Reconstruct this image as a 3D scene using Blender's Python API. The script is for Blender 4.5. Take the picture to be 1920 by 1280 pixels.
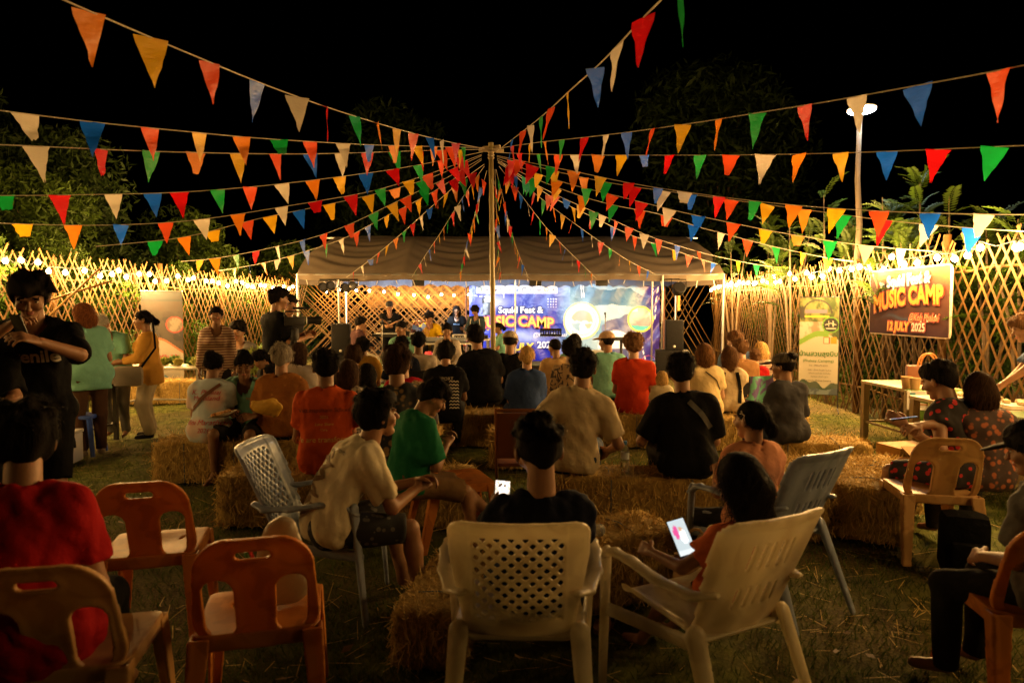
import bpy, bmesh, math, random
import numpy as np
from mathutils import Vector, Matrix
R = math.radians
rnd = random.Random(7)
sc = bpy.context.scene
for o in list(bpy.data.objects): bpy.data.objects.remove(o)
COL = sc.collection

# ------------------------------------------------------------ camera, world, exposure
F, CX, CY, HZ, CAMZ = 1280.0, 960.0, 640.0, 575.0, 1.6
PITCH = math.atan((CY - HZ) / F)
cd = bpy.data.cameras.new('camera'); cam = bpy.data.objects.new('camera', cd); COL.objects.link(cam)
cam.location = (0, 0, CAMZ); cam.rotation_euler = (math.pi / 2 - PITCH, 0, 0)
cd.sensor_width = 36; cd.lens = 36 * F / 1920; cd.clip_start = .05; cd.clip_end = 400
cd.dof.use_dof = True; cd.dof.focus_distance = 8.5; cd.dof.aperture_fstop = 2.8
sc.camera = cam
wd = bpy.data.worlds.new('World'); sc.world = wd; wd.use_nodes = True
wd.node_tree.nodes['Background'].inputs[0].default_value = (.0012, .0011, .0014, 1)
wd.node_tree.nodes['Background'].inputs[1].default_value = .6
sc.view_settings.view_transform = 'Standard'; sc.view_settings.look = 'None'
sc.view_settings.gamma = 1; sc.view_settings.use_curve_mapping = False
sc.view_settings.exposure = 1.4
sc.cycles.use_denoising = True
sc.cycles.max_bounces = 6; sc.cycles.diffuse_bounces = 2; sc.cycles.glossy_bounces = 2
sc.cycles.transmission_bounces = 4; sc.cycles.transparent_max_bounces = 8
sc.cycles.caustics_reflective = False; sc.cycles.caustics_refractive = False
sc.cycles.sample_clamp_indirect = 4
WARM = (1, .55, .165)
STRING_W = 31      # watts of each warm festoon bulb
FLOOD_W = 300       # watts of each white flood under the canopy
POLE_W = 13

_fw = np.array((0, math.cos(PITCH), -math.sin(PITCH))); _up = np.array((0, math.sin(PITCH), math.cos(PITCH)))
def P(px, py, Y):
    "the point seen at photo pixel (px, py) that stands Y metres in front of the camera"
    d = np.array(((px - CX) / F, 0, 0)) + _fw + _up * ((CY - py) / F)
    t = Y / d[1]
    return Vector((d[0] * t, Y, CAMZ + d[2] * t))
def proj(p):
    v = np.array((p[0], p[1], p[2] - CAMZ)); z = v @ _fw
    return CX + F * v[0] / z, CY - F * (v @ _up) / z
def ground(px, py):
    d = np.array(((px - CX) / F, 0, 0)) + _fw + _up * ((CY - py) / F)
    t = -CAMZ / d[2]
    return Vector((d[0] * t, d[1] * t, 0))

# ------------------------------------------------------------ scene graph helpers
def link(name, data, mats=None, parent=None, loc=None, rot=None):
    o = bpy.data.objects.new(name, data); COL.objects.link(o)
    if parent is not None: o.parent = parent
    if loc is not None: o.location = loc
    if rot is not None: o.rotation_euler = rot
    if mats is not None and data is not None:
        for m in (mats if isinstance(mats, (list, tuple)) else [mats]):
            data.materials.append(m)
    return o
def tag(o, label=None, cat=None, group=None, kind=None):
    if label: o['label'] = label
    if cat: o['category'] = cat
    if group: o['group'] = group
    if kind: o['kind'] = kind
    return o
def thing(name, label, cat, loc=(0, 0, 0), rz=0, group=None):
    o = link(name, None); o.location = loc; o.rotation_euler = (0, 0, R(rz)); o.empty_display_size = .1
    return tag(o, label, cat, group)
def dup(root, loc=None, rz=None, label=None, group=None):
    r = root.copy(); COL.objects.link(r)
    for c in root.children:
        d = c.copy(); COL.objects.link(d); d.parent = r
        for g in c.children:
            e = g.copy(); COL.objects.link(e); e.parent = d
    if loc is not None: r.location = loc
    if rz is not None: r.rotation_euler = (0, 0, R(rz))
    if label: r['label'] = label
    if group: r['group'] = group
    return r

# ------------------------------------------------------------ materials
_mc = {}
def mat(name, col, rough=.6, metal=0, var=.12, vs=9, bump=0, bs=60, trans=0, emit=0, ecol=None, sheen=0, spec=.5,
        col2=None, pat=None, ps=20, bd=.01, glass=0, stretch=None, sss=0):
    key = (name, tuple(col), rough, metal, trans, emit, pat, ps, col2)
    if key in _mc: return _mc[key]
    m = bpy.data.materials.new(name); _mc[key] = m; m.use_nodes = True
    nt = m.node_tree; N = nt.nodes; L = nt.links; N.clear()
    out = N.new('ShaderNodeOutputMaterial'); b = N.new('ShaderNodeBsdfPrincipled')
    tc = N.new('ShaderNodeTexCoord'); mp = N.new('ShaderNodeMapping'); L.new(tc.outputs['Object'], mp.inputs[0])
    if stretch: mp.inputs['Scale'].default_value = stretch
    no = N.new('ShaderNodeTexNoise'); no.inputs['Scale'].default_value = vs; no.inputs['Detail'].default_value = 4
    L.new(mp.outputs[0], no.inputs['Vector'])
    mx = N.new('ShaderNodeMix'); mx.data_type = 'RGBA'
    c = np.array(col[:3])
    mx.inputs[6].default_value = (*np.clip(c * (1 - var), 0, 1), 1); mx.inputs[7].default_value = (*np.clip(c * (1 + var), 0, 1), 1)
    L.new(no.outputs[0], mx.inputs[0]); colout = mx.outputs[2]
    if pat:
        m2 = N.new('ShaderNodeMix'); m2.data_type = 'RGBA'
        L.new(colout, m2.inputs[6]); m2.inputs[7].default_value = (*col2[:3], 1)
        if pat in ('dots', 'flower'):
            v = N.new('ShaderNodeTexVoronoi'); v.inputs['Scale'].default_value = ps; L.new(mp.outputs[0], v.inputs['Vector'])
            fac = v.outputs['Distance']
            r = N.new('ShaderNodeValToRGB'); r.color_ramp.interpolation = 'CONSTANT' if pat == 'dots' else 'LINEAR'
            e = r.color_ramp.elements; e[0].color = (1, 1, 1, 1); e[1].color = (0, 0, 0, 1)
            e[0].position = 0; e[1].position = .3 if pat == 'dots' else .45
            if pat == 'flower': e.new(.3).color = (1, 1, 1, 1)
        elif pat == 'stripe':
            v = N.new('ShaderNodeTexWave'); v.bands_direction = 'Z'; v.inputs['Scale'].default_value = ps; v.inputs['Distortion'].default_value = .6
            L.new(mp.outputs[0], v.inputs['Vector']); fac = v.outputs['Fac']; r = N.new('ShaderNodeValToRGB')
            r.color_ramp.elements[0].position = .45; r.color_ramp.elements[1].position = .55
        else:
            v = N.new('ShaderNodeTexNoise'); v.inputs['Scale'].default_value = ps; v.inputs['Distortion'].default_value = 1.5
            L.new(mp.outputs[0], v.inputs['Vector']); fac = v.outputs[0]; r = N.new('ShaderNodeValToRGB')
            r.color_ramp.elements[0].position = .5; r.color_ramp.elements[1].position = .56
        L.new(fac, r.inputs[0]); L.new(r.outputs[0], m2.inputs[0]); colout = m2.outputs[2]
    L.new(colout, b.inputs['Base Color'])
    b.inputs['Roughness'].default_value = rough; b.inputs['Metallic'].default_value = metal
    b.inputs['Specular IOR Level'].default_value = spec
    if sheen: b.inputs['Sheen Weight'].default_value = sheen
    if glass: b.inputs['Transmission Weight'].default_value = glass; b.inputs['IOR'].default_value = 1.3
    if sss: b.inputs['Subsurface Weight'].default_value = sss; b.inputs['Subsurface Radius'].default_value = (.02, .008, .004)
    if bump:
        n2 = N.new('ShaderNodeTexNoise'); n2.inputs['Scale'].default_value = bs; n2.inputs['Detail'].default_value = 3
        L.new(mp.outputs[0], n2.inputs['Vector'])
        bp = N.new('ShaderNodeBump'); bp.inputs['Strength'].default_value = bump; bp.inputs['Distance'].default_value = bd
        L.new(n2.outputs[0], bp.inputs['Height']); L.new(bp.outputs[0], b.inputs['Normal'])
    sh = b.outputs[0]
    if emit:
        b.inputs['Emission Color'].default_value = (*(ecol or col)[:3], 1); b.inputs['Emission Strength'].default_value = emit
    if trans:
        t = N.new('ShaderNodeBsdfTranslucent'); L.new(colout, t.inputs[0])
        ms = N.new('ShaderNodeMixShader'); ms.inputs[0].default_value = trans
        L.new(sh, ms.inputs[1]); L.new(t.outputs[0], ms.inputs[2]); sh = ms.outputs[0]
    L.new(sh, out.inputs[0])
    return m
def attr_mat(name, rough=.5, bump=0, emit=0, trans=0, spec=.5):
    m = bpy.data.materials.new(name); m.use_nodes = True; N = m.node_tree.nodes; L = m.node_tree.links
    b = N['Principled BSDF']; a = N.new('ShaderNodeAttribute'); a.attribute_name = 'print'
    L.new(a.outputs['Color'], b.inputs['Base Color']); b.inputs['Roughness'].default_value = rough
    b.inputs['Specular IOR Level'].default_value = spec
    if emit: L.new(a.outputs['Color'], b.inputs['Emission Color']); b.inputs['Emission Strength'].default_value = emit
    if bump:
        tc = N.new('ShaderNodeTexCoord'); n2 = N.new('ShaderNodeTexNoise'); n2.inputs['Scale'].default_value = 3; n2.inputs['Detail'].default_value = 5
        n2.inputs['Distortion'].default_value = 1.2
        L.new(tc.outputs['Object'], n2.inputs['Vector']); bp = N.new('ShaderNodeBump'); bp.inputs['Strength'].default_value = bump; bp.inputs['Distance'].default_value = .05
        L.new(n2.outputs[0], bp.inputs['Height']); L.new(bp.outputs[0], b.inputs['Normal'])
    return m

# ------------------------------------------------------------ mesh building
def np_mesh(name, V, Q, mi=None, smooth=True):
    "mesh from an (n,3) array and an (m,4) or (m,3) array"
    me = bpy.data.meshes.new(name); V = np.asarray(V, np.float32); Q = np.asarray(Q, np.int32)
    k = Q.shape[1] if len(Q) else 4
    me.vertices.add(len(V)); me.vertices.foreach_set('co', V.ravel())
    me.loops.add(Q.size); me.loops.foreach_set('vertex_index', Q.ravel())
    me.polygons.add(len(Q)); me.polygons.foreach_set('loop_start', np.arange(len(Q), dtype=np.int32) * k)
    me.polygons.foreach_set('loop_total', np.full(len(Q), k, np.int32))
    if mi is not None: me.polygons.foreach_set('material_index', np.asarray(mi, np.int32))
    me.polygons.foreach_set('use_smooth', np.full(len(Q), smooth))
    me.update(calc_edges=True); me.validate()
    return me
def frame_of(d):
    d = Vector(d).normalized(); a = Vector((0, 0, 1)) if abs(d.z) < .95 else Vector((1, 0, 0))
    u = d.cross(a).normalized(); return u, d.cross(u).normalized(), d
class MB:
    "collects shapes into ONE mesh"
    def __init__(s): s.v = []; s.f = []; s.m = []; s.i = 0
    def mi(s, i): s.i = i; return s
    def _add(s, vs, fs):
        n = len(s.v); s.v += [tuple(v) for v in vs]; s.f += [tuple(n + j for j in f) for f in fs]; s.m += [s.i] * len(fs); return s
    def box(s, c, h, bev=0, rz=0, M=None):
        "centre, half sizes"
        hx, hy, hz = h; b = min(bev, hx * .9, hy * .9, hz * .9)
        T = M or Matrix.Rotation(R(rz), 4, 'Z')
        if b <= 0:
            vs = [(x * hx, y * hy, z * hz) for x in (-1, 1) for y in (-1, 1) for z in (-1, 1)]
            fs = [(0, 1, 3, 2), (4, 6, 7, 5), (0, 4, 5, 1), (2, 3, 7, 6), (0, 2, 6, 4), (1, 5, 7, 3)]
        else:
            bm = bmesh.new(); bmesh.ops.create_cube(bm, size=2)
            for v in bm.verts: v.co = (v.co.x * hx, v.co.y * hy, v.co.z * hz)
            bmesh.ops.bevel(bm, geom=bm.edges[:], offset=b, segments=2, affect='EDGES', profile=.6)
            bm.verts.index_update(); vs = [v.co[:] for v in bm.verts]; fs = [[v.index for v in f.verts] for f in bm.faces]; bm.free()
        return s._add([T @ Vector(v) + Vector(c) for v in vs], fs)
    def tube(s, pts, r, n=8, cap=True):
        pts = [Vector(p) for p in pts]; rs = r if isinstance(r, (list, tuple)) else [r] * len(pts)
        vs = []; fs = []; u = None
        for i, p in enumerate(pts):
            d = (pts[min(i + 1, len(pts) - 1)] - pts[max(i - 1, 0)])
            d = d.normalized() if d.length > 1e-9 else Vector((0, 0, 1))
            if u is None: u = frame_of(d)[0]
            u = (u - d * u.dot(d)).normalized(); w = d.cross(u)
            for k in range(n):
                a = 2 * math.pi * k / n; vs.append(p + (u * math.cos(a) + w * math.sin(a)) * rs[i])
        for i in range(len(pts) - 1):
            for k in range(n):
                a, b = i * n + k, i * n + (k + 1) % n; fs.append((a, b, b + n, a + n))
        if cap: fs.append(tuple(range(n - 1, -1, -1))); fs.append(tuple(range((len(pts) - 1) * n, len(pts) * n)))
        return s._add(vs, fs)
    def lathe(s, prof, c=(0, 0, 0), n=16, M=None):
        "profile of (radius, z)"
        vs = []; fs = []; T = M or Matrix()
        for r, z in prof:
            for k in range(n):
                a = 2 * math.pi * k / n; vs.append(T @ Vector((r * math.cos(a), r * math.sin(a), z)) + Vector(c))
        for i in range(len(prof) - 1):
            for k in range(n):
                a, b = i * n + k, i * n + (k + 1) % n; fs.append((a, b, b + n, a + n))
        fs.append(tuple(range(n - 1, -1, -1))); fs.append(tuple(range((len(prof) - 1) * n, len(prof) * n)))
        return s._add(vs, fs)
    def poly(s, vs): return s._add(vs, [tuple(range(len(vs)))])
    def prism(s, out, th, M=None):
        "outline in local xz, thickness along y"
        n = len(out); T = M or Matrix()
        vs = [T @ Vector((x, -th / 2, z)) for x, z in out] + [T @ Vector((x, th / 2, z)) for x, z in out]
        fs = [tuple(range(n)), tuple(range(2 * n - 1, n - 1, -1))] + [(i, i + n, (i + 1) % n + n, (i + 1) % n) for i in range(n)]
        return s._add(vs, fs)
    def mesh(s, name, smooth=True, ang=40):
        me = bpy.data.meshes.new(name); me.from_pydata(s.v, [], s.f)
        me.polygons.foreach_set('material_index', s.m)
        bm = bmesh.new(); bm.from_mesh(me); bmesh.ops.recalc_face_normals(bm, faces=bm.faces[:]); bm.to_mesh(me); bm.free()
        me.polygons.foreach_set('use_smooth', [smooth] * len(me.polygons))
        if smooth:
            try: me.set_sharp_from_angle(angle=R(ang))
            except Exception: pass
        return me
    def build(s, name, mats, parent=None, loc=None, rot=None, smooth=True):
        return link(name, s.mesh(name, smooth), mats, parent, loc, rot)
def text_mesh(txt, size, bold=0, align='CENTER', extrude=0, shear=0, space=1):
    c = bpy.data.curves.new('lettering', 'FONT'); c.body = txt; c.size = size; c.align_x = align; c.align_y = 'CENTER'
    c.offset = bold; c.extrude = extrude; c.shear = shear; c.space_character = space; c.resolution_u = 3
    o = bpy.data.objects.new('lettering', c); COL.objects.link(o)
    dg = bpy.context.evaluated_depsgraph_get(); me = bpy.data.meshes.new_from_object(o.evaluated_get(dg))
    bpy.data.objects.remove(o); me.materials.clear(); return me

# ------------------------------------------------------------ signed-distance modelling (smooth unions, meshed with surface nets)
_E = [(0, 1), (2, 3), (4, 5), (6, 7), (0, 2), (1, 3), (4, 6), (5, 7), (0, 4), (1, 5), (2, 6), (3, 7)]
_C = np.array([(i >> 2 & 1, i >> 1 & 1, i & 1) for i in range(8)])
def nets(g, lo, v):
    s = g < 0; n = g.shape
    cnt = sum(s[c[0]:n[0] - 1 + c[0], c[1]:n[1] - 1 + c[1], c[2]:n[2] - 1 + c[2]].astype(np.int8) for c in _C)
    act = np.argwhere((cnt > 0) & (cnt < 8))
    if not len(act): return np.zeros((0, 3)), np.zeros((0, 4), int)
    vals = np.stack([g[act[:, 0] + c[0], act[:, 1] + c[1], act[:, 2] + c[2]] for c in _C], 1).astype(float)
    acc = np.zeros((len(act), 3)); num = np.zeros(len(act))
    for a, b in _E:
        m = (vals[:, a] < 0) != (vals[:, b] < 0)
        t = np.clip(vals[m, a] / (vals[m, a] - vals[m, b] + 1e-12), .02, .98)
        acc[m] += _C[a] + (_C[b] - _C[a]) * t[:, None]; num[m] += 1
    V = (act + acc / num[:, None]) * v + lo
    idx = np.full(np.array(n) - 1, -1, np.int32); idx[act[:, 0], act[:, 1], act[:, 2]] = np.arange(len(act))
    Q = []
    for ax in range(3):
        b, c = (ax + 1) % 3, (ax + 2) % 3
        sl0 = [slice(1, -1)] * 3; sl1 = [slice(1, -1)] * 3
        sl0[ax] = slice(0, -1); sl1[ax] = slice(1, None)
        A = s[tuple(sl0)]; B = s[tuple(sl1)]
        e = np.argwhere(A != B); e0 = A[e[:, 0], e[:, 1], e[:, 2]]
        off = np.array([1, 1, 1]); off[ax] = 0; e = e + off
        def cell(db, dc):
            q = e.copy(); q[:, b] -= db; q[:, c] -= dc
            q[:, ax] = np.minimum(q[:, ax], n[ax] - 2)
            return idx[q[:, 0], q[:, 1], q[:, 2]]
        f = np.stack([cell(1, 1), cell(0, 1), cell(0, 0), cell(1, 0)], 1)
        f[~e0] = f[~e0][:, ::-1]; Q.append(f)
    Q = np.concatenate(Q); return V, Q[(Q >= 0).all(1)]
def nrm(v): v = np.asarray(v, float); return v / (np.linalg.norm(v) + 1e-12)
I3 = np.eye(3)
class Sdf:
    def __init__(s): s.p = []
    def cone(s, a, b, ra, rb, k=.02, M=None, sq=1.0, cap=False):
        s.p.append(('c', np.asarray(a, float), np.asarray(b, float), ra, rb, k, M, sq, cap)); return s
    def ell(s, c, r, k=.02, M=None): s.p.append(('e', np.asarray(c, float), np.asarray(r, float), k, I3 if M is None else M)); return s
    def mesh(s, v, post=None, pad=.02):
        lo = np.full(3, 1e9); hi = -lo
        bb = []
        for p in s.p:
            if p[0] == 'c':
                r = max(p[3], p[4]) * max(1, p[7]); l = np.minimum(p[1], p[2]) - r; h = np.maximum(p[1], p[2]) + r
            else:
                r = np.abs(p[4]) @ p[2]; l = p[1] - r; h = p[1] + r
            bb.append((l, h)); lo = np.minimum(lo, l); hi = np.maximum(hi, h)
        lo = lo - pad - 2 * v; n = np.ceil((hi + pad + 2 * v - lo) / v).astype(int) + 1
        g = np.full(n, 9., np.float32); ax = [(lo[i] + v * np.arange(n[i])).astype(np.float32) for i in range(3)]
        for p, (l, h) in zip(s.p, bb):
            k = p[5] if p[0] == 'c' else p[3]; m = k + pad + 2 * v
            a = np.maximum(np.floor((l - m - lo) / v).astype(int), 0); b = np.minimum(np.ceil((h + m - lo) / v).astype(int) + 1, n)
            sl = tuple(slice(a[i], b[i]) for i in range(3))
            X = ax[0][sl[0]][:, None, None]; Y = ax[1][sl[1]][None, :, None]; Z = ax[2][sl[2]][None, None, :]
            if p[0] == 'c':
                A, B, ra, rb, _, M, q, cap = p[1:]
                x, y, z = X - A[0], Y - A[1], Z - A[2]; d = B - A
                if M is not None:
                    x, y, z = (x * M[0, j] + y * M[1, j] + z * M[2, j] for j in range(3))
                    d = M.T @ d; y = y / q; d = np.array((d[0], d[1] / q, d[2]))
                dd = d @ d + 1e-12; raw = (x * d[0] + y * d[1] + z * d[2]) / dd; t = np.clip(raw, 0, 1)
                D = np.sqrt((x - t * d[0]) ** 2 + (y - t * d[1]) ** 2 + (z - t * d[2]) ** 2) - (ra + (rb - ra) * t)
                if q != 1: D = D * (.5 + .5 * q)
                if cap: D = np.maximum(D, (raw - 1) * math.sqrt(dd))
            else:
                C, r, _, M = p[1:]
                x, y, z = X - C[0], Y - C[1], Z - C[2]
                x, y, z = ((x * M[0, j] + y * M[1, j] + z * M[2, j]) / r[j] for j in range(3))
                k0 = np.sqrt(x * x + y * y + z * z); k1 = np.sqrt((x / r[0]) ** 2 + (y / r[1]) ** 2 + (z / r[2]) ** 2) + 1e-9
                D = k0 * (k0 - 1) / k1
            G = g[sl]
            if k > 0:
                hh = np.clip(.5 + .5 * (G - D) / k, 0, 1); g[sl] = G + (D - G) * hh - k * hh * (1 - hh)
            else: g[sl] = np.minimum(G, D)
        if post is not None:
            g = post(g, ax[0][:, None, None], ax[1][None, :, None], ax[2][None, None, :]).astype(np.float32)
        return nets(g, lo, v)
def folds(seed, amp, fr):
    q = np.random.RandomState(seed)
    D = [(nrm(q.normal(size=3) * (1, 1, .55)), fr * q.uniform(.6, 1.9), q.uniform(0, 6.28)) for _ in range(5)]
    def f(X, Y, Z):
        w = 0
        for i, (d, k, ph) in enumerate(D):
            e = D[(i + 2) % 5]
            a = k * (d[0] * X + d[1] * Y + d[2] * Z) + ph + 1.3 * np.sin(.45 * k * (e[0][0] * X + e[0][1] * Y + e[0][2] * Z) + e[2])
            w = w + (1 - 2 * np.abs(np.sin(a * .5)) ** .7) * .5
        return amp * w / 1.6
    return f
# ------------------------------------------------------------ ground
def grid_mesh(x0, x1, y0, y1, nx, ny, fz):
    xs = np.linspace(x0, x1, nx); ys = np.linspace(y0, y1, ny); X, Y = np.meshgrid(xs, ys, indexing='ij')
    V = np.stack([X, Y, fz(X, Y)], -1).reshape(-1, 3)
    i = np.arange(nx - 1)[:, None] * ny + np.arange(ny - 1)[None]
    Q = np.stack([i, i + ny, i + ny + 1, i + 1], -1).reshape(-1, 4); return V, Q
def gz(X, Y): return .012 * np.sin(X * 1.7 + Y * .6) * np.sin(Y * 1.3 - X * .4) + .006 * np.sin(X * 5.1) * np.sin(Y * 4.3) - .02
def ground_mat():
    m = bpy.data.materials.new('trampled_turf'); m.use_nodes = True; N = m.node_tree.nodes; L = m.node_tree.links; b = N['Principled BSDF']
    tc = N.new('ShaderNodeTexCoord')
    def noi(s, d=5):
        n = N.new('ShaderNodeTexNoise'); n.inputs['Scale'].default_value = s; n.inputs['Detail'].default_value = d; L.new(tc.outputs['Object'], n.inputs['Vector']); return n
    a, c, e = noi(.7), noi(9), noi(70, 3)
    r = N.new('ShaderNodeValToRGB'); L.new(c.outputs[0], r.inputs[0]); el = r.color_ramp.elements
    el[0].position = .35; el[0].color = (.045, .052, .012, 1); el[1].position = .7; el[1].color = (.135, .145, .03, 1)
    r2 = N.new('ShaderNodeValToRGB'); L.new(e.outputs[0], r2.inputs[0]); q = r2.color_ramp.elements
    q[0].position = .35; q[0].color = (.05, .036, .015, 1); q[1].position = .75; q[1].color = (.20, .155, .06, 1)
    mx = N.new('ShaderNodeMix'); mx.data_type = 'RGBA'; r3 = N.new('ShaderNodeValToRGB'); L.new(a.outputs[0], r3.inputs[0])
    r3.color_ramp.elements[0].position = .42; r3.color_ramp.elements[1].position = .62
    L.new(r3.outputs[0], mx.inputs[0]); L.new(r.outputs[0], mx.inputs[6]); L.new(r2.outputs[0], mx.inputs[7])
    L.new(mx.outputs[2], b.inputs['Base Color']); b.inputs['Roughness'].default_value = .95; b.inputs['Specular IOR Level'].default_value = .1
    bp = N.new('ShaderNodeBump'); bp.inputs['Strength'].default_value = .5; bp.inputs['Distance'].default_value = .015
    L.new(e.outputs[0], bp.inputs['Height']); L.new(bp.outputs[0], b.inputs['Normal']); return m
V, Q = grid_mesh(-9, 9, -3, 24, 140, 210, gz)
tag(link('ground', np_mesh('ground', V, Q), ground_mat()), 'trampled grass and bare earth of the festival yard', kind='structure')
far = MB()
far.poly([(-150, -60, -.06), (150, -60, -.06), (150, 250, -.06), (-150, 250, -.06)])
tag(far.build('terrain', mat('dark_soil', (.05, .05, .025), .95)), 'dark ground beyond the fenced yard', kind='structure')
# sky: a night dome
dm = MB(); dm.lathe([(300 * math.cos(a), 300 * math.sin(a) - 2) for a in np.linspace(0, math.pi / 2 * .99, 10)], n=32)
sky = dm.build('sky', mat('night_sky', (.001, .001, .0012), 1, var=.3, vs=.01, spec=0)); tag(sky, 'black night sky over the yard', kind='structure')
sky.visible_shadow = True

def blades(n, reg, hmin, hmax, w, seed, lie=False):
    q = np.random.RandomState(seed); x = q.uniform(reg[0], reg[1], n)
    y = reg[2] + (reg[3] - reg[2]) * q.uniform(0, 1, n) ** 1.6
    keep = np.abs(x) < y * .82 + 1.2; x, y = x[keep], y[keep]
    dens = .5 + .5 * np.sin(x * 1.9 + 1.3 * np.sin(y * 1.1)) * np.sin(y * 1.6 + np.sin(x * .9))
    keep = q.uniform(0, 1, len(x)) < .35 + .65 * dens; x, y = x[keep], y[keep]; n = len(x)
    z = gz(x, y); a = q.uniform(0, 6.28, n); h = q.uniform(hmin, hmax, n); d = np.stack([np.cos(a), np.sin(a), 0 * a], 1)
    b = q.uniform(0, 6.28, n); ln = np.stack([np.cos(b), np.sin(b), 0 * b], 1)
    base = np.stack([x, y, z], 1)
    if lie:
        ln = ln * h[:, None]; ln[:, 2] = q.uniform(-.01, .03, n); s = np.stack([-np.sin(b), np.cos(b), 0 * b], 1) * w
        base[:, 2] += .008
        V = np.stack([base - s, base + s, base + ln + s * .7, base + ln - s * .7], 1).reshape(-1, 3)
        return V, np.arange(n * 4).reshape(-1, 4)
    tip = base + ln * (h * .7)[:, None] + np.array((0, 0, 1)) * h[:, None]
    V = np.stack([base - d * w, base + d * w, tip], 1).reshape(-1, 3); return V, np.arange(n * 3).reshape(-1, 3)
GR = mat('grass_blade', (.088, .120, .020), .8, var=.5, vs=3, trans=.25, spec=.2)
STRAW = mat('straw', (.55, .38, .13), .75, var=.45, vs=14, trans=.1, spec=.25)
V, Q = blades(120000, (-8, 8, 2.2, 17), .02, .055, .0035, 1)
tag(link('grass', np_mesh('grass', V, Q, smooth=False), GR), 'short worn grass covering the yard', 'grass', kind='stuff')
V, Q = blades(60000, (-5.5, 5.5, 2.3, 7), .025, .06, .003, 12)
tag(link('grass', np_mesh('grass', V, Q, smooth=False), GR), 'longer grass tufts between the near chairs', 'grass', kind='stuff')
V, Q = blades(6000, (-7, 6, 2.4, 13), .05, .2, .0025, 3, lie=True)
tag(link('loose_straw', np_mesh('loose_straw', V, Q, smooth=False), STRAW), 'loose straw scattered over the trodden grass', 'straw', kind='stuff')
q = np.random.RandomState(9); lv = MB()
for _ in range(90):
    y = 2.6 + 6 * q.rand(); x = q.uniform(-.8, .8) * y; a = q.uniform(0, 6.28); r = q.uniform(.02, .045)
    u = Vector((math.cos(a), math.sin(a), .1)) * r; w = Vector((-math.sin(a), math.cos(a), .25)) * r * .5; c = Vector((x, y, .012))
    lv.poly([c - u, c - w * .8, c + u, c + w])
tag(lv.build('fallen_leaves', mat('dry_leaf', (.22, .13, .05), .7, var=.4), smooth=False), 'dry fallen leaves lying on the grass', 'leaves', kind='stuff')

# ------------------------------------------------------------ bamboo lattice fences
BAM = [mat('split_bamboo', c, .6, spec=.12, var=.3, vs=4, bump=.2, bs=30, stretch=(6, 6, 1)) for c in ((.098, .050, .012), (.078, .038, .009), (.118, .065, .017))]
def slat_mesh(L, w, k):
    m = MB(); n = 6; pts = [(0, 0, L * i / n) for i in range(n + 1)]
    vs = []; fs = []
    for i in range(n + 1):
        z = L * i / n - L / 2; kx = .02 * math.sin(i * 1.7 + k) * .3; ww = w * (1 + .12 * math.sin(i * 2.3 + k))
        for (x, y) in ((-1, 0), (-.5, .5), (.5, .5), (1, 0), (0, -.15)): vs.append((x * ww + kx, y * ww * .8, z))
    for i in range(n):
        for j in range(5): a, b = i * 5 + j, i * 5 + (j + 1) % 5; fs.append((a, b, b + 5, a + 5))
    fs += [(4, 3, 2, 1, 0), tuple(n * 5 + j for j in range(5))]
    return m._add(vs, fs)
_sl = {}
def lattice(label, p0, p1, z0, z1, pitch, ang, w, seed, posts=True, lean=0, group='bamboo lattice fences round the yard'):
    q = random.Random(seed); p0 = Vector((*p0, 0)); p1 = Vector((*p1, 0)); d = p1 - p0; L = d.length; d.normalize(); rz = math.degrees(math.atan2(d.y, d.x))
    t = thing('bamboo_fence', label, 'fence', p0, rz, group); h = z1 - z0; sl = h / math.sin(R(ang))
    key = round(sl, 2), w
    if key not in _sl:
        _sl[key] = []
        for k in range(6):
            me = slat_mesh(sl, w, k * 2.1).mesh('bamboo_slat'); me.materials.append(BAM[k % 3]); _sl[key].append(me)
    run = h / math.tan(R(ang)); n = int((L + run) / pitch)
    for s in (-1, 1):
        for i in range(n):
            u = -run / 2 + pitch * i + q.uniform(-.025, .025) + (pitch / 2 if s > 0 else 0)
            if u < -.05 or u > L + .05: continue
            o = link('bamboo_slat', _sl[key][q.randrange(6)], None, t, (u, .016 * s, z0 + h / 2 + q.uniform(-.07, .07)),
                     (R(q.uniform(-.8, .8)), R(s * (90 - ang) + q.uniform(-1.6, 1.6)), 0))
            o.scale = (1, 1, q.uniform(.95, 1.04))
    if posts:
        m = None
        for i in range(int(L / 2.2) + 1):
            b = MB(); b.tube([(0, .07, -.05), (q.uniform(-.02, .02), .07, z1 * .6), (q.uniform(-.04, .04), .07, z1 + q.uniform(-.1, .12))], [.05, .047, .043], 9)
            b.build('post', BAM[1], t, (min(i * 2.2, L), 0, 0))
        for zz in (z0 + .35, z1 - .35):
            b = MB(); b.tube([(L * j / 10, .045, zz + .02 * math.sin(j * 1.9 + zz)) for j in range(11)], .016, 7); b.build('rail', BAM[2], t)
    t.rotation_euler[0] = R(lean); return t
FH = 2.33
lattice('bamboo lattice fence on the left beside the roll-up food banner', (-6.95, 8.2), (-6.85, 13.4), .03, FH + .05, .165, 57, .016, 1)
lattice('bamboo lattice fence running from the patterned-blouse woman back to the tent', (-6.8, 13.4), (-6.1, 19.5), .03, FH, .165, 58, .015, 2)
lattice('bamboo lattice fence on the left side just outside the view', (-6.9, .5), (-6.95, 8.0), .03, FH, .36, 57, .018, 6)
lattice('bamboo lattice fence between the festival sign board and the tall lamp pole', (5.62, 19), (5.2, 10.4), .03, FH, .16, 58, .015, 3)
lattice('bamboo lattice fence behind the food tables and the festival sign board', (5.2, 10.4), (4.98, 5.2), .03, FH + .03, .19, 57, .017, 4)
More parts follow.
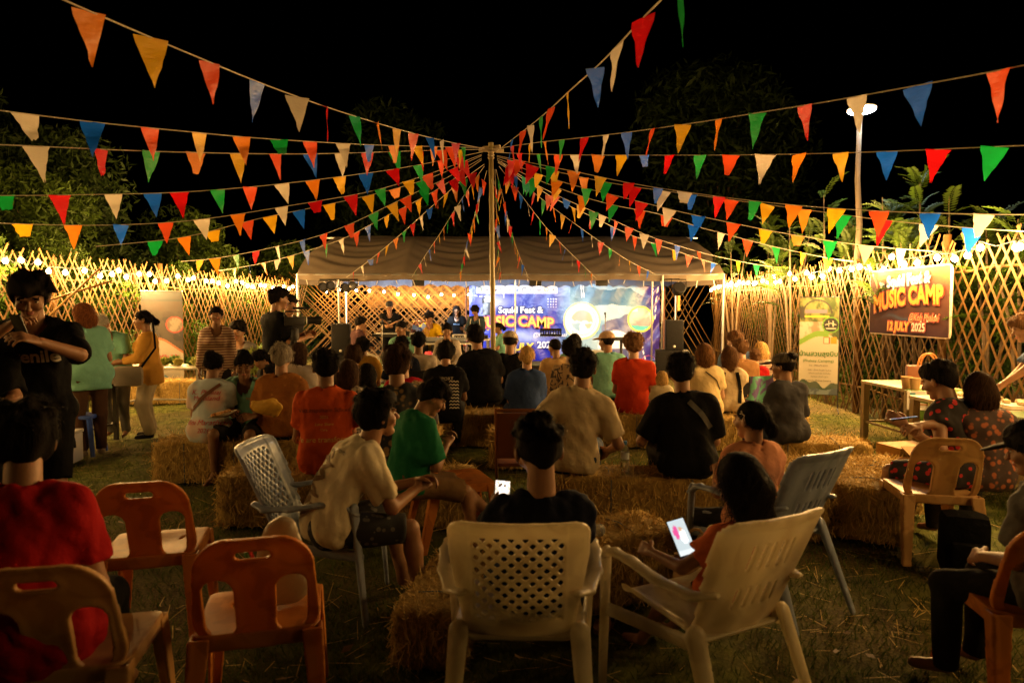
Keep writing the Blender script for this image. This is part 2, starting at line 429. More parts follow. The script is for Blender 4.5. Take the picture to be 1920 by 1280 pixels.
lattice('dense bamboo lattice fence behind the musicians', (-6.3, 20.9), (.0, 20.9), .03, FH + .25, .13, 45, .015, 5, posts=False)
lattice('bamboo lattice fence behind the right loudspeaker stack', (.2, 20.95), (5.7, 20.95), .03, FH + .25, .2, 60, .014, 8, posts=False)
bm_ = MB(); bm_.box((-2.7, 21.1, 1.98), (1.75, .012, .42), 0)
mt = bm_.build('bamboo_mat', BAM[2]); tag(mt, 'yellow woven bamboo blind fixed on the lattice behind the drum kit', 'blind')
for i in range(30):
    s_ = MB(); s_.box((0, 0, 0), (1.75, .006, .012)); s_.build('slat', BAM[0], mt, (-2.7, 21.084, 1.58 + i * .028))
# crossed loose bamboo poles leaning on the left fence
for i, (a, b) in enumerate([((-6.55, 9.3, 1.25), (-5.95, 9.9, 2.15)), ((-6.6, 9.3, 1.6), (-5.9, 10.1, 1.98))]):
    b_ = MB(); b_.tube([a, (Vector(a) + Vector(b)) / 2, b], [.018, .017, .014], 7)
    tag(b_.build('bamboo_pole', BAM[2]), ['upper', 'lower'][i] + ' loose bamboo cane tied across the left fence above the food table', 'pole', 'loose canes on the left fence')

# ------------------------------------------------------------ festoon bulbs along the fence tops
BULB = mat('lit_bulb', (1, .80, .45), .3, emit=45, ecol=(1, .70, .30)); BLK = mat('black_rubber', (.012, .012, .012), .55)
BULB.cycles.emission_sampling = 'NONE'
bulb_me = MB().lathe([(.002, -.075), (.022, -.066), (.034, -.045), (.034, -.03), (.02, -.008), (.014, 0)], n=12).mesh('bulb'); bulb_me.materials.append(BULB)
sock_me = MB().lathe([(.016, -.002), (.017, .03), (.008, .036)], n=8).mesh('socket'); sock_me.materials.append(BLK)
def festoon(label, pts, step, inn, seed, watt=STRING_W, every=1):
    q = random.Random(seed); t = thing('string_lights', label, 'string lights', pts[0], 0, 'strings of warm bulbs along the fences')
    base = Vector(pts[0]); cb = MB(); path = []; k = 0
    for a, b in zip(pts[:-1], pts[1:]):
        a = Vector(a); b = Vector(b); n = max(1, int((b - a).length / step)); prev = None
        for i in range(n):
            p = a.lerp(b, i / n) + Vector((q.uniform(-.03, .03), q.uniform(-.13, .13), q.uniform(-.09, .07)))
            path += [p - base + Vector((0, 0, .03)), a.lerp(b, (i + .5) / n) - base + Vector((0, 0, -.02))]
            o = link('bulb', bulb_me, None, t, p - base, (R(q.uniform(-15, 15)), R(q.uniform(-15, 15)), 0)); link('socket', sock_me, None, o)
            if k % every == 0:
                l = bpy.data.lights.new('bulb_light', 'POINT'); l.energy = watt * every; l.color = WARM; l.shadow_soft_size = .035
                lo = link('bulb_light', l, None, t, p - base + Vector(inn) * .2 + Vector((0, 0, -.05)))
            k += 1
    cb.tube(path, .006, 5); cb.build('cable', BLK, t); return t
festoon('string of warm bulbs along the top of the left fence', [(-6.84, 8.6, 2.22), (-6.74, 13.4, 2.2), (-6.03, 19.3, 2.18)], .31, (1, 0, 0), 1)
festoon('string of warm bulbs along the top of the right fence over the sign', [(5.54, 19, 2.18), (5.11, 10.4, 2.22), (4.9, 5.6, 2.25)], .31, (-1, 0, 0), 2)
festoon('string of warm bulbs on the lattice behind the musicians', [(-5.6, 20.7, 2.12), (-3, 20.7, 2.02), (-.9, 20.7, 1.95)], .38, (0, -1, 0), 3, watt=22)
festoon('string of warm bulbs on the left fence outside the view', [(-6.75, .6, 2.25), (-6.75, 8.3, 2.25)], .62, (1, 0, 0), 4, watt=16)
festoon('string of warm bulbs on the right fence outside the view', [(4.8, 5.2, 2.3), (4.6, .5, 2.3)], .62, (-1, 0, 0), 5, watt=16)

# ------------------------------------------------------------ stage canopy
CAN = mat('canopy_canvas', (.18, .142, .105), .85, var=.1, vs=1.2, bump=.15, bs=25, trans=.08); GREYP = mat('galvanised_pipe', (.45, .46, .48), .4, .7)
SX0, SX1, SY0, SYR, SY1, ZE, ZR = -4.95, 4.88, 15.8, 18.1, 20.4, 2.36, 3.45
tent = thing('canopy_tent', 'large beige canvas canopy over the stage with sagging folds', 'tent', (0, 0, 0))
def roof(name, y0, y1, seed, tz):
    nx, ny = 200, 46; q = np.random.RandomState(seed)
    u = np.linspace(0, 1, nx); v = np.linspace(0, 1, ny); U, Vv = np.meshgrid(u, v, indexing='ij')
    bay = np.mod(U * 4, 1); sag = np.sin(bay * np.pi) ** .8
    z = ZE + (ZR - ZE) * np.sin(Vv * np.pi / 2 * .92) ** .85 / math.sin(math.pi / 2 * .92) ** .85
    fold = np.sin((Vv * 26 + sag * 5.0 + 1.6 * np.sin(U * 9))) * .5 + .5 * np.sin(Vv * 43 + sag * 8.0 + U * 7)
    z = z - .11 * sag * np.sin(Vv * np.pi) + .028 * fold * (.25 + sag) * (1 - .6 * Vv) - .05 * sag * (1 - Vv)
    end = np.minimum(U, 1 - U); z -= .35 * np.clip(1 - end / .045, 0, 1) ** 2 * Vv
    X = SX0 + (SX1 - SX0) * U; Y = y0 + (y1 - y0) * Vv
    V = np.stack([X, Y, z], -1).reshape(-1, 3); i = np.arange(nx - 1)[:, None] * ny + np.arange(ny - 1)[None]
    Q = np.stack([i, i + ny, i + ny + 1, i + 1], -1).reshape(-1, 4)
    link(name, np_mesh(name, V, Q), CAN, tent)
roof('roof_panel', SY0, SYR, 1, 0); roof('roof_panel', SY1, SYR, 2, 0)
def strip(name, y, z0, z1, m, scallop, amp, x0=SX0, x1=SX1):
    n = 260; vs = []; fs = []
    for i in range(n + 1):
        x = x0 + (x1 - x0) * i / n; w = amp * math.sin(i * .55) + amp * .6 * math.sin(i * .21); b = scallop * abs(math.sin(i * .3))
        bay = math.sin(math.pi * ((i / n * 4) % 1)) * .05
        vs += [(x, y + w * .2, z1 - bay), (x, y + w, (z0 + z1) / 2 - bay), (x, y + w * 1.3, z0 + b - bay)]
    for i in range(n): a = i * 3; fs += [(a, a + 1, a + 4, a + 3), (a + 1, a + 2, a + 5, a + 4)]
    MB()._add(vs, fs).build(name, m, tent)
strip('valance', SY0 - .02, ZE - .13, ZE + .02, CAN, 0, .012)
strip('back_valance', SY1 - .35, 2.2, 2.62, mat('blue_grey_tarp', (.10, .12, .18), .7, var=.15, vs=2, trans=.1), .07, .02)
for x0, x1 in ((SX0 + .02, SX0 + .02), (SX1 - .02, SX1 - .02)):
    g = MB(); g._add([(x0, SY0, ZE - .1), (x0, SYR, ZR - .35), (x0, SY1, ZE - .1), (x0, SY1, ZE - .25), (x0, SYR, ZE - .2), (x0, SY0, ZE - .25)], [(0, 1, 4, 5), (1, 2, 3, 4)]); g.build('gable_panel', CAN, tent)
for x in (SX0, -.02, SX1):
    for y in (SY0, SY1):
        if x == -.02 and y == SY0: continue
        b = MB(); b.tube([(x, y, 0), (x, y, ZE)], .028, 10); b.lathe([(.07, 0), (.07, .012)], (x, y, 0)); b.build('leg', GREYP, tent)
for x in (.08, 3.4):
    b = MB(); b.tube([(x, 16.6, 0), (x, 16.6, 2.5)], .02, 8); b.build('inner_leg', GREYP, tent)
for y in (SY0, SYR, SY1):
    b = MB(); z = ZR - .04 if y == SYR else ZE - .02; b.tube([(SX0, y, z), (SX1, y, z)], .022, 8); b.build('purlin', GREYP, tent)
TIE = mat('white_tie', (.75, .75, .72), .8)
for i in range(24):
    x = SX0 + .2 + i * .41; b = MB(); dz = rnd.uniform(.1, .24); b.tube([(x, SY0 + .05, ZE - .05), (x + rnd.uniform(-.02, .02), SY0 + .06, ZE - .05 - dz * .5), (x + rnd.uniform(-.05, .05), SY0 + .06, ZE - .1 - dz)], .009, 5)
    b.build('tie', TIE, tent)
# white floods under the ridge that light the backdrop and the band
HOUS = mat('lamp_housing', (.03, .03, .03), .4)
for x, tx, w in ((.55, 1.2, .5), (2.1, 1.9, .5), (-2.2, -2.9, 1.9)):
    f = thing('flood_light', 'white flood lamp hung behind the canopy hem ' + {.55: 'above the music stand', 2.1: 'before the round emblem on the banner', -2.2: 'above the mixing desk'}[x], 'lamp', (x, 16.05, 2.19), 0, 'flood lamps under the canopy')
    aim = (Vector((tx, 20.2, 1.0)) - Vector((x, 16.05, 2.19))).normalized(); M = aim.to_track_quat('Z', 'Y').to_matrix().to_4x4()
    MB().box((0, 0, 0), (.14, .1, .04), .01, M=M).build('housing', HOUS, f)
    MB().box(aim * .045, (.12, .08, .003), 0, M=M).build('lens', mat('lit_led', (.9, .95, 1), .3, emit=12, ecol=(.85, .93, 1)), f)
    MB().tube([(0, 0, .05), (0, -.22, .14)], .01, 6).build('bracket', HOUS, f)
    l = bpy.data.lights.new('flood_beam', 'SPOT'); l.energy = FLOOD_W * w; l.color = (.74, .87, 1); l.spot_size = R(105); l.spot_blend = .7; l.shadow_soft_size = .08
    lo = link('flood_beam', l, None, f, aim * .07); lo.rotation_euler = aim.to_track_quat('-Z', 'Y').to_euler()
# ------------------------------------------------------------ tall lamp pole on the right
WOODP = mat('weathered_pole', (.17, .135, .10), .8, var=.35, vs=6, bump=.5, bs=30, stretch=(4, 4, .6))
lp = P(1606, 640, 10.9); lt = P(1603, 213, 10.9)
t = thing('lamp_pole', 'tall crooked wooden pole carrying a white ring lamp behind the right fence', 'lamp', (lp.x, 10.9, 0))
MB().tube([(0, 0, -.1), (.02, 0, 1.2), (-.03, 0, 2.1), (.0, 0, 2.9), (-.05, 0, 3.6), (-.04, 0, lt.z + .02)], [.062, .058, .052, .046, .04, .034], 10).build('pole', WOODP, t)
b = MB(); pr = [(.11, 0), (.2, .0), (.215, .015), (.2, .035), (.11, .035)]
hd = thing_head = MB().lathe([(.03, .05), (.2, .045), (.215, .03), (.205, .012), (.03, .02)], n=24).build('lamp_head', mat('lamp_white', (.7, .7, .7), .4), t, (-.03, -.04, lt.z + .03), (R(-4), 0, 0)); hd.scale = (1.0, 1.0, 1)
MB().lathe([(.09, .0), (.2, .0), (.2, .008), (.09, .008)], n=28).build('led_ring', mat('lit_led_ring', (.9, .97, 1), .3, emit=45, ecol=(.82, .95, 1)), hd)
MB().lathe([(.012, -.03), (.06, -.02), (.065, .01)], n=14).build('sensor', HOUS, hd)
l = bpy.data.lights.new('ring_light', 'POINT'); l.energy = POLE_W; l.color = (.8, .93, 1); l.shadow_soft_size = .12
link('ring_light', l, None, t, (-.05, -.1, lt.z - .12))

# ------------------------------------------------------------ bamboo mast and bunting
mast = thing('bamboo_mast', 'tall bamboo mast in the middle of the yard holding all bunting strings', 'pole', (P(926, 700, 9.4).x, 9.4, 0))
b = MB(); pts = []; rr = []
for i in range(41):
    z = 3.82 * i / 40; pts.append((-.035 * i / 40, 0, z)); rr.append(.036 - .004 * i / 40 + (.005 if i % 4 == 0 else 0))
b.tube(pts, rr, 10); b.build('culm', mat('bamboo_culm', (.26, .20, .07), .4, var=.3, vs=3, stretch=(5, 5, .5)), mast)
b = MB()
for z in (3.62, 3.66, 3.7): b.lathe([(.036, -.018), (.046, 0), (.036, .018)], (-.034, 0, z), 10)
b.box((-.03, -.01, 3.72), (.17, .02, .022), .006, rz=8); b.box((-.03, .03, 3.77), (.13, .018, .02), .006, rz=-20)
b.build('lashing', mat('rope', (.42, .33, .2), .9, var=.3), mast)

FC = {'o': (.82, .24, .012), 'O': (.78, .085, .02), 'y': (.80, .44, .012), 'r': (.62, .006, .010), 'b': (.006, .115, .80), 'g': (.006, .34, .06), 'w': (.74, .66, .56), 'p': (.85, .30, .22)}
FC = {k: tuple(.84 * x for x in c) for k, c in FC.items()}
FM = {k: mat('pennant_' + n, FC[k], .35, var=.08, vs=6, trans=.45, spec=.5, bump=.5, bs=30, bd=.012, stretch=(.5, .5, 1.5)) for k, n in zip('oOyrbgwp', ['orange', 'vermilion', 'yellow', 'red', 'blue', 'green', 'white', 'pink'])}
def pennant_mesh(k):
    q = random.Random(k); L, W = .25, .175; cut = [1, 1, .97, .62, .72, .8, 1, .94][k % 8]; n = 7; ph = q.uniform(0, 6); am = q.uniform(.001, .005); vs = []; fs = []
    for i in range(n + 1):
        f = i / n * cut; z = -L * f; w = W / 2 * (1 - f) * (1 + .04 * math.sin(i * 2 + ph)); sh = q.uniform(-.004, .004) + .006 * f * math.sin(ph)
        if cut < .95 and i == n: z += q.uniform(-.01, .02)
        for j in range(4):
            u = j / 3 * 2 - 1; zz = z + (q.uniform(-.022, .02) if (i == n and cut < .95) else 0)
            vs.append((sh + u * w, am * math.sin(f * 9 + u * 1.5 + ph) + .02 * f * math.cos(ph), zz))
    for i in range(n):
        for j in range(3): a = i * 4 + j; fs.append((a, a + 1, a + 5, a + 4))
    return MB()._add(vs, fs).mesh('pennant')
_pm = {}
def pennant(c, k):
    if (c, k) not in _pm: m = pennant_mesh(k); m.materials.append(FM[c]); _pm[c, k] = m
    return _pm[c, k]
CORD = mat('bunting_cord', (.55, .48, .38), .8)
def bunting(label, pts, Yend, flags, cut=0, seed=0, Y0=9.4, tail=None, size=1):
    cut = max(cut, .07) if cut >= 0 else 0
    """pts: photo polyline from the mast outwards; Yend: depth of its last point; the string runs in one vertical plane.
    flags: [(px, colour)] read along x, or along y where the polyline is steep"""
    q = random.Random(seed + 11); a, e = pts[0], pts[-1]; steep = abs(e[1] - a[1]) > abs(e[0] - a[0]) * 1.2; ax = 1 if steep else 0
    path = []
    for i in range(len(pts)):
        # smooth polyline
        pass
    T = np.array([p[ax] for p in pts], float); O = np.array([p[1 - ax] for p in pts], float); s = np.sign(T[-1] - T[0])
    def at(v):
        o = np.interp(v * s, T * s, O); x, y = (o, v) if steep else (v, o)
        w = (v - T[0]) / (T[-1] - T[0]); Y = 1 / ((1 - w) / Y0 + w / Yend); return P(x, y, Y)
    t = thing('bunting', label, 'bunting', at(T[0]), 0, 'bunting strings spread from the mast'); base = at(T[0])
    n = 26; cur = [at(T[0] + (T[-1] - T[0]) * i / n) - base for i in range(n + 1)]
    for _ in range(2): cur = [cur[0]] + [(cur[i - 1] + cur[i] * 2 + cur[i + 1]) / 4 for i in range(1, n)] + [cur[-1]]
    if tail: cur.append(Vector(tail) - base)
    MB().tube(cur, .0045, 5).build('cord', CORD, t)
    fv = np.array([T[0] + (T[-1] - T[0]) * i / n for i in range(n + 1)])
    C = np.array([tuple(c) for c in cur[:n + 1]])
    for v, c in flags:
        p = Vector([float(np.interp(v * s, fv * s, C[:, i])) for i in range(3)]); d = Vector([float(np.interp((v + 3 * s) * s, fv * s, C[:, i])) for i in range(3)]) - p
        if d.length < 1e-6: d = Vector((1, 0, 0))
        if d.x < 0: d = -d
        yaw = math.atan2(d.y, d.x); tilt = math.atan2(d.z, math.hypot(d.x, d.y))
        if abs(math.cos(yaw)) < .5: yaw = yaw + q.uniform(-.35, .35)
        k = q.choice([0, 1, 2, 6, 7]) if q.random() > cut else q.choice([3, 4, 5])
        o = link('pennant', pennant(c, k), None, t, p, (R(q.uniform(-14, 14)), -tilt * .9 + R(q.uniform(-7, 7)), yaw + R(q.gauss(0, 16))))
        o.scale = (q.uniform(.92, 1.08) * size, 1, q.uniform(.92, 1.08) * size)
    return t
def seq(xs, cs): return list(zip(xs, cs))
B = bunting
B('highest bunting string sweeping over the upper left corner of the yard', [(910, 279), (850, 269), (760, 247), (660, 217), (565, 185), (480, 153), (410, 124), (300, 78), (195, 33), (110, -3), (40, -40)], 2.85,
  seq([852, 825, 803, 773, 742, 706, 663, 611, 555, 481, 392, 282, 165], 'rwbOyogrwbOyo'), cut=-1, seed=3, tail=(-3.0, .4, 3.5))
B('second highest bunting string on the left, starting with a white pennant', [(908, 277), (780, 274), (690, 272), (590, 266), (522, 262), (452, 257), (373, 249), (280, 240), (172, 229), (45, 213), (-80, 197)], 4.3,
  seq([868, 840, 812, 780, 737, 690, 642, 580, 522, 452, 373, 280, 172, 45], 'gOoyobwOgoyObw'), cut=.3, seed=1)
B('level bunting string just below the second highest on the left', [(908, 280), (800, 282), (690, 286), (590, 289), (515, 289), (445, 288), (366, 286), (283, 284), (187, 280), (66, 274), (-90, 268)], 4.5,
  seq([862, 825, 785, 738, 688, 638, 580, 515, 445, 366, 283, 187, 66], 'rwyOrgrwbOyogrw'[2:15]), cut=.25, seed=2)
B('middle left bunting string from the mast to the dark hedge', [(905, 285), (830, 300), (783, 311), (735, 318), (685, 325), (635, 332), (585, 338), (528, 345), (468, 351), (407, 356), (335, 361), (286, 363), (212, 364), (111, 366), (5, 367), (-70, 366)], 6.0,
  seq([860, 826, 783, 735, 685, 635, 585, 528, 468, 407, 335, 286, 212, 111, 5], 'rOgrbyowOgrbwrg'), cut=.2, seed=3)
B('left bunting string ending above the bulbs at the picture edge', [(903, 290), (830, 318), (770, 338), (700, 360), (650, 368), (590, 378), (527, 388), (470, 398), (400, 409), (350, 415), (310, 418), (226, 422), (137, 423), (42, 420), (-60, 416)], 7.0,
  seq([868, 800, 765, 712, 657, 590, 527, 445, 378, 310, 226, 137, 42], 'rOygrrwowOboy'), cut=.35, seed=4)
B('left bunting string with green pennants low over the lattice top', [(903, 292), (820, 330), (760, 349), (700, 365), (640, 378), (560, 395), (505, 405), (450, 418), (395, 434), (340, 447), (257, 455), (180, 462)], 8.2,
  seq([850, 790, 740, 690, 617, 560, 506, 463, 398, 345, 290], 'rgoyybyOyogb'), cut=.45, seed=5)
B('drooping bunting string from the mast to the bulbs left of the tent', [(903, 297), (840, 333), (790, 356), (745, 377), (700, 400), (650, 424), (607, 440), (563, 452), (520, 462), (480, 471), (443, 478), (403, 485), (375, 488), (340, 490)], 11.5,
  seq([860, 825, 795, 760, 735, 700, 655, 607, 567, 520, 480, 443, 403, 375], 'rrgOygOObwrgoyw'), cut=.35, seed=6)
B('bunting string from the mast ending at the back end of the left fence', [(903, 300), (830, 350), (780, 378), (730, 402), (690, 424), (650, 446), (610, 460), (570, 472), (530, 485), (495, 493), (450, 502), (405, 508)], 14,
  seq([850, 815, 785, 755, 725, 690, 668, 640, 612, 575, 545, 520, 494, 468, 440], 'rOyOybOwgbywoby'), cut=.25, seed=7)
def run(pts, n, cols, o=0):
    a, e = pts[0], pts[-1]; ax = 1 if abs(e[1] - a[1]) > abs(e[0] - a[0]) * 1.2 else 0
    return [(a[ax] + (e[ax] - a[ax]) * (.06 + .92 * (i + .5) / n), cols[(i + o) % len(cols)]) for i in range(n)]
CY7 = 'rgoyObw'
for lab, pts, Ye, n, o in (
    ('bunting string from the mast down to the left front corner of the tent', [(908, 308), (862, 341), (812, 385), (769, 424), (731, 457), (697, 485), (650, 520)], 15.7, 15, 0),
    ('steep bunting string from the mast to the tent hem above the drummer', [(908, 312), (879, 353), (848, 401), (823, 442), (799, 476), (772, 520)], 15.7, 14, 2),
    ('steepest bunting string just left of the mast', [(913, 320), (900, 365), (889, 408), (881, 437), (874, 461), (862, 520)], 15.7, 13, 4),
    ('bunting string running almost straight down along the mast', [(928, 318), (930, 380), (932, 434), (936, 491), (940, 522)], 15.7, 13, 6),
    ('steepest bunting string just right of the mast', [(930, 318), (942, 366), (955, 421), (965, 455), (978, 491), (992, 522)], 15.7, 13, 1),
    ('bunting string from the mast to the tent hem above the round emblem', [(936, 312), (970, 356), (1017, 419), (1048, 453), (1093, 497), (1118, 522)], 15.7, 14, 3),
    ('bunting string from the mast to the tent hem near the right loudspeaker', [(940, 303), (991, 354), (1048, 398), (1095, 432), (1139, 463), (1178, 489), (1230, 515)], 15.7, 15, 5)):
    B(lab, pts, Ye, run(pts, n, CY7, o), cut=.05, seed=n + o, size=.92)
B('highest bunting string sweeping over to the top right of the mast', [(930, 285), (985, 243), (1030, 207), (1070, 168), (1120, 125), (1160, 84), (1207, 32), (1245, -5), (1290, -50)], 2.8,
  seq([962, 982, 996, 1015, 1035, 1065, 1117, 1158, 1207, 1275], 'bOwgOybwrg'), cut=-1, seed=20, tail=(1.2, 1.0, 3.6))
B('bunting string climbing to the right past the ring lamp', [(930, 279), (997, 267), (1056, 262), (1098, 258), (1139, 253), (1177, 248), (1226, 242), (1283, 233), (1350, 224), (1421, 211), (1510, 198), (1608, 181), (1722, 160), (1872, 133), (1990, 108)], 3.45,
  seq([962, 997, 1024, 1056, 1099, 1139, 1177, 1226, 1283, 1350, 1421, 1510, 1608, 1722, 1872], 'ryogrwbOyogrwbO'), cut=.05, seed=21)
B('level bunting string crossing the upper right sky', [(930, 286), (1011, 290), (1123, 291), (1257, 291), (1372, 291), (1500, 289), (1577, 287), (1665, 284), (1760, 280), (1867, 275), (1990, 270)], 4.75,
  seq([975, 1011, 1049, 1081, 1123, 1168, 1209, 1257, 1314, 1372, 1436, 1500, 1577, 1665, 1760, 1867], 'rgOwoybrgOwoybrg'), cut=.2, seed=22)
B('middle right bunting string in front of the leafy shoots', [(932, 292), (1010, 309), (1090, 323), (1160, 341), (1250, 355), (1340, 368), (1430, 379), (1500, 386), (1590, 393), (1690, 398), (1790, 401), (1920, 403), (2000, 402)], 5.8,
  seq([975, 1035, 1077, 1127, 1180, 1235, 1285, 1350, 1417, 1490, 1570, 1650, 1745, 1845], 'OgoyrbwrgoyObw'), cut=.3, seed=23)
B('right bunting string running just beneath the middle one', [(932, 294), (1010, 314), (1090, 333), (1160, 347), (1245, 358), (1300, 365), (1372, 375), (1440, 384), (1510, 393), (1590, 404), (1660, 414), (1740, 421), (1830, 429), (1920, 434), (1990, 437)], 6.2,
  seq([960, 1000, 1040, 1095, 1136, 1192, 1245, 1297, 1372, 1440, 1508, 1582, 1658, 1743, 1826], 'rryogrwbOyogrwb'), cut=.3, seed=24)
B('right bunting string dipping towards the sign board', [(932, 297), (1000, 324), (1070, 347), (1130, 361), (1200, 378), (1260, 394), (1310, 405), (1376, 419), (1440, 432), (1500, 443), (1557, 452), (1620, 461), (1690, 467), (1790, 474)], 8.2,
  seq([965, 1010, 1045, 1100, 1148, 1203, 1256, 1310, 1376, 1436, 1496, 1557, 1625, 1690], 'ryogOrwbOyogpw'), cut=.25, seed=25)
B('right bunting string reaching the bulbs left of the sign board', [(932, 300), (990, 331), (1045, 352), (1100, 372), (1160, 388), (1240, 400), (1301, 425), (1352, 436), (1400, 450), (1455, 464), (1505, 474), (1552, 485), (1600, 490)], 10.2,
  seq([960, 1003, 1046, 1095, 1150, 1200, 1250, 1301, 1352, 1402, 1455, 1505, 1552], 'rgyogOObwOgyow'), cut=.25, seed=26)
B('right bunting string falling to the right end of the tent', [(934, 303), (990, 338), (1040, 365), (1090, 387), (1134, 406), (1175, 424), (1212, 442), (1278, 463), (1330, 478), (1382, 489), (1420, 497), (1455, 501), (1490, 504)], 14,
  seq([957, 985, 1012, 1042, 1062, 1090, 1113, 1130, 1155, 1180, 1208, 1235, 1270, 1310, 1384, 1418, 1454], 'OgyObygwOOwObOygpw'), cut=.25, seed=27)
B('right bunting string ending on the tent roof corner', [(934, 305), (990, 342), (1040, 373), (1090, 397), (1130, 416), (1170, 436), (1220, 455), (1270, 471), (1310, 485), (1345, 495)], 15.6,
  seq([958, 990, 1030, 1075, 1110, 1150, 1190, 1225, 1265, 1292, 1318, 1338], 'rgOyrbOgyOpb'), cut=.2, seed=28)

# ------------------------------------------------------------ trees, hedge and shrubs beyond the fences
BARK = mat('bark', (.13, .09, .055), .9, var=.4, bump=.6, bs=25)
def leaf_cloud(lobes, n, size, seed, thin=.5):
    q = np.random.RandomState(seed); w = np.array([l[3] * l[3] for l in lobes]); w = w / w.sum(); V = []
    ci = q.choice(len(lobes), n, p=w); c = np.array([l[:3] for l in lobes])[ci]; r = np.array([l[3] for l in lobes])[ci]
    d = q.normal(size=(n, 3)); d /= np.linalg.norm(d, axis=1)[:, None]; p = c + d * (r * q.uniform(.5, 1.08, n) ** .5)[:, None] * np.array((1, 1, .85))
    cl = np.sin(p[:, 0] * 3.1 + 1.7 * np.sin(p[:, 2] * 2.3)) * np.sin(p[:, 2] * 3.3 + p[:, 1] * 2) ; p = p[cl > -.55]; n = len(p)
    u = q.normal(size=(n, 3)); u[:, 2] -= .5; u /= np.linalg.norm(u, axis=1)[:, None]; v = np.cross(u, q.normal(size=(n, 3))); v /= np.linalg.norm(v, axis=1)[:, None]
    s = size * q.uniform(.6, 1.4, n)[:, None]
    Vv = np.stack([p - u * s, p - v * s * thin * .5, p + u * s, p + v * s * thin * .5], 1).reshape(-1, 3); return Vv, np.arange(n * 4).reshape(-1, 4)
LEAF = [mat('leaf_' + a, c, .6, var=.5, vs=1.5, trans=.22, spec=.15) for a, c in (('dark', (.020, .036, .006)), ('olive', (.036, .062, .007)), ('bright', (.042, .080, .007)))]
def tree(label, x, y, h, w, n, size, m, seed, cat='tree', group='trees beyond the left fence', trunk=.12, thin=.5, low=.25):
    t = thing('tree' if cat == 'tree' else 'shrub', label, cat, (x, y, 0), 0, group); q = random.Random(seed); lobes = []
    for i in range(13):
        a = q.uniform(0, 6.28); f = q.uniform(low, .9); rr = w * (.9 if f < .6 else 1.15 - f * .75) * q.uniform(.25, .75)
        lobes.append((rr * math.cos(a), rr * math.sin(a), h * f, w * q.uniform(.28, .5)))
    lobes.append((0, 0, h * .82, w * .42)); lobes.append((0, 0, h * .5, w * .6))
    tr = MB(); tr.tube([(0, 0, -.1), (q.uniform(-.1, .1), 0, h * .35), (q.uniform(-.2, .2), .1, h * .8)], [trunk, trunk * .75, trunk * .2], 9).build('trunk', BARK, t)
    lm = MB()
    for l in lobes[:9]: lm.tube([(0, 0, h * q.uniform(.12, .4)), (l[0] * .6, l[1] * .6, l[2] * .8), (l[0], l[1], l[2])], [trunk * .4, trunk * .25, trunk * .1], 6)
    lm.build('limb', BARK, t)
    V, Q = leaf_cloud(lobes, n, size, seed, thin); link('crown', np_mesh('crown', V, Q, smooth=False), LEAF[m], t); return t
tree('tall dark tree filling the far left sky', -12.2, 13.0, 7.0, 3.3, 26000, .10, 0, 1)
tree('broad tree sloping down behind the left lattice', -10.4, 15.5, 5.6, 2.8, 24000, .09, 0, 2)
tree('lower bushy tree above the roll-up food banner', -8.9, 13.2, 4.2, 2.0, 18000, .075, 1, 3, low=.12)
tree('rounded tree behind the left fence near the tent', -8.9, 18.2, 4.3, 2.2, 18000, .08, 1, 4, low=.1)
tree('slim tree between the left fence end and the tent', -7.3, 21.8, 3.6, 1.6, 12000, .08, 1, 5, low=.1)
tree('huge unlit tree standing far behind the tent on the right', 9, 30, 12.5, 5.5, 16000, .22, 0, 6, group='dark trees in the night')
tree('huge unlit tree far behind the left end of the tent', -5, 33, 11, 5, 14000, .22, 0, 7, group='dark trees in the night')
for i, (x, y, h, w, n, m) in enumerate([(-7.50, 9.6, 2.9, .95, 8500, 2), (-7.60, 11.1, 3.1, 1.0, 8500, 1), (-7.40, 12.4, 2.5, .9, 8000, 2), (-7.30, 14.6, 2.7, .9, 7000, 2), (-7.00, 16.3, 2.6, .9, 7000, 1), (-6.60, 18.2, 2.5, .8, 6000, 2)]):
    tree(['bright leafy shrub behind the left lattice at the picture edge', 'tall olive shrub behind the left lattice by the reddish-haired woman', 'bright shrub behind the left lattice left of the roll-up banner',
          'bright shrub behind the lattice behind the patterned-blouse woman', 'olive shrub behind the lattice left of the cameraman', 'small bright shrub behind the last lattice before the tent'][i], x, y, h, w, n, .05, m, 20 + i, 'shrub', 'shrubs behind the left fence', .03, .5, .12)
for i, (x, y, h, w, n, m) in enumerate([(6.10, 7.2, 2.5, .9, 7000, 1), (6.20, 9, 2.6, .9, 8000, 2), (6.00, 11.3, 2.4, .85, 7000, 2), (6.20, 13.2, 2.7, .9, 7000, 2), (6.30, 15.3, 2.7, .9, 7000, 1), (6.50, 17.6, 2.9, 1, 7000, 1)]):
    tree(['olive shrub behind the right lattice at the picture edge', 'bright shrub behind the lattice just right of the sign board', 'bright shrub behind the lattice around the lamp pole',
          'bright shrub behind the lattice left of the lamp pole', 'olive shrub behind the lattice over the striped-shirt blonde', 'olive shrub behind the lattice beside the tent'][i], x, y, h, w, n, .05, m, 40 + i, 'shrub', 'shrubs behind the right fence', .03, .5, .12)
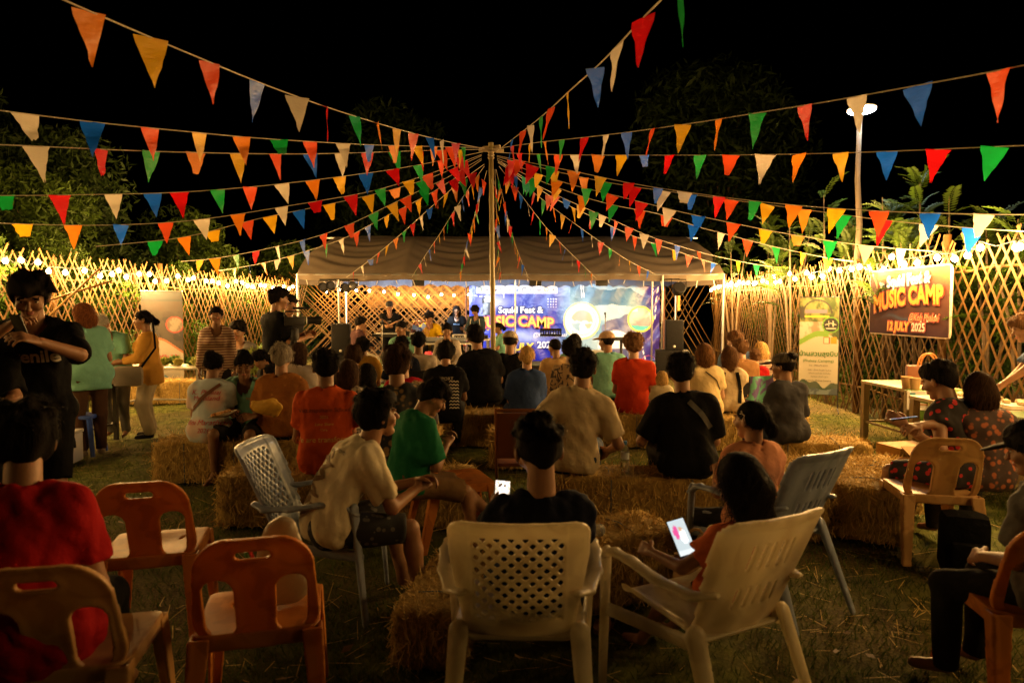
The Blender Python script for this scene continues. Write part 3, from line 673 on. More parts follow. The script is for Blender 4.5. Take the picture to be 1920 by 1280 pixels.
# saplings with feathered leaves
def frond_mesh(seed):
    q = random.Random(seed); vs = []; fs = []; n = 13; L = .62
    def pt(f): return Vector((L * f, 0, .10 * math.sin(f * 2.6) - .16 * f * f))
    for i in range(n):
        f = .16 + .84 * i / n; p = pt(f); l = .15 * (1 - abs(f - .5) * .9) * q.uniform(.85, 1.1)
        for s in (-1, 1):
            d = Vector((.5, s, -.28 + q.uniform(-.15, .15))).normalized(); w = d.cross(Vector((0, 0, 1))).normalized() * l * .17; a = len(vs)
            vs += [p, p + d * l * .45 + w, p + d * l, p + d * l * .45 - w]; fs.append((a, a + 1, a + 2, a + 3))
    m = MB()._add(vs, fs); m.tube([pt(i / 5) for i in range(6)], [.006, .005, .004, .003, .003, .002], 4, False); return m.mesh('frond', False)
FR = []
for k in range(3):
    for m in (0, 1, 2): me = frond_mesh(k); me.materials.append(LEAF[m]); FR.append(me)
def sapling(label, px, py, Y, n, m, seed):
    q = random.Random(seed); top = P(px, py, Y); t = thing('sapling', label, 'sapling', (top.x + .1, Y, 0), 0, 'feathery saplings behind the right fence'); h = top.z
    stems = MB(); tips = []
    for k in range(3):
        e = Vector((-.1 + q.uniform(-.5, .5) * (k > 0), q.uniform(-.4, .4) * (k > 0), h * (1 if k == 0 else q.uniform(.75, .95)) - .15))
        stems.tube([(0, 0, -.05), (e.x * .4, e.y * .4, h * .5), e], [.028, .02, .008], 6); tips.append(e)
    stems.build('stem', BARK, t)
    for i in range(int(n * 1.5)):
        e = tips[i % 3]; f = q.uniform(.45, 1) ** .6; p = Vector((e.x * (.3 + .7 * f), e.y * (.3 + .7 * f), e.z * f))
        o = link('frond', FR[q.randrange(3) * 3 + m], None, t, p, (R(q.uniform(-25, 25)), R(-18 - 45 * (f - .6) * 2 + q.uniform(-14, 14)), q.uniform(0, 6.28))); s = q.uniform(.5, .9); o.scale = (s, s, s)
for i, a in enumerate([(1725, 320, 9.6, 40, 2), (1655, 350, 9.9, 26, 2), (1780, 345, 9.2, 24, 1), (1545, 350, 11.5, 34, 1), (1480, 375, 13, 30, 1), (1440, 400, 14, 26, 1), (1910, 385, 7.6, 30, 2), (1850, 400, 8.4, 28, 1), (1600, 405, 11.2, 26, 2), (1370, 440, 16, 22, 0), (1690, 420, 9.2, 24, 1)]):
    sapling(['tallest feathery sapling behind the sign board', 'feathery sapling reaching up just right of the lamp pole', 'feathery sapling with drooping fronds above the sign corner', 'feathery sapling just left of the lamp pole',
             'feathery sapling above the white roll-up banner', 'feathery sapling above the seated audience at right', 'feathery sapling at the right picture edge', 'feathery sapling between sign board and picture edge',
             'bright low sapling at the foot of the lamp pole', 'dark feathery sapling beside the tent corner', 'low feathery sapling over the sign top'][i], *a, 60 + i)
# ------------------------------------------------------------ plastic chairs
def rbox2(x, z, cx, cz, hx, hz, r):
    ax = np.abs(x - cx) - hx + r; az = np.abs(z - cz) - hz + r
    return np.minimum(np.maximum(ax, az), 0) + np.sqrt(np.maximum(ax, 0) ** 2 + np.maximum(az, 0) ** 2) - r
def field(lo, hi, v, fn, k=3):
    lo = np.array(lo, float); n = np.ceil((np.array(hi) - lo) / v).astype(int) + 1; ax = [(lo[i] + v * np.arange(n[i])) for i in range(3)]
    g = fn(ax[0][:, None, None], ax[1][None, :, None], ax[2][None, None, :]); return nets(np.broadcast_to(g, n).astype(np.float32), lo, v)
def s2(a, b, k): h = np.clip(.5 + .5 * (b - a) / k, 0, 1); return b + (a - b) * h - k * h * (1 - h)
def leg_part(a, b, ra, rb, M=None, sq=1, v=.007): return np_mesh('leg', *Sdf().cone(a, b, ra, rb, 0, M, sq).mesh(v))
def orange_parts(v=.0065):
    P_ = {}
    yb = lambda x, z: -.17 - .13 * (z - .42) / .40 + .55 * x * x
    def back(x, y, z):
        w = .222 - .03 * (z - .42) / .4
        d = rbox2(x / w * .22, z, 0, .60, .22, .215, .125)
        d = np.maximum(d, -rbox2(x, z, 0, .752, .058, .0155, .0155))
        for s in (-1, 1): d = np.maximum(d, -rbox2(x - s * .022 * (z - .56), z, s * .122, .545, .052, .115, .045))
        rim = np.clip((.03 + d) / .03, 0, 1) * .006
        return np.maximum(np.abs(y - yb(x, z)) - .008 - rim, d * .9)
    P_['backrest'] = np_mesh('backrest', *field((-.25, -.36, .36), (.25, -.08, .84), v, back))
    def seat(x, y, z):
        d = rbox2(x, y, 0, .025, .215 , .215, .05); zs = .435 - .012 * np.exp(-((x / .12) ** 2 + ((y - .02) / .12) ** 2)) - .012 * np.clip((y - .15) / .09, 0, 1) ** 2
        sl = np.minimum(rbox2(x - .3 * (y - .05), y, .10, .07, .005, .022, .004), rbox2(x + .3 * (y - .05), y, -.10, .07, .005, .022, .004))
        top = np.maximum(np.maximum(np.abs(z - zs) - .006, d), -sl)
        sk = np.maximum(np.abs(d + .006) - .006, np.maximum(zs - .055 - z, z - zs)); return np.minimum(top, sk)
    P_['seat'] = np_mesh('seat', *field((-.24, -.21, .36), (.24, .26, .47), v, seat))
    P_['legs'] = []
    for sx, sy in ((-1, 1), (1, 1), (-1, -1), (1, -1)):
        a, b = (np.array((sx * .185, .2, .415)), np.array((sx * .215, .25, .012))) if sy > 0 else (np.array((sx * .19, -.175, .43)), np.array((sx * .22, -.27, .012)))
        def lg(x, y, z, a=a, b=b, sx=sx, sy=sy):
            t = np.clip((z - b[2]) / (a[2] - b[2]), 0, 1); cx, cy = b[0] + (a[0] - b[0]) * t, b[1] + (a[1] - b[1]) * t; w = .022 + .014 * t
            p1 = np.maximum(np.maximum(np.abs(x - cx - sx * w * .8) - .007, np.abs(y - cy) - w), 0) ; p1 = np.maximum(np.abs(x - cx - sx * w * .8) - .007, np.abs(y - cy) - w)
            p2 = np.maximum(np.abs(y - cy - sy * w * .8) - .007, np.abs(x - cx) - w); return np.maximum(s2(p1, p2, .01), np.maximum(b[2] - z, z - a[2] - .008))
        P_['legs'].append(np_mesh('leg', *field(np.minimum(a, b) - (.07, .07, .02), np.maximum(a, b) + (.07, .07, .03), v, lg)))
    return P_
def lounge_parts(kind, v=.0062):
    P_ = {}; yb = lambda x, z: -.16 - .20 * (z - .40) / .48 + .9 * x * x * (1 - .3 * (z - .4) / .48)
    def back(x, y, z):
        w = .2 + .045 * np.clip((z - .40) / .35, 0, 1)
        d = rbox2(x / w * .24, z, 0, .635, .24, .25, .05)
        if kind == 'lattice':
            a = (x + z * .95) / 1.414; b = (x - z * .95) / 1.414; p = .0345; aa = np.mod(a, p) - p / 2; bb = np.mod(b, p) - p / 2
            h = np.maximum(np.maximum(np.abs(aa), np.abs(bb)) - .0098, rbox2(x, z, 0, .655, .155, .17, .01))
        else:
            p = .046; xx = np.mod(x + p / 2, p) - p / 2
            h = np.minimum(np.maximum(rbox2(xx, z, 0, .735, .0055, .052, .005), np.abs(x) - .125), np.maximum(rbox2(xx, z, 0, .565, .0055, .045, .005), np.abs(x) - .10))
        rim = np.clip((.022 + d) / .022, 0, 1) ** 2; y0 = yb(x, z) + .012 * rim - .014 * np.clip((z - .84) / .045, 0, 1)
        rib = .003 * np.cos(x * 46) if kind != 'lattice' else .004 * (np.abs(x) > .17)
        return np.maximum(np.maximum(np.abs(y - y0 - rib) - .0075 - .004 * rim, d * .9), -h)
    P_['backrest'] = np_mesh('backrest', *field((-.27, -.42, .37), (.27, -.05, .91), v if kind == 'lattice' else v * 1.15, back))
    def seat(x, y, z):
        d = rbox2(x, y, 0, .055, .235, .235, .06); zs = .405 + .03 * (y + .18) / .45 + .05 * np.clip((np.abs(x) - .15) / .09, 0, 1) ** 2 - .02 * np.clip((y - .2) / .09, 0, 1) ** 2
        return np.maximum(np.abs(z - zs) - .009, d)
    P_['seat'] = np_mesh('seat', *field((-.26, -.2, .34), (.26, .32, .52), .009, seat))
    Mx = np.array(((0, 1, 0), (1, 0, 0), (0, 0, 1.))); P_['arms'] = []; P_['legs'] = []
    for sx in (-1, 1):
        pts = [(.205, -.235, .60), (.245, -.17, .585), (.285, -.03, .60), (.295, .12, .625), (.292, .235, .622), (.288, .285, .585)]; s = Sdf()
        for i in range(len(pts) - 1):
            a, b = [np.array((p[0] * sx, p[1], p[2])) for p in pts[i:i + 2]]; fw = nrm(b - a); u = nrm(np.cross(fw, (0, 0, 1))); M = np.stack([u, np.cross(u, fw), fw], 1)
            s.cone(a, b, .031 if i else .028, .031, .012, M, .42)
        P_['arms'].append(np_mesh('armrest', *s.mesh(.0085)))
        for a, b, r0, r1 in (((.288, .283, .60), (.27, .33, .015), .032, .024), ((.22, -.17, .43), (.245, -.34, .015), .04, .026)):
            a, b = np.array(a) * (sx, 1, 1), np.array(b) * (sx, 1, 1); d = nrm(b - a); u = nrm((sx * .35, a[1] / abs(a[1]), 0)); u = nrm(u - d * (u @ d)); M = np.stack([np.cross(u, d), u, d], 1)
            P_['legs'].append(np_mesh('leg', *Sdf().cone(a, b, r0, r1, 0, M, .55).mesh(.0085)))
        s = Sdf().cone((sx * .225, -.17, .40), (sx * .275, .3, .36), .03, .03, 0, Mx @ np.diag((1, 1, 1.)), .35)
        P_.setdefault('rails', []).append(np_mesh('side_rail', *s.mesh(.0085)))
    return P_
PLO = mat('orange_plastic', (.70, .26, .045), .45, var=.14, vs=7, pat='noise', col2=(.58, .20, .035), ps=5, trans=.28, bump=.03, bs=120, spec=.3)
PLT = mat('faded_orange_plastic', (.64, .38, .15), .42, pat='noise', col2=(.54, .30, .11), ps=5, var=.1, trans=.25, bump=.03, bs=120)
PLW = mat('cream_white_plastic', (.86, .78, .58), .35, var=.12, vs=7, pat='noise', col2=(.78, .69, .50), ps=4, trans=.52, bump=.03, bs=120)
PLB = mat('blue_grey_plastic', (.34, .40, .52), .3, var=.12, vs=7, pat='noise', col2=(.27, .32, .42), ps=5, trans=.2, bump=.03, bs=120)
OP, LLAT, LSL = orange_parts(), lounge_parts('lattice'), lounge_parts('slot')
def chair(label, parts, m, x, y, rz, group):
    rz += _off; t = thing('plastic_chair', label, 'chair', (x, y, 0), rz, group)
    def add(me, n):
        me = me.copy() if len(me.materials) and me.materials[0] != m else me
        if not len(me.materials): me.materials.append(m)
        else: me.materials[0] = m
        return link(n, me, None, t)
    for n in ('backrest', 'seat'): add(parts[n], n)
    for k, n in (('legs', 'leg'), ('arms', 'armrest'), ('rails', 'side_rail')):
        for me in parts.get(k, []): add(me, n)
    return t
def seatpos(px, py, Y, ztop=.82, ytop=-.3, rz=0):
    "chair origin from where the middle of its back's upper edge is seen"
    global _off
    p = P(px, py, Y); _off = math.degrees(math.atan((CX - px) / F)); rz += _off; return p.x + ytop * math.sin(R(rz)), Y - ytop * math.cos(R(rz))
GO, GL = 'armless orange plastic chairs', 'plastic armchairs'
x, y = seatpos(258, 917, 3.02, rz=-14); chair('empty orange plastic chair in front of the red-shirted person', OP, PLO, x, y, -14, GO)
x, y = seatpos(472, 1030, 2.28, rz=-6); chair('empty orange plastic chair with a paper bag on its seat', OP, PLO, x, y, -6, GO)
x, y = seatpos(60, 1062, 2.02, rz=-24); chair('faded orange chair carrying the red-shirted person at the picture corner', OP, PLT, x, y, -24, GO)
x, y = seatpos(1785, 828, 4.05, rz=22); chair('peach-orange plastic chair under the person in the red-dotted black outfit', OP, PLT, x, y, 22, GO)
CH4 = (x, y)
x, y = seatpos(770, 850, 4.5, rz=-78); chair('orange plastic chair mostly hidden under the green-shirted person', OP, PLO, x, y, -78, GO)
x, y = seatpos(2020, 1085, 2.4, rz=30); chair('orange plastic chair under the capped person at the right edge', OP, PLO, x, y, 30, GO)
x, y = seatpos(975, 994, 2.22, .885, -.36, 0); chair('cream armchair with a lattice of diamond holes in its back', LLAT, PLW, x, y, -1, GL); CHW = (x, y)
x, y = seatpos(1472, 1003, 2.30, .885, -.36, 49); chair('cream armchair with slotted back under the long-haired girl', LSL, PLW, x, y, 49, GL); CHS = (x, y)
x, y = seatpos(463, 832, 3.62, .885, -.36, -112); chair('blue-grey armchair under the man in the cream printed tee', LLAT, PLB, x, y, -112, GL); CHB = (x, y)
x, y = seatpos(1560, 872, 3.35, .885, -.36, 58); chair('blue-grey armchair behind the girl in the peach shirt', LSL, PLB, x, y, 58, GL)

# ------------------------------------------------------------ hay bales
HAY = mat('pressed_hay', (.36, .24, .075), .9, var=.45, vs=22, bump=1, bs=45, spec=.15, stretch=(1, 1, .5)); TW = mat('twine', (.10, .14, .2), .7)
def hay_meshes(seed, L=1.0, D=.42, Hh=.37):
    q = np.random.RandomState(seed); n = 12
    bm = bmesh.new(); bmesh.ops.create_cube(bm, size=1); bmesh.ops.subdivide_edges(bm, edges=bm.edges[:], cuts=9, use_grid_fill=True)
    for v in bm.verts:
        c = v.co; w = Vector((math.sin(c.y * 19 + c.z * 13 + seed), math.sin(c.x * 23 + c.z * 17), math.sin(c.x * 21 + c.y * 15 + seed * 2))) * .013
        rr = 1 - .16 * max(0, abs(c.x) * 2 - .8) * max(abs(c.z), abs(c.y)) * 2
        v.co = Vector((c.x * L, c.y * D * rr, c.z * Hh * rr + Hh / 2)) + w
        if v.co.z < .0: v.co.z = 0
    me = bpy.data.meshes.new('hay_block'); bm.to_mesh(me); bm.free(); me.polygons.foreach_set('use_smooth', [True] * len(me.polygons)); me.materials.append(HAY)
    # loose stalks
    N = 2300; V = []; f = q.choice(5, N, p=[.30, .30, .12, .14, .14]); u = q.uniform(-.5, .5, (N, 2))
    P0 = np.zeros((N, 3)); nn = np.zeros((N, 3))
    for k, (ax, s) in enumerate([(2, 1), (1, -1), (1, 1), (0, -1), (0, 1)]):
        m = f == k; o = [i for i in range(3) if i != ax]; P0[m, o[0]] = u[m, 0]; P0[m, o[1]] = u[m, 1]; P0[m, ax] = .5 * s; nn[m, ax] = s
    P0 *= (L, D, Hh); P0[:, 2] += Hh / 2
    d = q.normal(size=(N, 3)); d[:, 2] -= .25 * (f != 0); d[:, 2] = np.where(f != 0, d[:, 2] * 2.4 - .6, d[:, 2] * .6); d += nn * q.uniform(-.5, .7, N)[:, None]; d /= np.linalg.norm(d, axis=1)[:, None]
    ln = q.uniform(.04, .16, N)[:, None]; w = np.cross(d, nn + q.normal(size=(N, 3)) * .5); w /= np.linalg.norm(w, axis=1)[:, None] + 1e-9; w *= .0022
    a = P0 + nn * .004 - d * ln * .4; b = P0 + nn * .012 + d * ln * .6; b[:, 2] -= .02 * (ln[:, 0] > .1)
    a[:, 2] = np.maximum(a[:, 2], .004); b[:, 2] = np.maximum(b[:, 2], .004)
    V = np.stack([a - w, a + w, b + w, b - w], 1).reshape(-1, 3); st = np_mesh('stalks', V, np.arange(N * 4).reshape(-1, 4), smooth=False); st.materials.append(STRAW); return me, st
HB = {}
for k in range(4): HB[k] = hay_meshes(k)
for k in range(4): HB[k + 4] = hay_meshes(k + 10, 1.32)
def bale(label, x, y, rz, k, z=0):
    t = thing('hay_bale', label, 'hay bale', (x, y, z), rz, 'hay bales set out as seats'); me, st = HB[k]
    link('hay_block', me, None, t); tag(link('stalks', st, None, t), kind='stuff'); L = 1 if k < 4 else 1.32
    for s in (-.22, .22):
        b = MB(); b.tube([(s * L, -.222, .01), (s * L, -.225, .36), (s * L, 0, .386), (s * L, .225, .36), (s * L, .222, .01)], .004, 5, False); b.build('twine', TW, t)
    return t
for i, (px, Y, rz, k, lab) in enumerate([
    (405, 6.35, 4, 0, 'hay bale under the marathon-shirt woman'), (540, 6.45, -3, 1, 'hay bale under the grey-haired man in brown'), (590, 5.15, 6, 4, 'hay bale under the man in the orange-red polo'),
    (760, 5.05, 2, 2, 'dim hay bale under the person in dark floral shirt'), (1215, 5.05, -2, 5, 'long hay bale under the white-tee and black-tee pair'),
    (905, 7.95, 0, 6, 'hay bale running left of the blonde woman in blue'), (1015, 6.85, -3, 1, 'hay bale behind the brown folding chair'), (1110, 8.0, 2, 0, 'hay bale under the patterned-blouse woman by the mast'),
    (1235, 7.9, 0, 7, 'hay bale under the curly-haired man in red'), (1345, 7.75, -4, 2, 'hay bale under the cream-tee woman'), (880, 9.0, 0, 4, 'far hay bale left of the mast under the cycling jersey'),
    (975, 9.1, 1, 3, 'far hay bale under the capped man in black'), (1110, 9.35, 0, 5, 'far hay bale under the mint tee and white cap'), (1230, 9.3, -2, 1, 'far hay bale by the blonde child'),
    (1515, 6.3, -8, 0, 'hay bale under the woman with grey cap'), (1470, 5.1, 80, 3, 'hay bale end-on beside the girl in peach'), (1595, 5.3, 12, 1, 'shaded hay bale beside the dotted-outfit person'),
    (1100, 3.7, 25, 2, 'low broken hay bale holding the plastic bottle'), (838, 3.3, 80, 0, 'dark hay bale between blue-grey chair and cream chair'), (310, 11.4, 8, 6, 'hay bale along the left fence beneath the food table'), (245, 11.3, 4, 3, 'hay bale by the fence behind the woman in yellow'),
    (700, 6.8, 0, 5, 'hay bale in the dark middle of the audience'), (1430, 8.6, -6, 3, 'hay bale under the family at right'), (1640, 5.0, 60, 2, 'shaded bale end behind the orange chair')]):
    p = P(px, 700, Y); b_ = bale(lab, p.x, Y, rz, k)
    if 'dark hay' in lab: b_.scale = (.75, .75, .7)
# ------------------------------------------------------------ people
def rx(a): c, s = math.cos(R(a)), math.sin(R(a)); return np.array(((1, 0, 0), (0, c, -s), (0, s, c)))
def ry(a): c, s = math.cos(R(a)), math.sin(R(a)); return np.array(((c, 0, s), (0, 1, 0), (-s, 0, c)))
def rz_(a): c, s = math.cos(R(a)), math.sin(R(a)); return np.array(((c, -s, 0), (s, c, 0), (0, 0, 1)))
def ik(a, t, l1, l2, h):
    d = t - a; L = min(np.linalg.norm(d), (l1 + l2) * .995); L = max(L, abs(l1 - l2) + .02); n = nrm(d)
    x = (l1 * l1 - l2 * l2 + L * L) / (2 * L); hh = math.sqrt(max(l1 * l1 - x * x, 0)); p = nrm(h - n * (h @ n)); return a + n * x + p * hh, a + n * L
SKINC = dict(tan=(.30, .155, .085), dark=(.20, .10, .052), fair=(.46, .27, .18))
def skin(c): return mat('skin_' + c, SKINC[c], .5, var=.08, vs=30, bump=.06, bs=140, spec=.35, sss=.12)
def hairm(c): return mat('hair', c, .75, var=.6, vs=30, bump=.6, bs=60, stretch=(6, 6, .5), spec=.05)
BLACKH, DBROWN, RED_H, BLOND, GREYH, BROWN = (.010, .008, .007), (.035, .018, .009), (.16, .055, .02), (.46, .29, .11), (.33, .30, .26), (.11, .055, .025)
EYEW = mat('eye_white', (.6, .57, .52), .3); EYED = mat('eye_dark', (.012, .008, .006), .2); LIP = mat('lips', (.30, .095, .07), .45)
def cloth(name, c, **k): return mat(name, c, k.pop('rough', .85), bump=.9, bd=.012, bs=k.pop('bs', 14), var=k.pop('var', .1), spec=.08, sheen=.0, **k)
PEOPLE = {}
ARMS = {'lap': ((-.09, .27, .05), (.09, .27, .05)), 'phone': ((-.06, .33, .24), (.07, .33, .22)), 'knees': ((-.16, .44, .08), (.16, .44, .08)),
        'side': ((-.25, .04, -.13), (.25, .04, -.13)), 'cross': ((.10, .22, .28), (-.10, .24, .24)), 'eat': ((-.08, .32, .12), (.06, .25, .36)), 'table': ((-.2, .42, .16), (.2, .42, .16)),
        'chin': ((-.05, .3, .1), (.04, .2, .42)), 'front': ((-.12, .38, .10), (.12, .38, .12))}
def person(key, label, px, py, Y, rot=0, pose='sit', seat=.385, lean=10, side=0, twist=0, yaw=0, pitch=8, roll=0, fem=0, girth=1.0, sk='tan', hair=('short', BLACKH),
           shirt=None, sleeve=.62, pants=None, leg='long', arms='lap', feet=None, curl=.55, v=None, cap=None, group=None, hem=.09, S=None, shoes=None, knee_out=.25, strands=0, extra=None, sh_in=.016, handdirs=None, seed=None, elbow=None, hs=1.06, slump=.88):
    seed = seed if seed is not None else sum(map(ord, key)); v = v or max(.0105, min(.030, Y * .0036)); vf = max(.0062, min(.017, v * .62))
    rot = rot + math.degrees(math.atan((CX - px) / F)); T = P(px, py, Y); sit = pose == 'sit'
    # --- skeleton, unit size (1.70 m)
    M0 = rz_(twist * .3) @ rx(-lean * .55) @ ry(side * .6); M1 = rz_(twist * .7) @ rx(-lean) @ ry(side); M2 = rz_(twist) @ rx(-lean * 1.25) @ ry(side)
    pel = np.zeros(3); tl = slump if sit else 1; waist = pel + M0[:, 2] * .17 * tl; chest = waist + M1[:, 2] * .19 * tl; nb = chest + M2[:, 2] * (.145 - .1 * (1 - tl))
    Mh = rz_(twist + yaw) @ rx(-(lean * .35 + pitch)) @ ry(side * .4 + roll); Mn = rx(-(lean * .8 + pitch * .5)) @ ry(side * .6)
    hc = nb + Mn[:, 2] * .08 + Mh[:, 2] * .08 + Mh[:, 1] * .025
    top = hc + np.array((0, 0, .122 * hs)); hipz = .10 if sit else .915
    if S is None: S = (T.z - (seat if sit else 0)) / (top[2] + hipz)
    S = max(.5, min(1.22, S)); Rz = rz_(rot); base = np.array(T) - Rz @ (top * S); base[2] = 0; pz = T.z - top[2] * S
    O = np.array((0, 0, pz))
    W_ = lambda p: O + np.asarray(p) * S
    sw = (.165, .148)[fem]; hw = (.075, .085)[fem]
    sh = [nb + M2 @ np.array((s * sw, -.005, -.055)) for s in (-1, 1)]
    tg = ARMS[arms] if isinstance(arms, str) else arms
    if isinstance(arms, str) and not sit and arms not in ('side',): tg = tuple((a[0], a[1], a[2] + .06) for a in tg)
    el, wr = [], []
    for i, s in enumerate((-1, 1)):
        if len(tg[i]) == 4: tg = list(tg); tg[i] = ((np.array(tg[i][:3], float) - np.array((base[0], base[1], 0))) @ Rz - O) / S
        h = np.array((s * .55, -.5, -.8)) if elbow is None else np.array(elbow[i], float)
        e, w = ik(sh[i], np.array(tg[i], float), .285, .25, h); el.append(e); wr.append(w)
    if False: pass
    hip = [pel + rz_(twist * .2) @ np.array((s * .088, 0, -.015)) for s in (-1, 1)]
    gzv = -pz / S; kn, an, toe = [], [], []
    ft = feet or (((-.13, .42, 0), (.13, .42, 0)) if sit else ((-.095, .0, 0), (.095, .03, 0)))
    for i, s in enumerate((-1, 1)):
        f = np.array(ft[i], float); t = np.array((f[0], f[1], gzv + .075 + f[2])); k, a = ik(hip[i], t, .43, .42, np.array((s * knee_out, 1, .75 if sit else .1))); kn.append(k); an.append(a)
        fd = nrm((s * .22, 1, 0)) if len(f) < 5 else nrm((f[3], f[4], 0)); toe.append(a + fd * .15 + np.array((0, 0, -.05)))
    hasP = pants is not None
    # --- torso primitives
    def torso(s, inf, k):
        g = girth; fr = lambda M: M
        s.cone(W_(pel + M0 @ (-hw, 0, .0)), W_(pel + M0 @ (hw, 0, .0)), (.098 * g + inf) * S, (.098 * g + inf) * S, k, M0, .92)
        s.cone(W_(pel + M0[:, 2] * .02), W_(waist), (.138 * g + inf) * S, ((.122, .112)[fem] * g + inf) * S, k, M0, .72)
        s.cone(W_(waist), W_(chest), ((.122, .112)[fem] * g + inf) * S, ((.150, .134)[fem] * (.6 + .4 * g) + inf) * S, k, M1, .68)
        s.cone(W_(nb + M2 @ (-sw * .68, -.01, -.075)), W_(nb + M2 @ (sw * .68, -.01, -.075)), (.070 + inf) * S, (.070 + inf) * S, k, M2, .95)
        for q in (-1, 1): s.cone(W_(nb + M2 @ (q * .035, -.012, .0)), W_(nb + M2 @ (q * sw * .9, -.008, -.035)), (.042 + inf * .6) * S, (.044 + inf * .8) * S, k)
        if g > 1.12: s.ell(W_(waist + M1 @ (0, .05, -.05)), np.array((.13, .11, .12)) * (g - .1) * S + inf, k, M1)
        if fem:
            for q in (-1, 1): s.ell(W_(chest + M1 @ (q * .065, .085, -.02)), np.array((.066, .06, .062)) * S + inf * .6, k, M1)
    k1 = .035 * S
    body = Sdf(); torso(body, -.014 if shirt else 0, k1)
    body.cone(W_(nb + M2[:, 2] * -.03), W_(hc - Mh[:, 2] * .05 - Mh[:, 1] * .02), .058 * S, .052 * S, .02 * S)
    sa = -.010 if sleeve > .9 else -.003
    for i in (0, 1):
        body.cone(W_(sh[i]), W_(el[i]), (.051 * girth ** .5 + sa) * S, (.040 + sa * .5) * S, .02 * S); body.cone(W_(el[i]), W_(wr[i]), .0405 * S, .027 * S, .015 * S)
        body.cone(W_(hip[i]), W_(kn[i]), (.078 * girth ** .6 - (.012 if hasP else 0)) * S, (.054 - (.004 if hasP else 0)) * S, .03 * S)
        m = kn[i] + (an[i] - kn[i]) * .3; back = nrm(np.cross(an[i] - kn[i], (1, 0, 0)))
        body.cone(W_(kn[i]), W_(m - back * .004), .052 * S, .052 * S, .02 * S); body.cone(W_(m - back * .004), W_(an[i]), .052 * S, .034 * S, .02 * S)
        body.cone(W_(an[i] + np.array((0, 0, -.01))), W_(toe[i]), .036 * S, .028 * S, .02 * S)
    Vs, Qs, Ms = [], [], []
    def put(vq, mi):
        V, Q = vq
        if not len(V): return
        Qs.append(Q + sum(len(x) for x in Vs)); Vs.append(V); Ms.append(np.full(len(Q), mi) if np.isscalar(mi) else mi)
    put(body.mesh(v * 1.12), 0)
    # --- head
    H = lambda p: W_(hc + Mh @ np.asarray(p, float) * hs)
    S0, S = S, S * hs
    hd = Sdf(); kf = .018 * S
    hd.ell(H((0, -.012, .028)), np.array((.073, .093, .090)) * S, kf, Mh); hd.cone(H((0, .022, -.02)), H((0, .052, -.082)), .061 * S, .030 * S, .03 * S)
    for q in (-1, 1):
        hd.ell(H((q * .036, .06, -.022)), np.array((.026, .024, .024)) * S, kf, Mh); hd.ell(H((q * .076, -.006, -.006)), np.array((.011, .021, .031)) * S, .006 * S, Mh @ rz_(q * 22))
        hd.ell(H((q * .03, .074, .026)), np.array((.026, .016, .009)) * S, .010 * S, Mh)
    hd.cone(H((0, .085, .012)), H((0, .107, -.018)), .008 * S, .0135 * S, .010 * S); hd.ell(H((0, .100, -.022)), np.array((.019, .011, .009)) * S, .008 * S, Mh)
    hd.ell(H((0, .083, -.046)), np.array((.022, .013, .0065)) * S, .007 * S, Mh); hd.ell(H((0, .081, -.058)), np.array((.019, .012, .0075)) * S, .007 * S, Mh); hd.ell(H((0, .073, -.088)), np.array((.02, .016, .014)) * S, .012 * S, Mh)
    hd.cone(W_(nb + M2[:, 2] * .0), H((0, -.02, -.05)), .055 * S, .052 * S, .02 * S)
    V, Q = hd.mesh(vf)
    lc = (V - H((0, 0, 0))) @ Mh / S; fc = lc[Q].mean(1)
    mi = np.zeros(len(Q), int); mi[(np.abs(fc[:, 0]) < .024) & (np.abs(fc[:, 2] + .0515) < .0085) & (fc[:, 1] > .08)] = 2
    mi[(np.abs(np.abs(fc[:, 0]) - .032) < .017) & (np.abs(fc[:, 2] - .0335 + .25 * (np.abs(fc[:, 0]) - .032)) < .0042) & (fc[:, 1] > .06)] = 1
    put((V, Q), mi)
    for q in (-1, 1):  # eyeballs
        e = Sdf().ell(H((q * .031, .0725, .010)), np.array((.0135, .0115, .0075 if pitch < 18 else .005)) * S, 0, Mh).mesh(max(.0045, vf * .6))
        c = (e[0] - H((q * .031, .0725, .010))) @ Mh / S
        if len(e[1]): f = c[e[1]].mean(1); put(e, np.where((np.abs(f[:, 0]) < .0075) & (f[:, 1] > 0), 4, 3))
    S = S0
    # --- hands
    for i, s in enumerate((-1, 1)):
        d = nrm(wr[i] - el[i]); inw = nrm(np.array((-s * .8, .15, -.55)))
        if handdirs and handdirs[i] is not None: d = nrm(handdirs[i][0]); inw = nrm(handdirs[i][1])
        n = nrm(inw - d * (inw @ d)); u = np.cross(d, n) * s   # u: towards the thumb
        if u[1] < 0 and abs(u[1]) > .3 and not handdirs: u = u
        hn = Sdf(); w0 = wr[i]; M = np.stack([u, n, d], 1); fk = .005 * S
        for o in (-.022, 0, .022): hn.cone(W_(w0 + d * .012 + u * o * .5), W_(w0 + d * .082 + u * o * 1.15), .021 * S, .019 * S, .008 * S, M, .62)
        for j in range(4):
            b = w0 + d * .090 + u * (.031 - .0205 * j); ln = (.92, 1, .95, .78)[j]; a = 0; p = b; r = .0092 if vf < .01 else .0105
            for q_, L in enumerate((.040, .026, .021)):
                a += curl * (38, 46, 30)[q_] + (j * 3); nd = d * math.cos(R(a)) + n * math.sin(R(a)) + u * (.05 - .035 * j) * (q_ == 0)
                e = p + nd * L * ln; hn.cone(W_(p), W_(e), r * S, r * .9 * S, .003 * S); p = e; r *= .9
        b = w0 + d * .025 + u * .026; t1 = b + nrm(d * .55 + u * .62 + n * .4) * .045; t2 = t1 + nrm(d * .8 + u * .12 + n * .5) * .032; t3 = t2 + nrm(d * .8 - u * .1 + n * .55) * .024
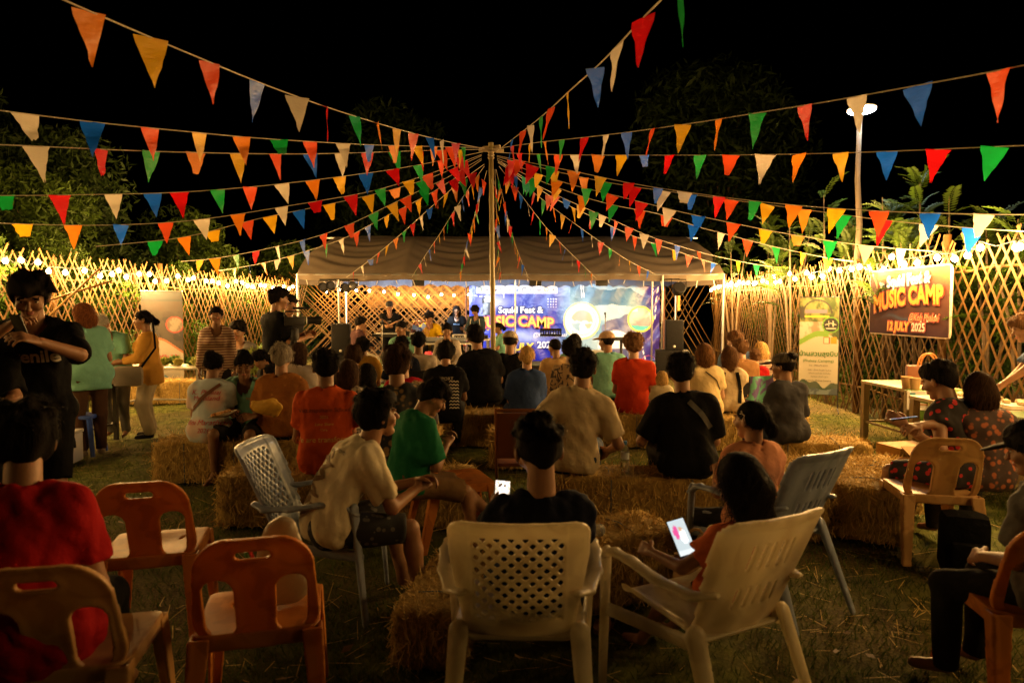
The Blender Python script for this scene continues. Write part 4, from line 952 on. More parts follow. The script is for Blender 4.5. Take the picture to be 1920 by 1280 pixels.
        hn.cone(W_(b), W_(t1), .0145 * S, .0115 * S, fk).cone(W_(t1), W_(t2), .0112 * S, .0102 * S, .002).cone(W_(t2), W_(t3), .0102 * S, .0085 * S, .002)
        hn.cone(W_(w0 - d * .03), W_(w0 + d * .02), .027 * S, .025 * S, .01 * S, M, .85); put(hn.mesh(min(vf, .0105)), 0)
    t = thing('person', label, 'person', base, rot, group)
    Vn, Qn, Mi = np.concatenate(Vs), np.concatenate(Qs), np.concatenate(Ms)
    bo = link('body', np_mesh('body', Vn, Qn, Mi), [skin(sk), hairm(hair[1] if hair[0] not in ('bald',) else BLACKH), LIP, EYEW, EYED], t)
    rec = dict(t=t, S=S, pz=pz, rot=rot, base=base, W=W_, M0=M0, M1=M1, M2=M2, nb=nb, chest=chest, waist=waist, pel=pel, hc=hc, Mh=Mh, wr=wr, el=el, sh=sh, kn=kn, an=an, H=H, Rz=Rz)
    # --- shirt
    fa = folds(seed, .018 * min(1, .6 + .5 * S), 22); fb = folds(seed + 77, .008, 62); fold = lambda X, Y, Z: fa(X, Y, Z) + fb(X, Y, Z)
    if shirt is not None:
        s = Sdf(); torso(s, sh_in, k1 * 1.25)
        if hem > .15: s.cone(W_(pel), W_(pel - M0[:, 2] * hem), .145 * S * girth, .165 * S * girth, .04, M0, .8)
        ends = []
        for i in (0, 1):
            if sleeve <= 0: continue
            if sleeve <= 1: e = sh[i] + (el[i] - sh[i]) * sleeve; s.cone(W_(sh[i]), W_(e), (.064 + .008 * (girth - 1)) * S, .062 * S if sleeve < .9 else .05 * S, .025 * S, None, 1, True)
            else: s.cone(W_(sh[i]), W_(el[i]), .063 * S, .052 * S, .025 * S); e = el[i] + (wr[i] - el[i]) * min(1, sleeve - 1); s.cone(W_(el[i]), W_(e), .051 * S, .040 * S, .02 * S, None, 1, True)
        A = W_(nb); nk = nrm(W_(hc) - A); up0 = M0[:, 2]; hp = W_(pel - up0 * hem)
        def post(g, X, Y, Z):
            g = g + fold(X, Y, Z) * np.clip(1.2 - 0 * X, 0, 1)
            x, y, z = X - A[0], Y - A[1], Z - A[2]; tt = x * nk[0] + y * nk[1] + z * nk[2]
            dd = np.sqrt(np.maximum(x * x + y * y + z * z - tt * tt, 0)); yy = x * M2[0, 1] + y * M2[1, 1] + z * M2[2, 1]
            g = np.maximum(g, np.minimum(.066 * S - dd + np.clip(yy, 0, .1) * .5, tt + .05 * S + np.clip(yy, -.1, .2) * .45))
            g = np.maximum(g, -((X - hp[0]) * up0[0] + (Y - hp[1]) * up0[1] + (Z - hp[2]) * up0[2]))
            if sleeve <= 0:
                for i, q_ in ((0, -1), (1, 1)):
                    c = W_(sh[i] + M2 @ (q_ * .012, 0, 0)); ax = M2[:, 0] * q_; g = np.maximum(g, ((X - c[0]) * ax[0] + (Y - c[1]) * ax[1] + (Z - c[2]) * ax[2]))
            return g
        rec['shirt'] = link('shirt', np_mesh('shirt', *s.mesh(v, post)), shirt, t)
    # --- trousers, shorts, skirt
    if hasP:
        s = Sdf(); g = girth; inf = .012
        if leg in ('skirt', 'longskirt'):
            s.cone(W_(pel + M0 @ (-hw, 0, .0)), W_(pel + M0 @ (hw, 0, .0)), (.105 * g + inf) * S, (.105 * g + inf) * S, k1, M0, .92); s.cone(W_(pel + M0[:, 2] * .15), W_(pel), .125 * g * S, .15 * g * S, .03, M0, .75)
            if sit:
                for i in (0, 1): s.cone(W_(hip[i]), W_(kn[i]), .105 * S, .09 * S, .09 * S); s.cone(W_(kn[i]), W_(an[i] if leg == 'longskirt' else kn[i] + (an[i] - kn[i]) * .35), .09 * S, .1 * S, .08 * S, None, 1, True)
            else:
                m = (an[0] + an[1]) / 2 if leg == 'longskirt' else (kn[0] + kn[1]) / 2; s.cone(W_(pel), W_(m + (0, 0, -.02)), .15 * S * g, .155 * S, .04, M0, .75, True)
        else:
            s.cone(W_(pel + M0 @ (-hw, 0, .0)), W_(pel + M0 @ (hw, 0, .0)), (.098 * g + inf) * S, (.098 * g + inf) * S, k1, M0, .95)
            if not sit or hem < .06: s.cone(W_(pel), W_(pel + M0[:, 2] * .11), .13 * g * S, .128 * g * S, .03, M0, .74)
            for i in (0, 1):
                wd = 1.25 if leg == 'wide' else 1
                if leg == 'shorts': s.cone(W_(hip[i]), W_(hip[i] + (kn[i] - hip[i]) * .93), .092 * S * g ** .6, .079 * S, .03 * S, None, 1, True)
                else:
                    s.cone(W_(hip[i]), W_(kn[i]), .089 * S * g ** .6 * wd ** .5, .068 * S * wd, .03 * S); s.cone(W_(kn[i]), W_(an[i] + (0, 0, -.01)), .066 * S * wd, .052 * S * wd ** 1.5, .02 * S, None, 1, True)
        f2 = folds(seed + 5, .009, 15 if leg != 'wide' else 26)
        rec['pants'] = link('skirt' if 'skirt' in leg else 'shorts' if leg == 'shorts' else 'trousers', np_mesh('trousers', *s.mesh(v, lambda g, X, Y, Z: g + f2(X, Y, Z))), pants, t)
    if shoes is not None:
        for i in (0, 1):
            s = Sdf(); d = nrm(toe[i] - an[i]); s.cone(W_(an[i] + (0, 0, -.035)), W_(toe[i] + nrm((d[0], d[1], 0)) * .015), .046 * S, .038 * S, .02)
            link('shoe', np_mesh('shoe', *s.mesh(max(v * .7, .008), lambda g, X, Y, Z: np.maximum(g, .004 - Z))), shoes, t)
    # --- hair
    S0, S = S, S * hs
    st, hcx = hair[0], hair[1]; ln = hair[2] if len(hair) > 2 else .3
    if st != 'none':
        s = Sdf(); tight = st in ('pony', 'bun', 'crop')
        r = np.array((.081, .101, .097) if tight else (.088, .108, .104)); r = r + (.012 if st == 'curly' else 0) + (.006 if st == 'mop' else 0)
        s.ell(H((0, -.014, .028)), r * S, .02, Mh)
        if st in ('short', 'mop', 'curly'):
            s.ell(H((0, -.024, .004)), np.array((.0775, .088, .088)) * S, .02, Mh); s.ell(H((.02, .045, .085)), np.array((.062, .055, .04)) * S, .03, Mh)
        if st in ('long', 'bob'):
            L = .09 if st == 'bob' else ln; e = hc + Mh @ np.array((0, -.07, -.06)); dn = nrm(np.array((0, 0, -1.)) - Mh[:, 1] * .0 + M2[:, 2] * -.6)
            s.cone(H((0, -.035, .0)), W_(e), .088 * S, .084 * S, .03, Mh, .85); s.cone(W_(e), W_(e + dn * L * .6), .082 * S, .074 * S, .03, Mh, .5); s.cone(W_(e + dn * L * .6), W_(e + dn * L), .072 * S, .035 * S, .03, Mh, .45)
            for q in (-1, 1): s.cone(H((q * .068, -.01, .01)), H((q * .074, .005, -.09 - min(L, .12) * .4)), .028 * S, .022 * S, .025)
        if st == 'pony':
            s.ell(H((0, -.105, .03)), np.array((.026, .03, .026)) * S, .02, Mh); a, b = H((0, -.112, .02)), H((0, -.140, -.035)); c = b + np.array((0, 0, -ln)) * S; s.cone(a, b, .022 * S, .036 * S, .02); s.cone(b, c, .036 * S, .012 * S, .02)
        if st == 'bun': s.ell(H((0, -.085, .085)), np.array((.045, .045, .042)) * S, .012, Mh)
        if st in ('short', 'mop', 'curly'):
            qt = np.random.RandomState(seed + 9)
            for _ in range(16 if st != 'curly' else 26):
                az, elv = qt.uniform(-2.6, 2.6) - 1.57, qt.uniform(.15, 1.3); d_ = np.array((math.cos(az) * math.cos(elv), math.sin(az) * math.cos(elv), math.sin(elv))); p0 = np.array((0, -.014, .028)) + d_ * r * .93; tn = qt.normal(size=3); tn -= d_ * (tn @ d_); tn = nrm(tn + (0, .5, -.3)); s.cone(H(p0), H(p0 + tn * .035 + d_ * qt.uniform(.006, .018)), .024 * S, .007 * S, .010)
        nf = 3.0 if st == 'curly' else 1.0; C0 = H((0, 0, 0)); q = np.random.RandomState(seed); ph = q.uniform(0, 6, 6)
        def post(g, X, Y, Z):
            x, y, z = [(X - C0[0]) * Mh[0, j] / S + (Y - C0[1]) * Mh[1, j] / S + (Z - C0[2]) * Mh[2, j] / S for j in range(3)]
            th = np.arctan2(x, y + .02 * 0)
            am = {'mop': .009, 'short': .006, 'curly': .013, 'crop': .002}.get(st, .0035)
            if st == 'curly': g = g + am * (np.sin(x * 95 + ph[0] + 2 * np.sin(z * 60)) * np.sin(y * 88 + ph[1]) * np.sin(z * 92 + ph[2]) - .1) * 1.5
            else: g = g + am * (np.sin(th * 5 + z * 26 + ph[0]) * .4 + np.sin(x * 70 - z * 35 + ph[1]) * .3 + .5 * np.sin(x * 60 + y * 45 + ph[2]))
            line = np.where(y > 0, .64 * y, .92 * y) - .004 - z + .012 * np.sin(x * 55 + ph[3]) * (st in ('mop', 'short'))
            if st in ('long', 'bob'): cut = np.minimum(y - .012, line)
            elif st in ('mop',): cut = np.maximum(np.minimum(y - .03, .5 * y + .004 - z + .01 * np.sin(x * 60 + ph[4])), -.07 - z + 0 * x)
            else: cut = np.maximum(line, -.088 - z + 0 * x)
            return np.maximum(g, cut * S)
        hv = max(vf, .0075); V, Q = s.mesh(hv, post); ho = link('hair', np_mesh('hair', V, Q), hairm(hcx), t)
        strands = strands or int(min(800, 4200 / Y))
        if len(V):
            from mathutils.kdtree import KDTree
            q = np.random.RandomState(seed + 1); kd = KDTree(len(V)); [kd.insert(c_, i_) for i_, c_ in enumerate(V)]; kd.balance()
            lv = (V - H((0, 0, 0))) @ Mh / S; okv = np.where((lv[:, 1] < .045) & (lv[:, 2] > (-9 if st in ('long', 'bob', 'pony') else .005)))[0]; okv = okv if len(okv) else np.arange(len(V)); i = q.choice(okv, strands); p = V[i]; c = H((0, -.012, .03)); segs = 5; Lt = {'crop': .03, 'curly': .05, 'short': .05, 'mop': .065, 'long': .22, 'bob': .13}.get(st, .09)
            L = q.uniform(.5, 1.1, strands)[:, None] * Lt * S / segs; wd_ = max(.0013, Y * .00042); out = (.0008 + q.exponential(.0042, strands).clip(0, .016))[:, None] * S; d0 = q.normal(size=(strands, 3)) * (1.1 if st == 'curly' else .4); pts = []
            for k_ in range(segs + 1):
                n = p - c; n[:, 2] *= .35 if st in ('long', 'bob') else 1; n /= np.linalg.norm(n, axis=1)[:, None] + 1e-9; pts.append((p + n * out * (1 + k_ * .2), n))
                dn = np.array((0, 0, -1.)) + d0 * (1 if st != 'curly' else (1.3 if k_ % 2 else -.8)); dn -= n * (dn * n).sum(1)[:, None]; dn /= np.linalg.norm(dn, axis=1)[:, None] + 1e-9; p2 = p + dn * L
                if k_ < segs: sn = np.array([tuple(kd.find(t_)[0]) for t_ in p2]); far_ = np.linalg.norm(sn - p2, axis=1)[:, None] > .02 * S; p = np.where(far_, p2, sn * .95 + p2 * .05)
            VV, QQ = [], []
            for k_, (pp, n) in enumerate(pts):
                dn = pts[min(k_ + 1, segs)][0] - pts[max(k_ - 1, 0)][0]; w = np.cross(dn, n); w /= np.linalg.norm(w, axis=1)[:, None] + 1e-9; w *= wd_ * (1 - .7 * k_ / segs); VV.append(np.stack([pp - w, pp + w], 1))
            VV = np.stack(VV, 1).reshape(-1, 3); b0 = np.arange(strands)[:, None] * (2 * segs + 2) + 2 * np.arange(segs)[None]; QQ = np.stack([b0, b0 + 1, b0 + 3, b0 + 2], -1).reshape(-1, 4); mi_ = np.repeat(q.randint(0, 2, strands), segs)
            so = link('loose_strands', np_mesh('loose_strands', VV, QQ, mi_), [hairm(hcx), mat('hair_light', tuple(min(1, x_ * 1.6 + .002) for x_ in hcx), .7, var=.3, spec=.06)], ho); tag(so, kind='stuff')
    if cap is not None:
        s = Sdf(); s.ell(H((0, -.012, .04)), np.array((.094, .113, .092)) * S, .01, Mh); Mc = np.stack([Mh[:, 0], Mh[:, 2], Mh[:, 1]], 1); up = Mh[:, 2]; c = H((0, 0, .036))
        crown = np_mesh('cap', *s.mesh(vf, lambda g, X, Y, Z: np.maximum(g, -((X - c[0]) * up[0] + (Y - c[1]) * up[1] + (Z - c[2]) * up[2]))))
        co = link('cap', crown, cap, t); b = Sdf().cone(H((0, .085, .044)), H((0, .15, .032)), .072 * S, .062 * S, 0, Mc, .13); link('brim', np_mesh('brim', *b.mesh(min(vf, .007))), cap, co)
    S = S0; PEOPLE[key] = rec; return rec
def wpt(rec, p):
    "unit skeleton point -> world"
    return Vector(rec['Rz'] @ rec['W'](p) + np.array((rec['base'][0], rec['base'][1], 0)))
def on_cloth(rec, which, name, me, m, org, right, up, fwd, off=.004):
    "press flat lettering (x right, y up) onto a garment seen along fwd; all in unit skeleton space"
    from mathutils.bvhtree import BVHTree
    o = rec[which]; bvh = BVHTree.FromPolygons([v.co[:] for v in o.data.vertices], [p.vertices[:] for p in o.data.polygons])
    org = Vector(rec['W'](org)); r, u, f = Vector(nrm(right)), Vector(nrm(up)), Vector(nrm(fwd))
    bm = bmesh.new(); bm.from_mesh(me); bm.transform(Matrix())
    for _ in range(2):
        ed = [e for e in bm.edges if e.calc_length() > .02]
        if ed: bmesh.ops.subdivide_edges(bm, edges=ed, cuts=1); bmesh.ops.triangulate(bm, faces=bm.faces[:])
    for v_ in bm.verts:
        p = org + r * v_.co.x + u * v_.co.y; h = bvh.ray_cast(p - f * .5, f, 1.2)
        v_.co = (h[0] - f * off) if h[0] is not None else p
    m2 = bpy.data.meshes.new(name); bm.to_mesh(m2); bm.free(); bpy.data.meshes.remove(me); return link(name, m2, m, o)
def back_print(rec, txt, size, dz, m, dx=0, shear=0, bold=0, name='lettering'):
    M = rec['M1']; c = rec['chest'] + M[:, 2] * dz + M[:, 0] * dx; return on_cloth(rec, 'shirt', name, text_mesh(txt, size, bold, shear=shear), m, c, M[:, 0], M[:, 2], M[:, 1])
def front_print(rec, txt, size, dz, m, dx=0, shear=0, bold=0, name='lettering'):
    M = rec['M1']; c = rec['chest'] + M[:, 2] * dz - M[:, 0] * dx; return on_cloth(rec, 'shirt', name, text_mesh(txt, size, bold, shear=shear), m, c, -M[:, 0], M[:, 2], -M[:, 1])
C_BLK = cloth('black_cotton', (.006, .006, .0065)); C_NAVY = cloth('navy_cotton', (.008, .010, .022)); C_MINT = cloth('mint_cotton', (.17, .40, .32)); C_CREAM = cloth('cream_cotton', (.60, .52, .36)); C_RED = cloth('red_cotton', (.30, .008, .008))
C_DENIM = cloth('denim', (.035, .05, .085)); C_DARK = cloth('dark_twill', (.02, .019, .018)); C_BROWNP = cloth('brown_trousers', (.085, .045, .025)); C_GREYP = cloth('grey_trousers', (.16, .15, .14))
AUD, STG, BYS = 'seated audience', 'people performing and helping on stage', 'people standing by the food tables'
def tag_person(*a, **k): return person(*a, **k)
p = person
# ---- foreground
p('near', 'man in dark navy tee on the cream lattice-back armchair, looking at a glowing phone', 1010, 823, 2.62, rot=2, seat=.38, lean=-15, pitch=24, yaw=12, hs=1.14, hair=('short', BLACKH), shirt=C_NAVY, pants=C_DENIM, leg='shorts',
  arms=((*(P(925, 965, 3.0)), 1), (.2, .36, .12)), feet=((-.25, .55, 0), (.2, .56, 0)), strands=900, girth=1.05, handdirs=(((.15, .5, .8), (.7, -.4, .2)), None), curl=.5)
p('girl', 'long-haired girl in orange shirt reclined on the slotted cream armchair with a phone', 1385, 896, 2.72, rot=40, seat=.37, lean=-22, pitch=44, yaw=4, hs=1.25, slump=.8, fem=1, hair=('long', BLACKH, .30), shirt=cloth('orange_cotton', (.55, .13, .04)), pants=C_BLK, leg='shorts',
  arms=((*(P(1222, 1035, 2.85)), 1), (*(P(1300, 1050, 2.88)), 1)), feet=((-.2, .62, 0), (.05, .66, 0)), strands=700, sleeve=.5, curl=.6)
p('cream', 'man in cream printed tee leaning forward on the blue-grey armchair with clasped hands', 702, 747, 3.55, rot=-72, seat=.41, lean=34, pitch=-14, yaw=4, hair=('mop', BLACKH), shirt=C_CREAM, pants=mat('dotted_black', (.012, .012, .013), .85, pat='dots', col2=(.10, .10, .10), ps=26), leg='shorts',
  arms=((-.01, .53, .16), (.05, .52, .14)), feet=((-.16, .5, 0), (.16, .48, 0)), strands=900, sleeve=.72, curl=.8)
p('green', 'person in green tee looking down at food in their hands, legs crossed', 808, 722, 4.35, rot=-62, seat=.43, lean=14, pitch=30, yaw=-16, hair=('short', BLACKH), shirt=cloth('green_cotton', (.012, .13, .055)), pants=cloth('brown_shorts', (.17, .10, .045)), leg='shorts',
  arms=((-.02, .30, .26), (.08, .30, .24)), feet=((.30, .62, .18), (.16, .5, 0)), strands=500, sleeve=.75, curl=.7, girth=1.1)
p('red', 'heavy person in red tee seen from behind on the faded orange chair at lower left', 42, 782, 2.3, rot=-14, seat=.43, lean=8, pitch=12, yaw=10, fem=1, girth=1.28, hair=('mop', BLACKH), shirt=C_RED, pants=C_BLK, arms='lap', feet=((-.15, .42, 0), (.2, .5, 0)), strands=900, hem=.13)
p('boy', 'standing teenager in oversized black tee reading a phone at the left edge', 56, 528, 4.15, rot=158, pose='stand', lean=4, pitch=26, yaw=16, hair=('mop', BLACKH), shirt=C_BLK, sleeve=.92, sh_in=.022, hem=.24, pants=C_BLK, leg='shorts', arms=((*(P(72, 640, 3.86)), 1), (*(P(14, 612, 3.9)), 1)), strands=1100, curl=.75, girth=.92, elbow=((-.9, -.3, -.6), (.9, -.1, -.6)))
p('edge', 'person in black tee cut off by the left picture edge, arm bent', -70, 560, 3.9, rot=170, pose='stand', lean=2, hair=('short', BLACKH), shirt=C_BLK, sleeve=.85, pants=C_BLK, arms=((-.18, .34, .12), (.18, .3, .15)))
p('ponytail', 'girl in peach shirt with star hairclip and ponytail', 1408, 762, 3.6, rot=36, seat=.40, lean=0, pitch=2, yaw=20, fem=1, hair=('pony', BLACKH, .15), shirt=cloth('peach_cotton', (.62, .27, .15)), pants=C_DARK, arms='phone', strands=600, sleeve=.7)
p('whitetee', 'slim man in plain beige tee on the long hay bale, leaning on his left arm', 1092, 668, 5.05, rot=-2, lean=6, side=8, pitch=6, hair=('short', BLACKH), shirt=cloth('beige_cotton', (.52, .42, .27)), pants=C_DENIM, arms=((-.27, .12, .12), (.25, .2, .02)), feet=((-.3, .42, 0), (.1, .5, 0)), strands=700, sleeve=.75, girth=.96)
p('blacktee', 'man in black tee with a bag strap on his shoulder on the long hay bale', 1277, 676, 5.0, rot=10, lean=7, side=-4, pitch=8, yaw=4, hair=('short', BLACKH), shirt=C_BLK, pants=C_DARK, arms=((-.30, .30, .10), (.12, .3, .06)), strands=700, sleeve=.8, girth=1.15)
p('greycap', 'woman in grey cap and dark grey tee on the hay bale at right, in profile', 1468, 670, 6.2, rot=38, lean=8, pitch=2, yaw=34, fem=1, hair=('bun', BLACKH), cap=cloth('grey_cap', (.10, .085, .065)), shirt=cloth('charcoal_cotton', (.045, .045, .052)), pants=C_DENIM, sleeve=.8, arms=((-.1, .3, .08), (.1, .3, .06)))
DOT = mat('red_dotted_black', (.014, .010, .010), .85, pat='dots', col2=(.50, .02, .02), ps=19)
p('dots', 'person in black outfit with red dots on the orange chair at right, holding a phone', 1763, 690, 4.55, rot=56, seat=.43, lean=12, pitch=18, yaw=8, fem=1, girth=1.15, hair=('short', BLACKH), shirt=DOT, sleeve=.28, pants=DOT, leg='shorts', arms=((*(P(1700, 800, 4.35)), 1), (*(P(1722, 798, 4.3)), 1)), feet=((-.12, .50, 0), (.12, .46, 0)), strands=600)
p('longbrown', 'woman with long brown hair in patterned top beside the red-dotted person', 1836, 708, 4.45, rot=30, seat=.42, lean=6, pitch=14, fem=1, hair=('long', DBROWN, .22), shirt=mat('patterned_top', (.06, .035, .03), .85, pat='flower', col2=(.45, .13, .05), ps=24), pants=C_DARK, arms='phone', strands=400)
p('capman', 'dim person in dark cap and grey tee leaning down at the right edge', 1940, 800, 2.7, rot=66, seat=.43, lean=8, pitch=14, yaw=10, hair=('short', BLACKH), cap=C_DARK, shirt=cloth('washed_grey_cotton', (.12, .115, .11)), pants=C_DARK, arms=((-.06, .3, .05), (.3, .12, -.12)), girth=1.15, hs=1.02, sleeve=.66)
p('seller', 'food seller in blue tee reaching over the right table', 1925, 598, 6.1, rot=100, pose='stand', lean=24, pitch=18, hair=('short', BROWN), shirt=cloth('blue_cotton', (.05, .08, .16)), pants=C_DARK, arms=((-.14, .56, .02), (.12, .50, -.02)), sleeve=.6)
# ---- left side
p('mintlady', 'woman with reddish bobbed hair in mint tee, back turned at the food table', 155, 576, 7.35, rot=18, pose='stand', lean=8, pitch=16, yaw=24, fem=1, girth=1.18, hair=('bob', RED_H), shirt=C_MINT, hem=.16, pants=C_BROWNP, arms=((-.12, .32, .12), (.14, .3, .08)), group=BYS, shoes=mat('pale_shoe', (.3, .24, .18), .7))
p('mintman', 'man in mint tee bending over the food table behind the reddish-haired woman', 192, 596, 8.1, rot=150, pose='stand', lean=26, pitch=28, hair=('crop', GREYH), shirt=C_MINT, pants=C_GREYP, arms=((-.1, .38, .08), (.12, .40, .1)), group=BYS)
p('yellow', 'woman in yellow jacket with grey shoulder bag and wide pale trousers, in profile', 268, 588, 8.3, rot=78, pose='stand', lean=4, pitch=6, yaw=8, fem=1, girth=1.08, hair=('pony', BLACKH, .2), shirt=cloth('mustard_jacket', (.52, .27, .05)), sleeve=1.75, hem=.18, pants=cloth('pale_trousers', (.40, .34, .24)), leg='wide', arms=((-.12, .34, .15), (.06, .36, .14)), group=BYS, shoes=C_DARK)
p('patterned', 'older woman standing in striped patterned blouse beside the hay bales', 405, 581, 9.1, rot=176, pose='stand', lean=2, pitch=2, fem=1, hair=('bun', BLACKH), shirt=mat('woven_stripe_blouse', (.42, .31, .22), .85, pat='stripe', col2=(.15, .06, .045), ps=9), sleeve=1.85, hem=.2, pants=C_DARK, arms='side', sk='dark', group=BYS)
p('camman', 'man in black polo operating the video camera on its tripod', 522, 547, 8.5, rot=-62, pose='stand', lean=4, pitch=6, yaw=-10, hair=('short', BLACKH), shirt=C_BLK, hem=.16, pants=C_GREYP, arms=((.0, .40, .28), (.14, .36, .25)), sleeve=.7, group='camera crew')
p('glasses', 'person with glasses half hidden behind the cameraman', 543, 560, 9.2, rot=-150, pose='stand', lean=2, hair=('short', BLACKH), shirt=C_DARK, pants=C_DARK, arms='cross', group='camera crew')
p('plate', 'woman in mint tee with headband eating from a plate, facing the camera', 457, 668, 6.35, rot=160, lean=12, pitch=14, yaw=18, fem=0, girth=1.12, hair=('bun', BLACKH), shirt=C_MINT, pants=C_DARK, leg='shorts', arms=((-.16, .36, .14), (.06, .36, .17)), sk='dark', feet=((-.1, .36, 0), (.2, .40, .0)))
MAR = mat('marathon_tee', (.42, .50, .56), .85, pat='flower', col2=(.55, .42, .38), ps=3)
p('marathon', 'woman from behind in pale printed run tee with a brown strap and scrunchie', 400, 668, 6.35, rot=-24, lean=8, pitch=10, fem=1, girth=1.1, hair=('bun', BLACKH), shirt=MAR, pants=C_DENIM, hem=.14, arms='eat')
p('brownpolo', 'grey-haired man in brown polo shirt seen from behind', 528, 655, 6.45, rot=-8, lean=12, pitch=6, hair=('short', (.22, .19, .15)), shirt=cloth('brown_polo', (.30, .115, .025)), pants=C_DARK, girth=1.15, arms='lap', sleeve=.8)
p('redpolo', 'man in orange-red polo with printed lines on the back', 610, 667, 5.15, rot=-6, lean=8, pitch=8, yaw=8, hair=('short', BLACKH), shirt=cloth('orange_red_polo', (.58, .085, .014)), pants=C_DARK, arms='eat', hem=.14, strands=500, girth=1.05)
p('floral', 'man with thick hair in dark floral shirt in the middle of the audience', 743, 661, 5.2, rot=4, lean=6, pitch=8, hair=('mop', DBROWN), shirt=mat('dark_floral_shirt', (.012, .014, .016), .85, pat='flower', col2=(.24, .15, .06), ps=17), pants=C_DARK, strands=700, girth=1.05)
p('shawl', 'woman with long dark hair in pale patterned blouse beside the orange-red polo', 652, 682, 5.9, rot=-14, lean=10, pitch=10, fem=1, hair=('long', DBROWN, .12), shirt=mat('pale_pattern_blouse', (.46, .40, .30), .85, pat='noise', col2=(.10, .08, .06), ps=12), pants=C_DARK)
p('bluekid', 'child with black bob in blue patterned shirt', 688, 688, 6.4, rot=0, seat=.385, lean=6, fem=1, hair=('bob', BLACKH), shirt=mat('blue_pattern_shirt', (.06, .10, .13), .85, pat='flower', col2=(.3, .06, .05), ps=20), pants=C_DARK)
p('redvest', 'person in crimson shirt hidden behind the floral shirt man', 757, 672, 6.9, rot=6, lean=8, hair=('short', BLACKH), shirt=cloth('crimson_cotton', (.36, .01, .02)), pants=C_DARK)
p('whitehead', 'small fair-haired child low between the floral shirt and the cycling jersey', 783, 722, 5.9, rot=10, seat=.385, hair=('short', (.42, .33, .2)), shirt=mat('floral_blouse', (.05, .04, .04), .85, pat='flower', col2=(.5, .25, .05), ps=14), pants=C_DARK)
p('yellowtee', 'man in mustard yellow tee near the left loudspeaker', 680, 639, 8.9, rot=6, lean=6, hair=('short', BLACKH), shirt=cloth('mustard_cotton', (.46, .25, .035)), pants=C_DARK)
p('navyman', 'person in navy shirt with shiny hair ornament', 753, 638, 8.7, rot=8, lean=8, hair=('short', BLACKH), shirt=C_NAVY, pants=C_DARK, seat=.4)
p('whiteback', 'man in white tee on a dark folding chair', 785, 630, 8.9, rot=-6, lean=6, hair=('short', BLACKH), shirt=cloth('white_cotton', (.62, .52, .4)), pants=C_DARK, seat=.42)
p('cycling', 'man in black cycling jersey with pale chevrons, head bowed', 835, 650, 7.5, rot=2, lean=14, pitch=20, hair=('mop', BLACKH), shirt=C_BLK, pants=C_DARK, arms='phone', girth=1.05, hem=.14)
p('bigblack', 'broad man in black tee leaning to his left', 893, 618, 8.6, rot=8, lean=10, side=-9, pitch=8, hair=('short', BLACKH), shirt=C_BLK, pants=C_DARK, girth=1.22, arms=((-.35, .2, .1), (.1, .3, .08)), sleeve=.75)
p('capblack', 'man in black shirt and pale cap just right of the mast', 957, 627, 8.8, rot=4, lean=8, yaw=-20, hair=('crop', BLACKH), cap=cloth('pale_cap', (.45, .38, .26)), shirt=C_BLK, pants=C_DARK, girth=1.18)
p('blue', 'blonde woman with ponytail in blue dress', 988, 655, 7.35, rot=2, lean=8, pitch=8, fem=1, girth=1.22, hair=('pony', BLOND, .22), shirt=cloth('blue_dress', (.030, .055, .15)), pants=cloth('blue_dress', (.030, .055, .15)), leg='skirt', arms='eat', sleeve=.85, sk='fair', hem=.05)
p('tan', 'man with cropped hair in tan shirt, head turned left', 1040, 640, 9.3, rot=6, lean=6, yaw=38, hair=('crop', BLACKH), shirt=cloth('tan_shirt', (.44, .28, .12)), pants=C_DARK, girth=1.1)
p('blackhairmint', 'woman with long black hair in mint shirt near the music stand', 1077, 631, 9.6, rot=-4, lean=6, fem=1, hair=('long', BLACKH, .2), shirt=C_MINT, pants=C_DARK)
p('leafprint', 'curly dark-haired woman in cream leaf-print blouse', 1070, 645, 7.9, rot=-8, lean=8, pitch=8, yaw=10, fem=1, hair=('curly', BLACKH), shirt=mat('leaf_print', (.40, .27, .14), .85, pat='noise', col2=(.045, .03, .022), ps=11), pants=C_DARK, sleeve=.85)
p('mintcap', 'man in mint tee and beige cap looking left', 1137, 627, 9.1, rot=6, lean=7, pitch=2, yaw=42, hair=('crop', BLACKH), cap=cloth('beige_cap', (.44, .30, .19)), shirt=C_MINT, pants=C_DARK, girth=1.2)
p('curlyred', 'man with curly hair in bright red tee', 1187, 634, 8.0, rot=-4, lean=4, pitch=4, yaw=20, hair=('curly', (.13, .065, .03)), shirt=cloth('bright_red_cotton', (.52, .045, .012)), pants=C_DARK, sk='fair', hem=.16, girth=1.08)
p('blondechild', 'small child with long blond hair', 1242, 700, 7.6, rot=-6, seat=.385, lean=6, fem=1, hair=('long', BLOND, .2), shirt=C_CREAM, pants=C_DARK, sk='fair')
p('creamtee', 'woman with brown shoulder-length hair in cream tee and thin strap', 1320, 650, 7.75, rot=12, lean=8, yaw=10, fem=1, girth=1.1, hair=('long', (.12, .055, .02), .1), shirt=cloth('pale_yellow_cotton', (.60, .46, .24)), pants=C_DENIM, sk='fair', sleeve=.6, hem=.12)
p('longhairpack', 'woman with very long brown hair and black bag straps', 1368, 655, 7.9, rot=6, lean=6, fem=1, hair=('long', (.085, .042, .02), .32), shirt=cloth('offwhite_vest', (.5, .4, .26)), pants=C_DARK, sk='fair', sleeve=.3)
p('browntee', 'man in brown tee in front of the lattice at right', 1387, 643, 8.6, rot=20, lean=8, yaw=25, hair=('short', BROWN), shirt=cloth('brown_tee', (.24, .12, .045)), pants=C_DARK, sk='fair', girth=1.15)
p('blueback', 'man in blue shirt behind the brown tee man', 1378, 627, 9.4, rot=10, lean=6, yaw=35, hair=('short', BROWN), shirt=cloth('sky_shirt', (.13, .2, .34)), pants=C_DARK, sk='fair')
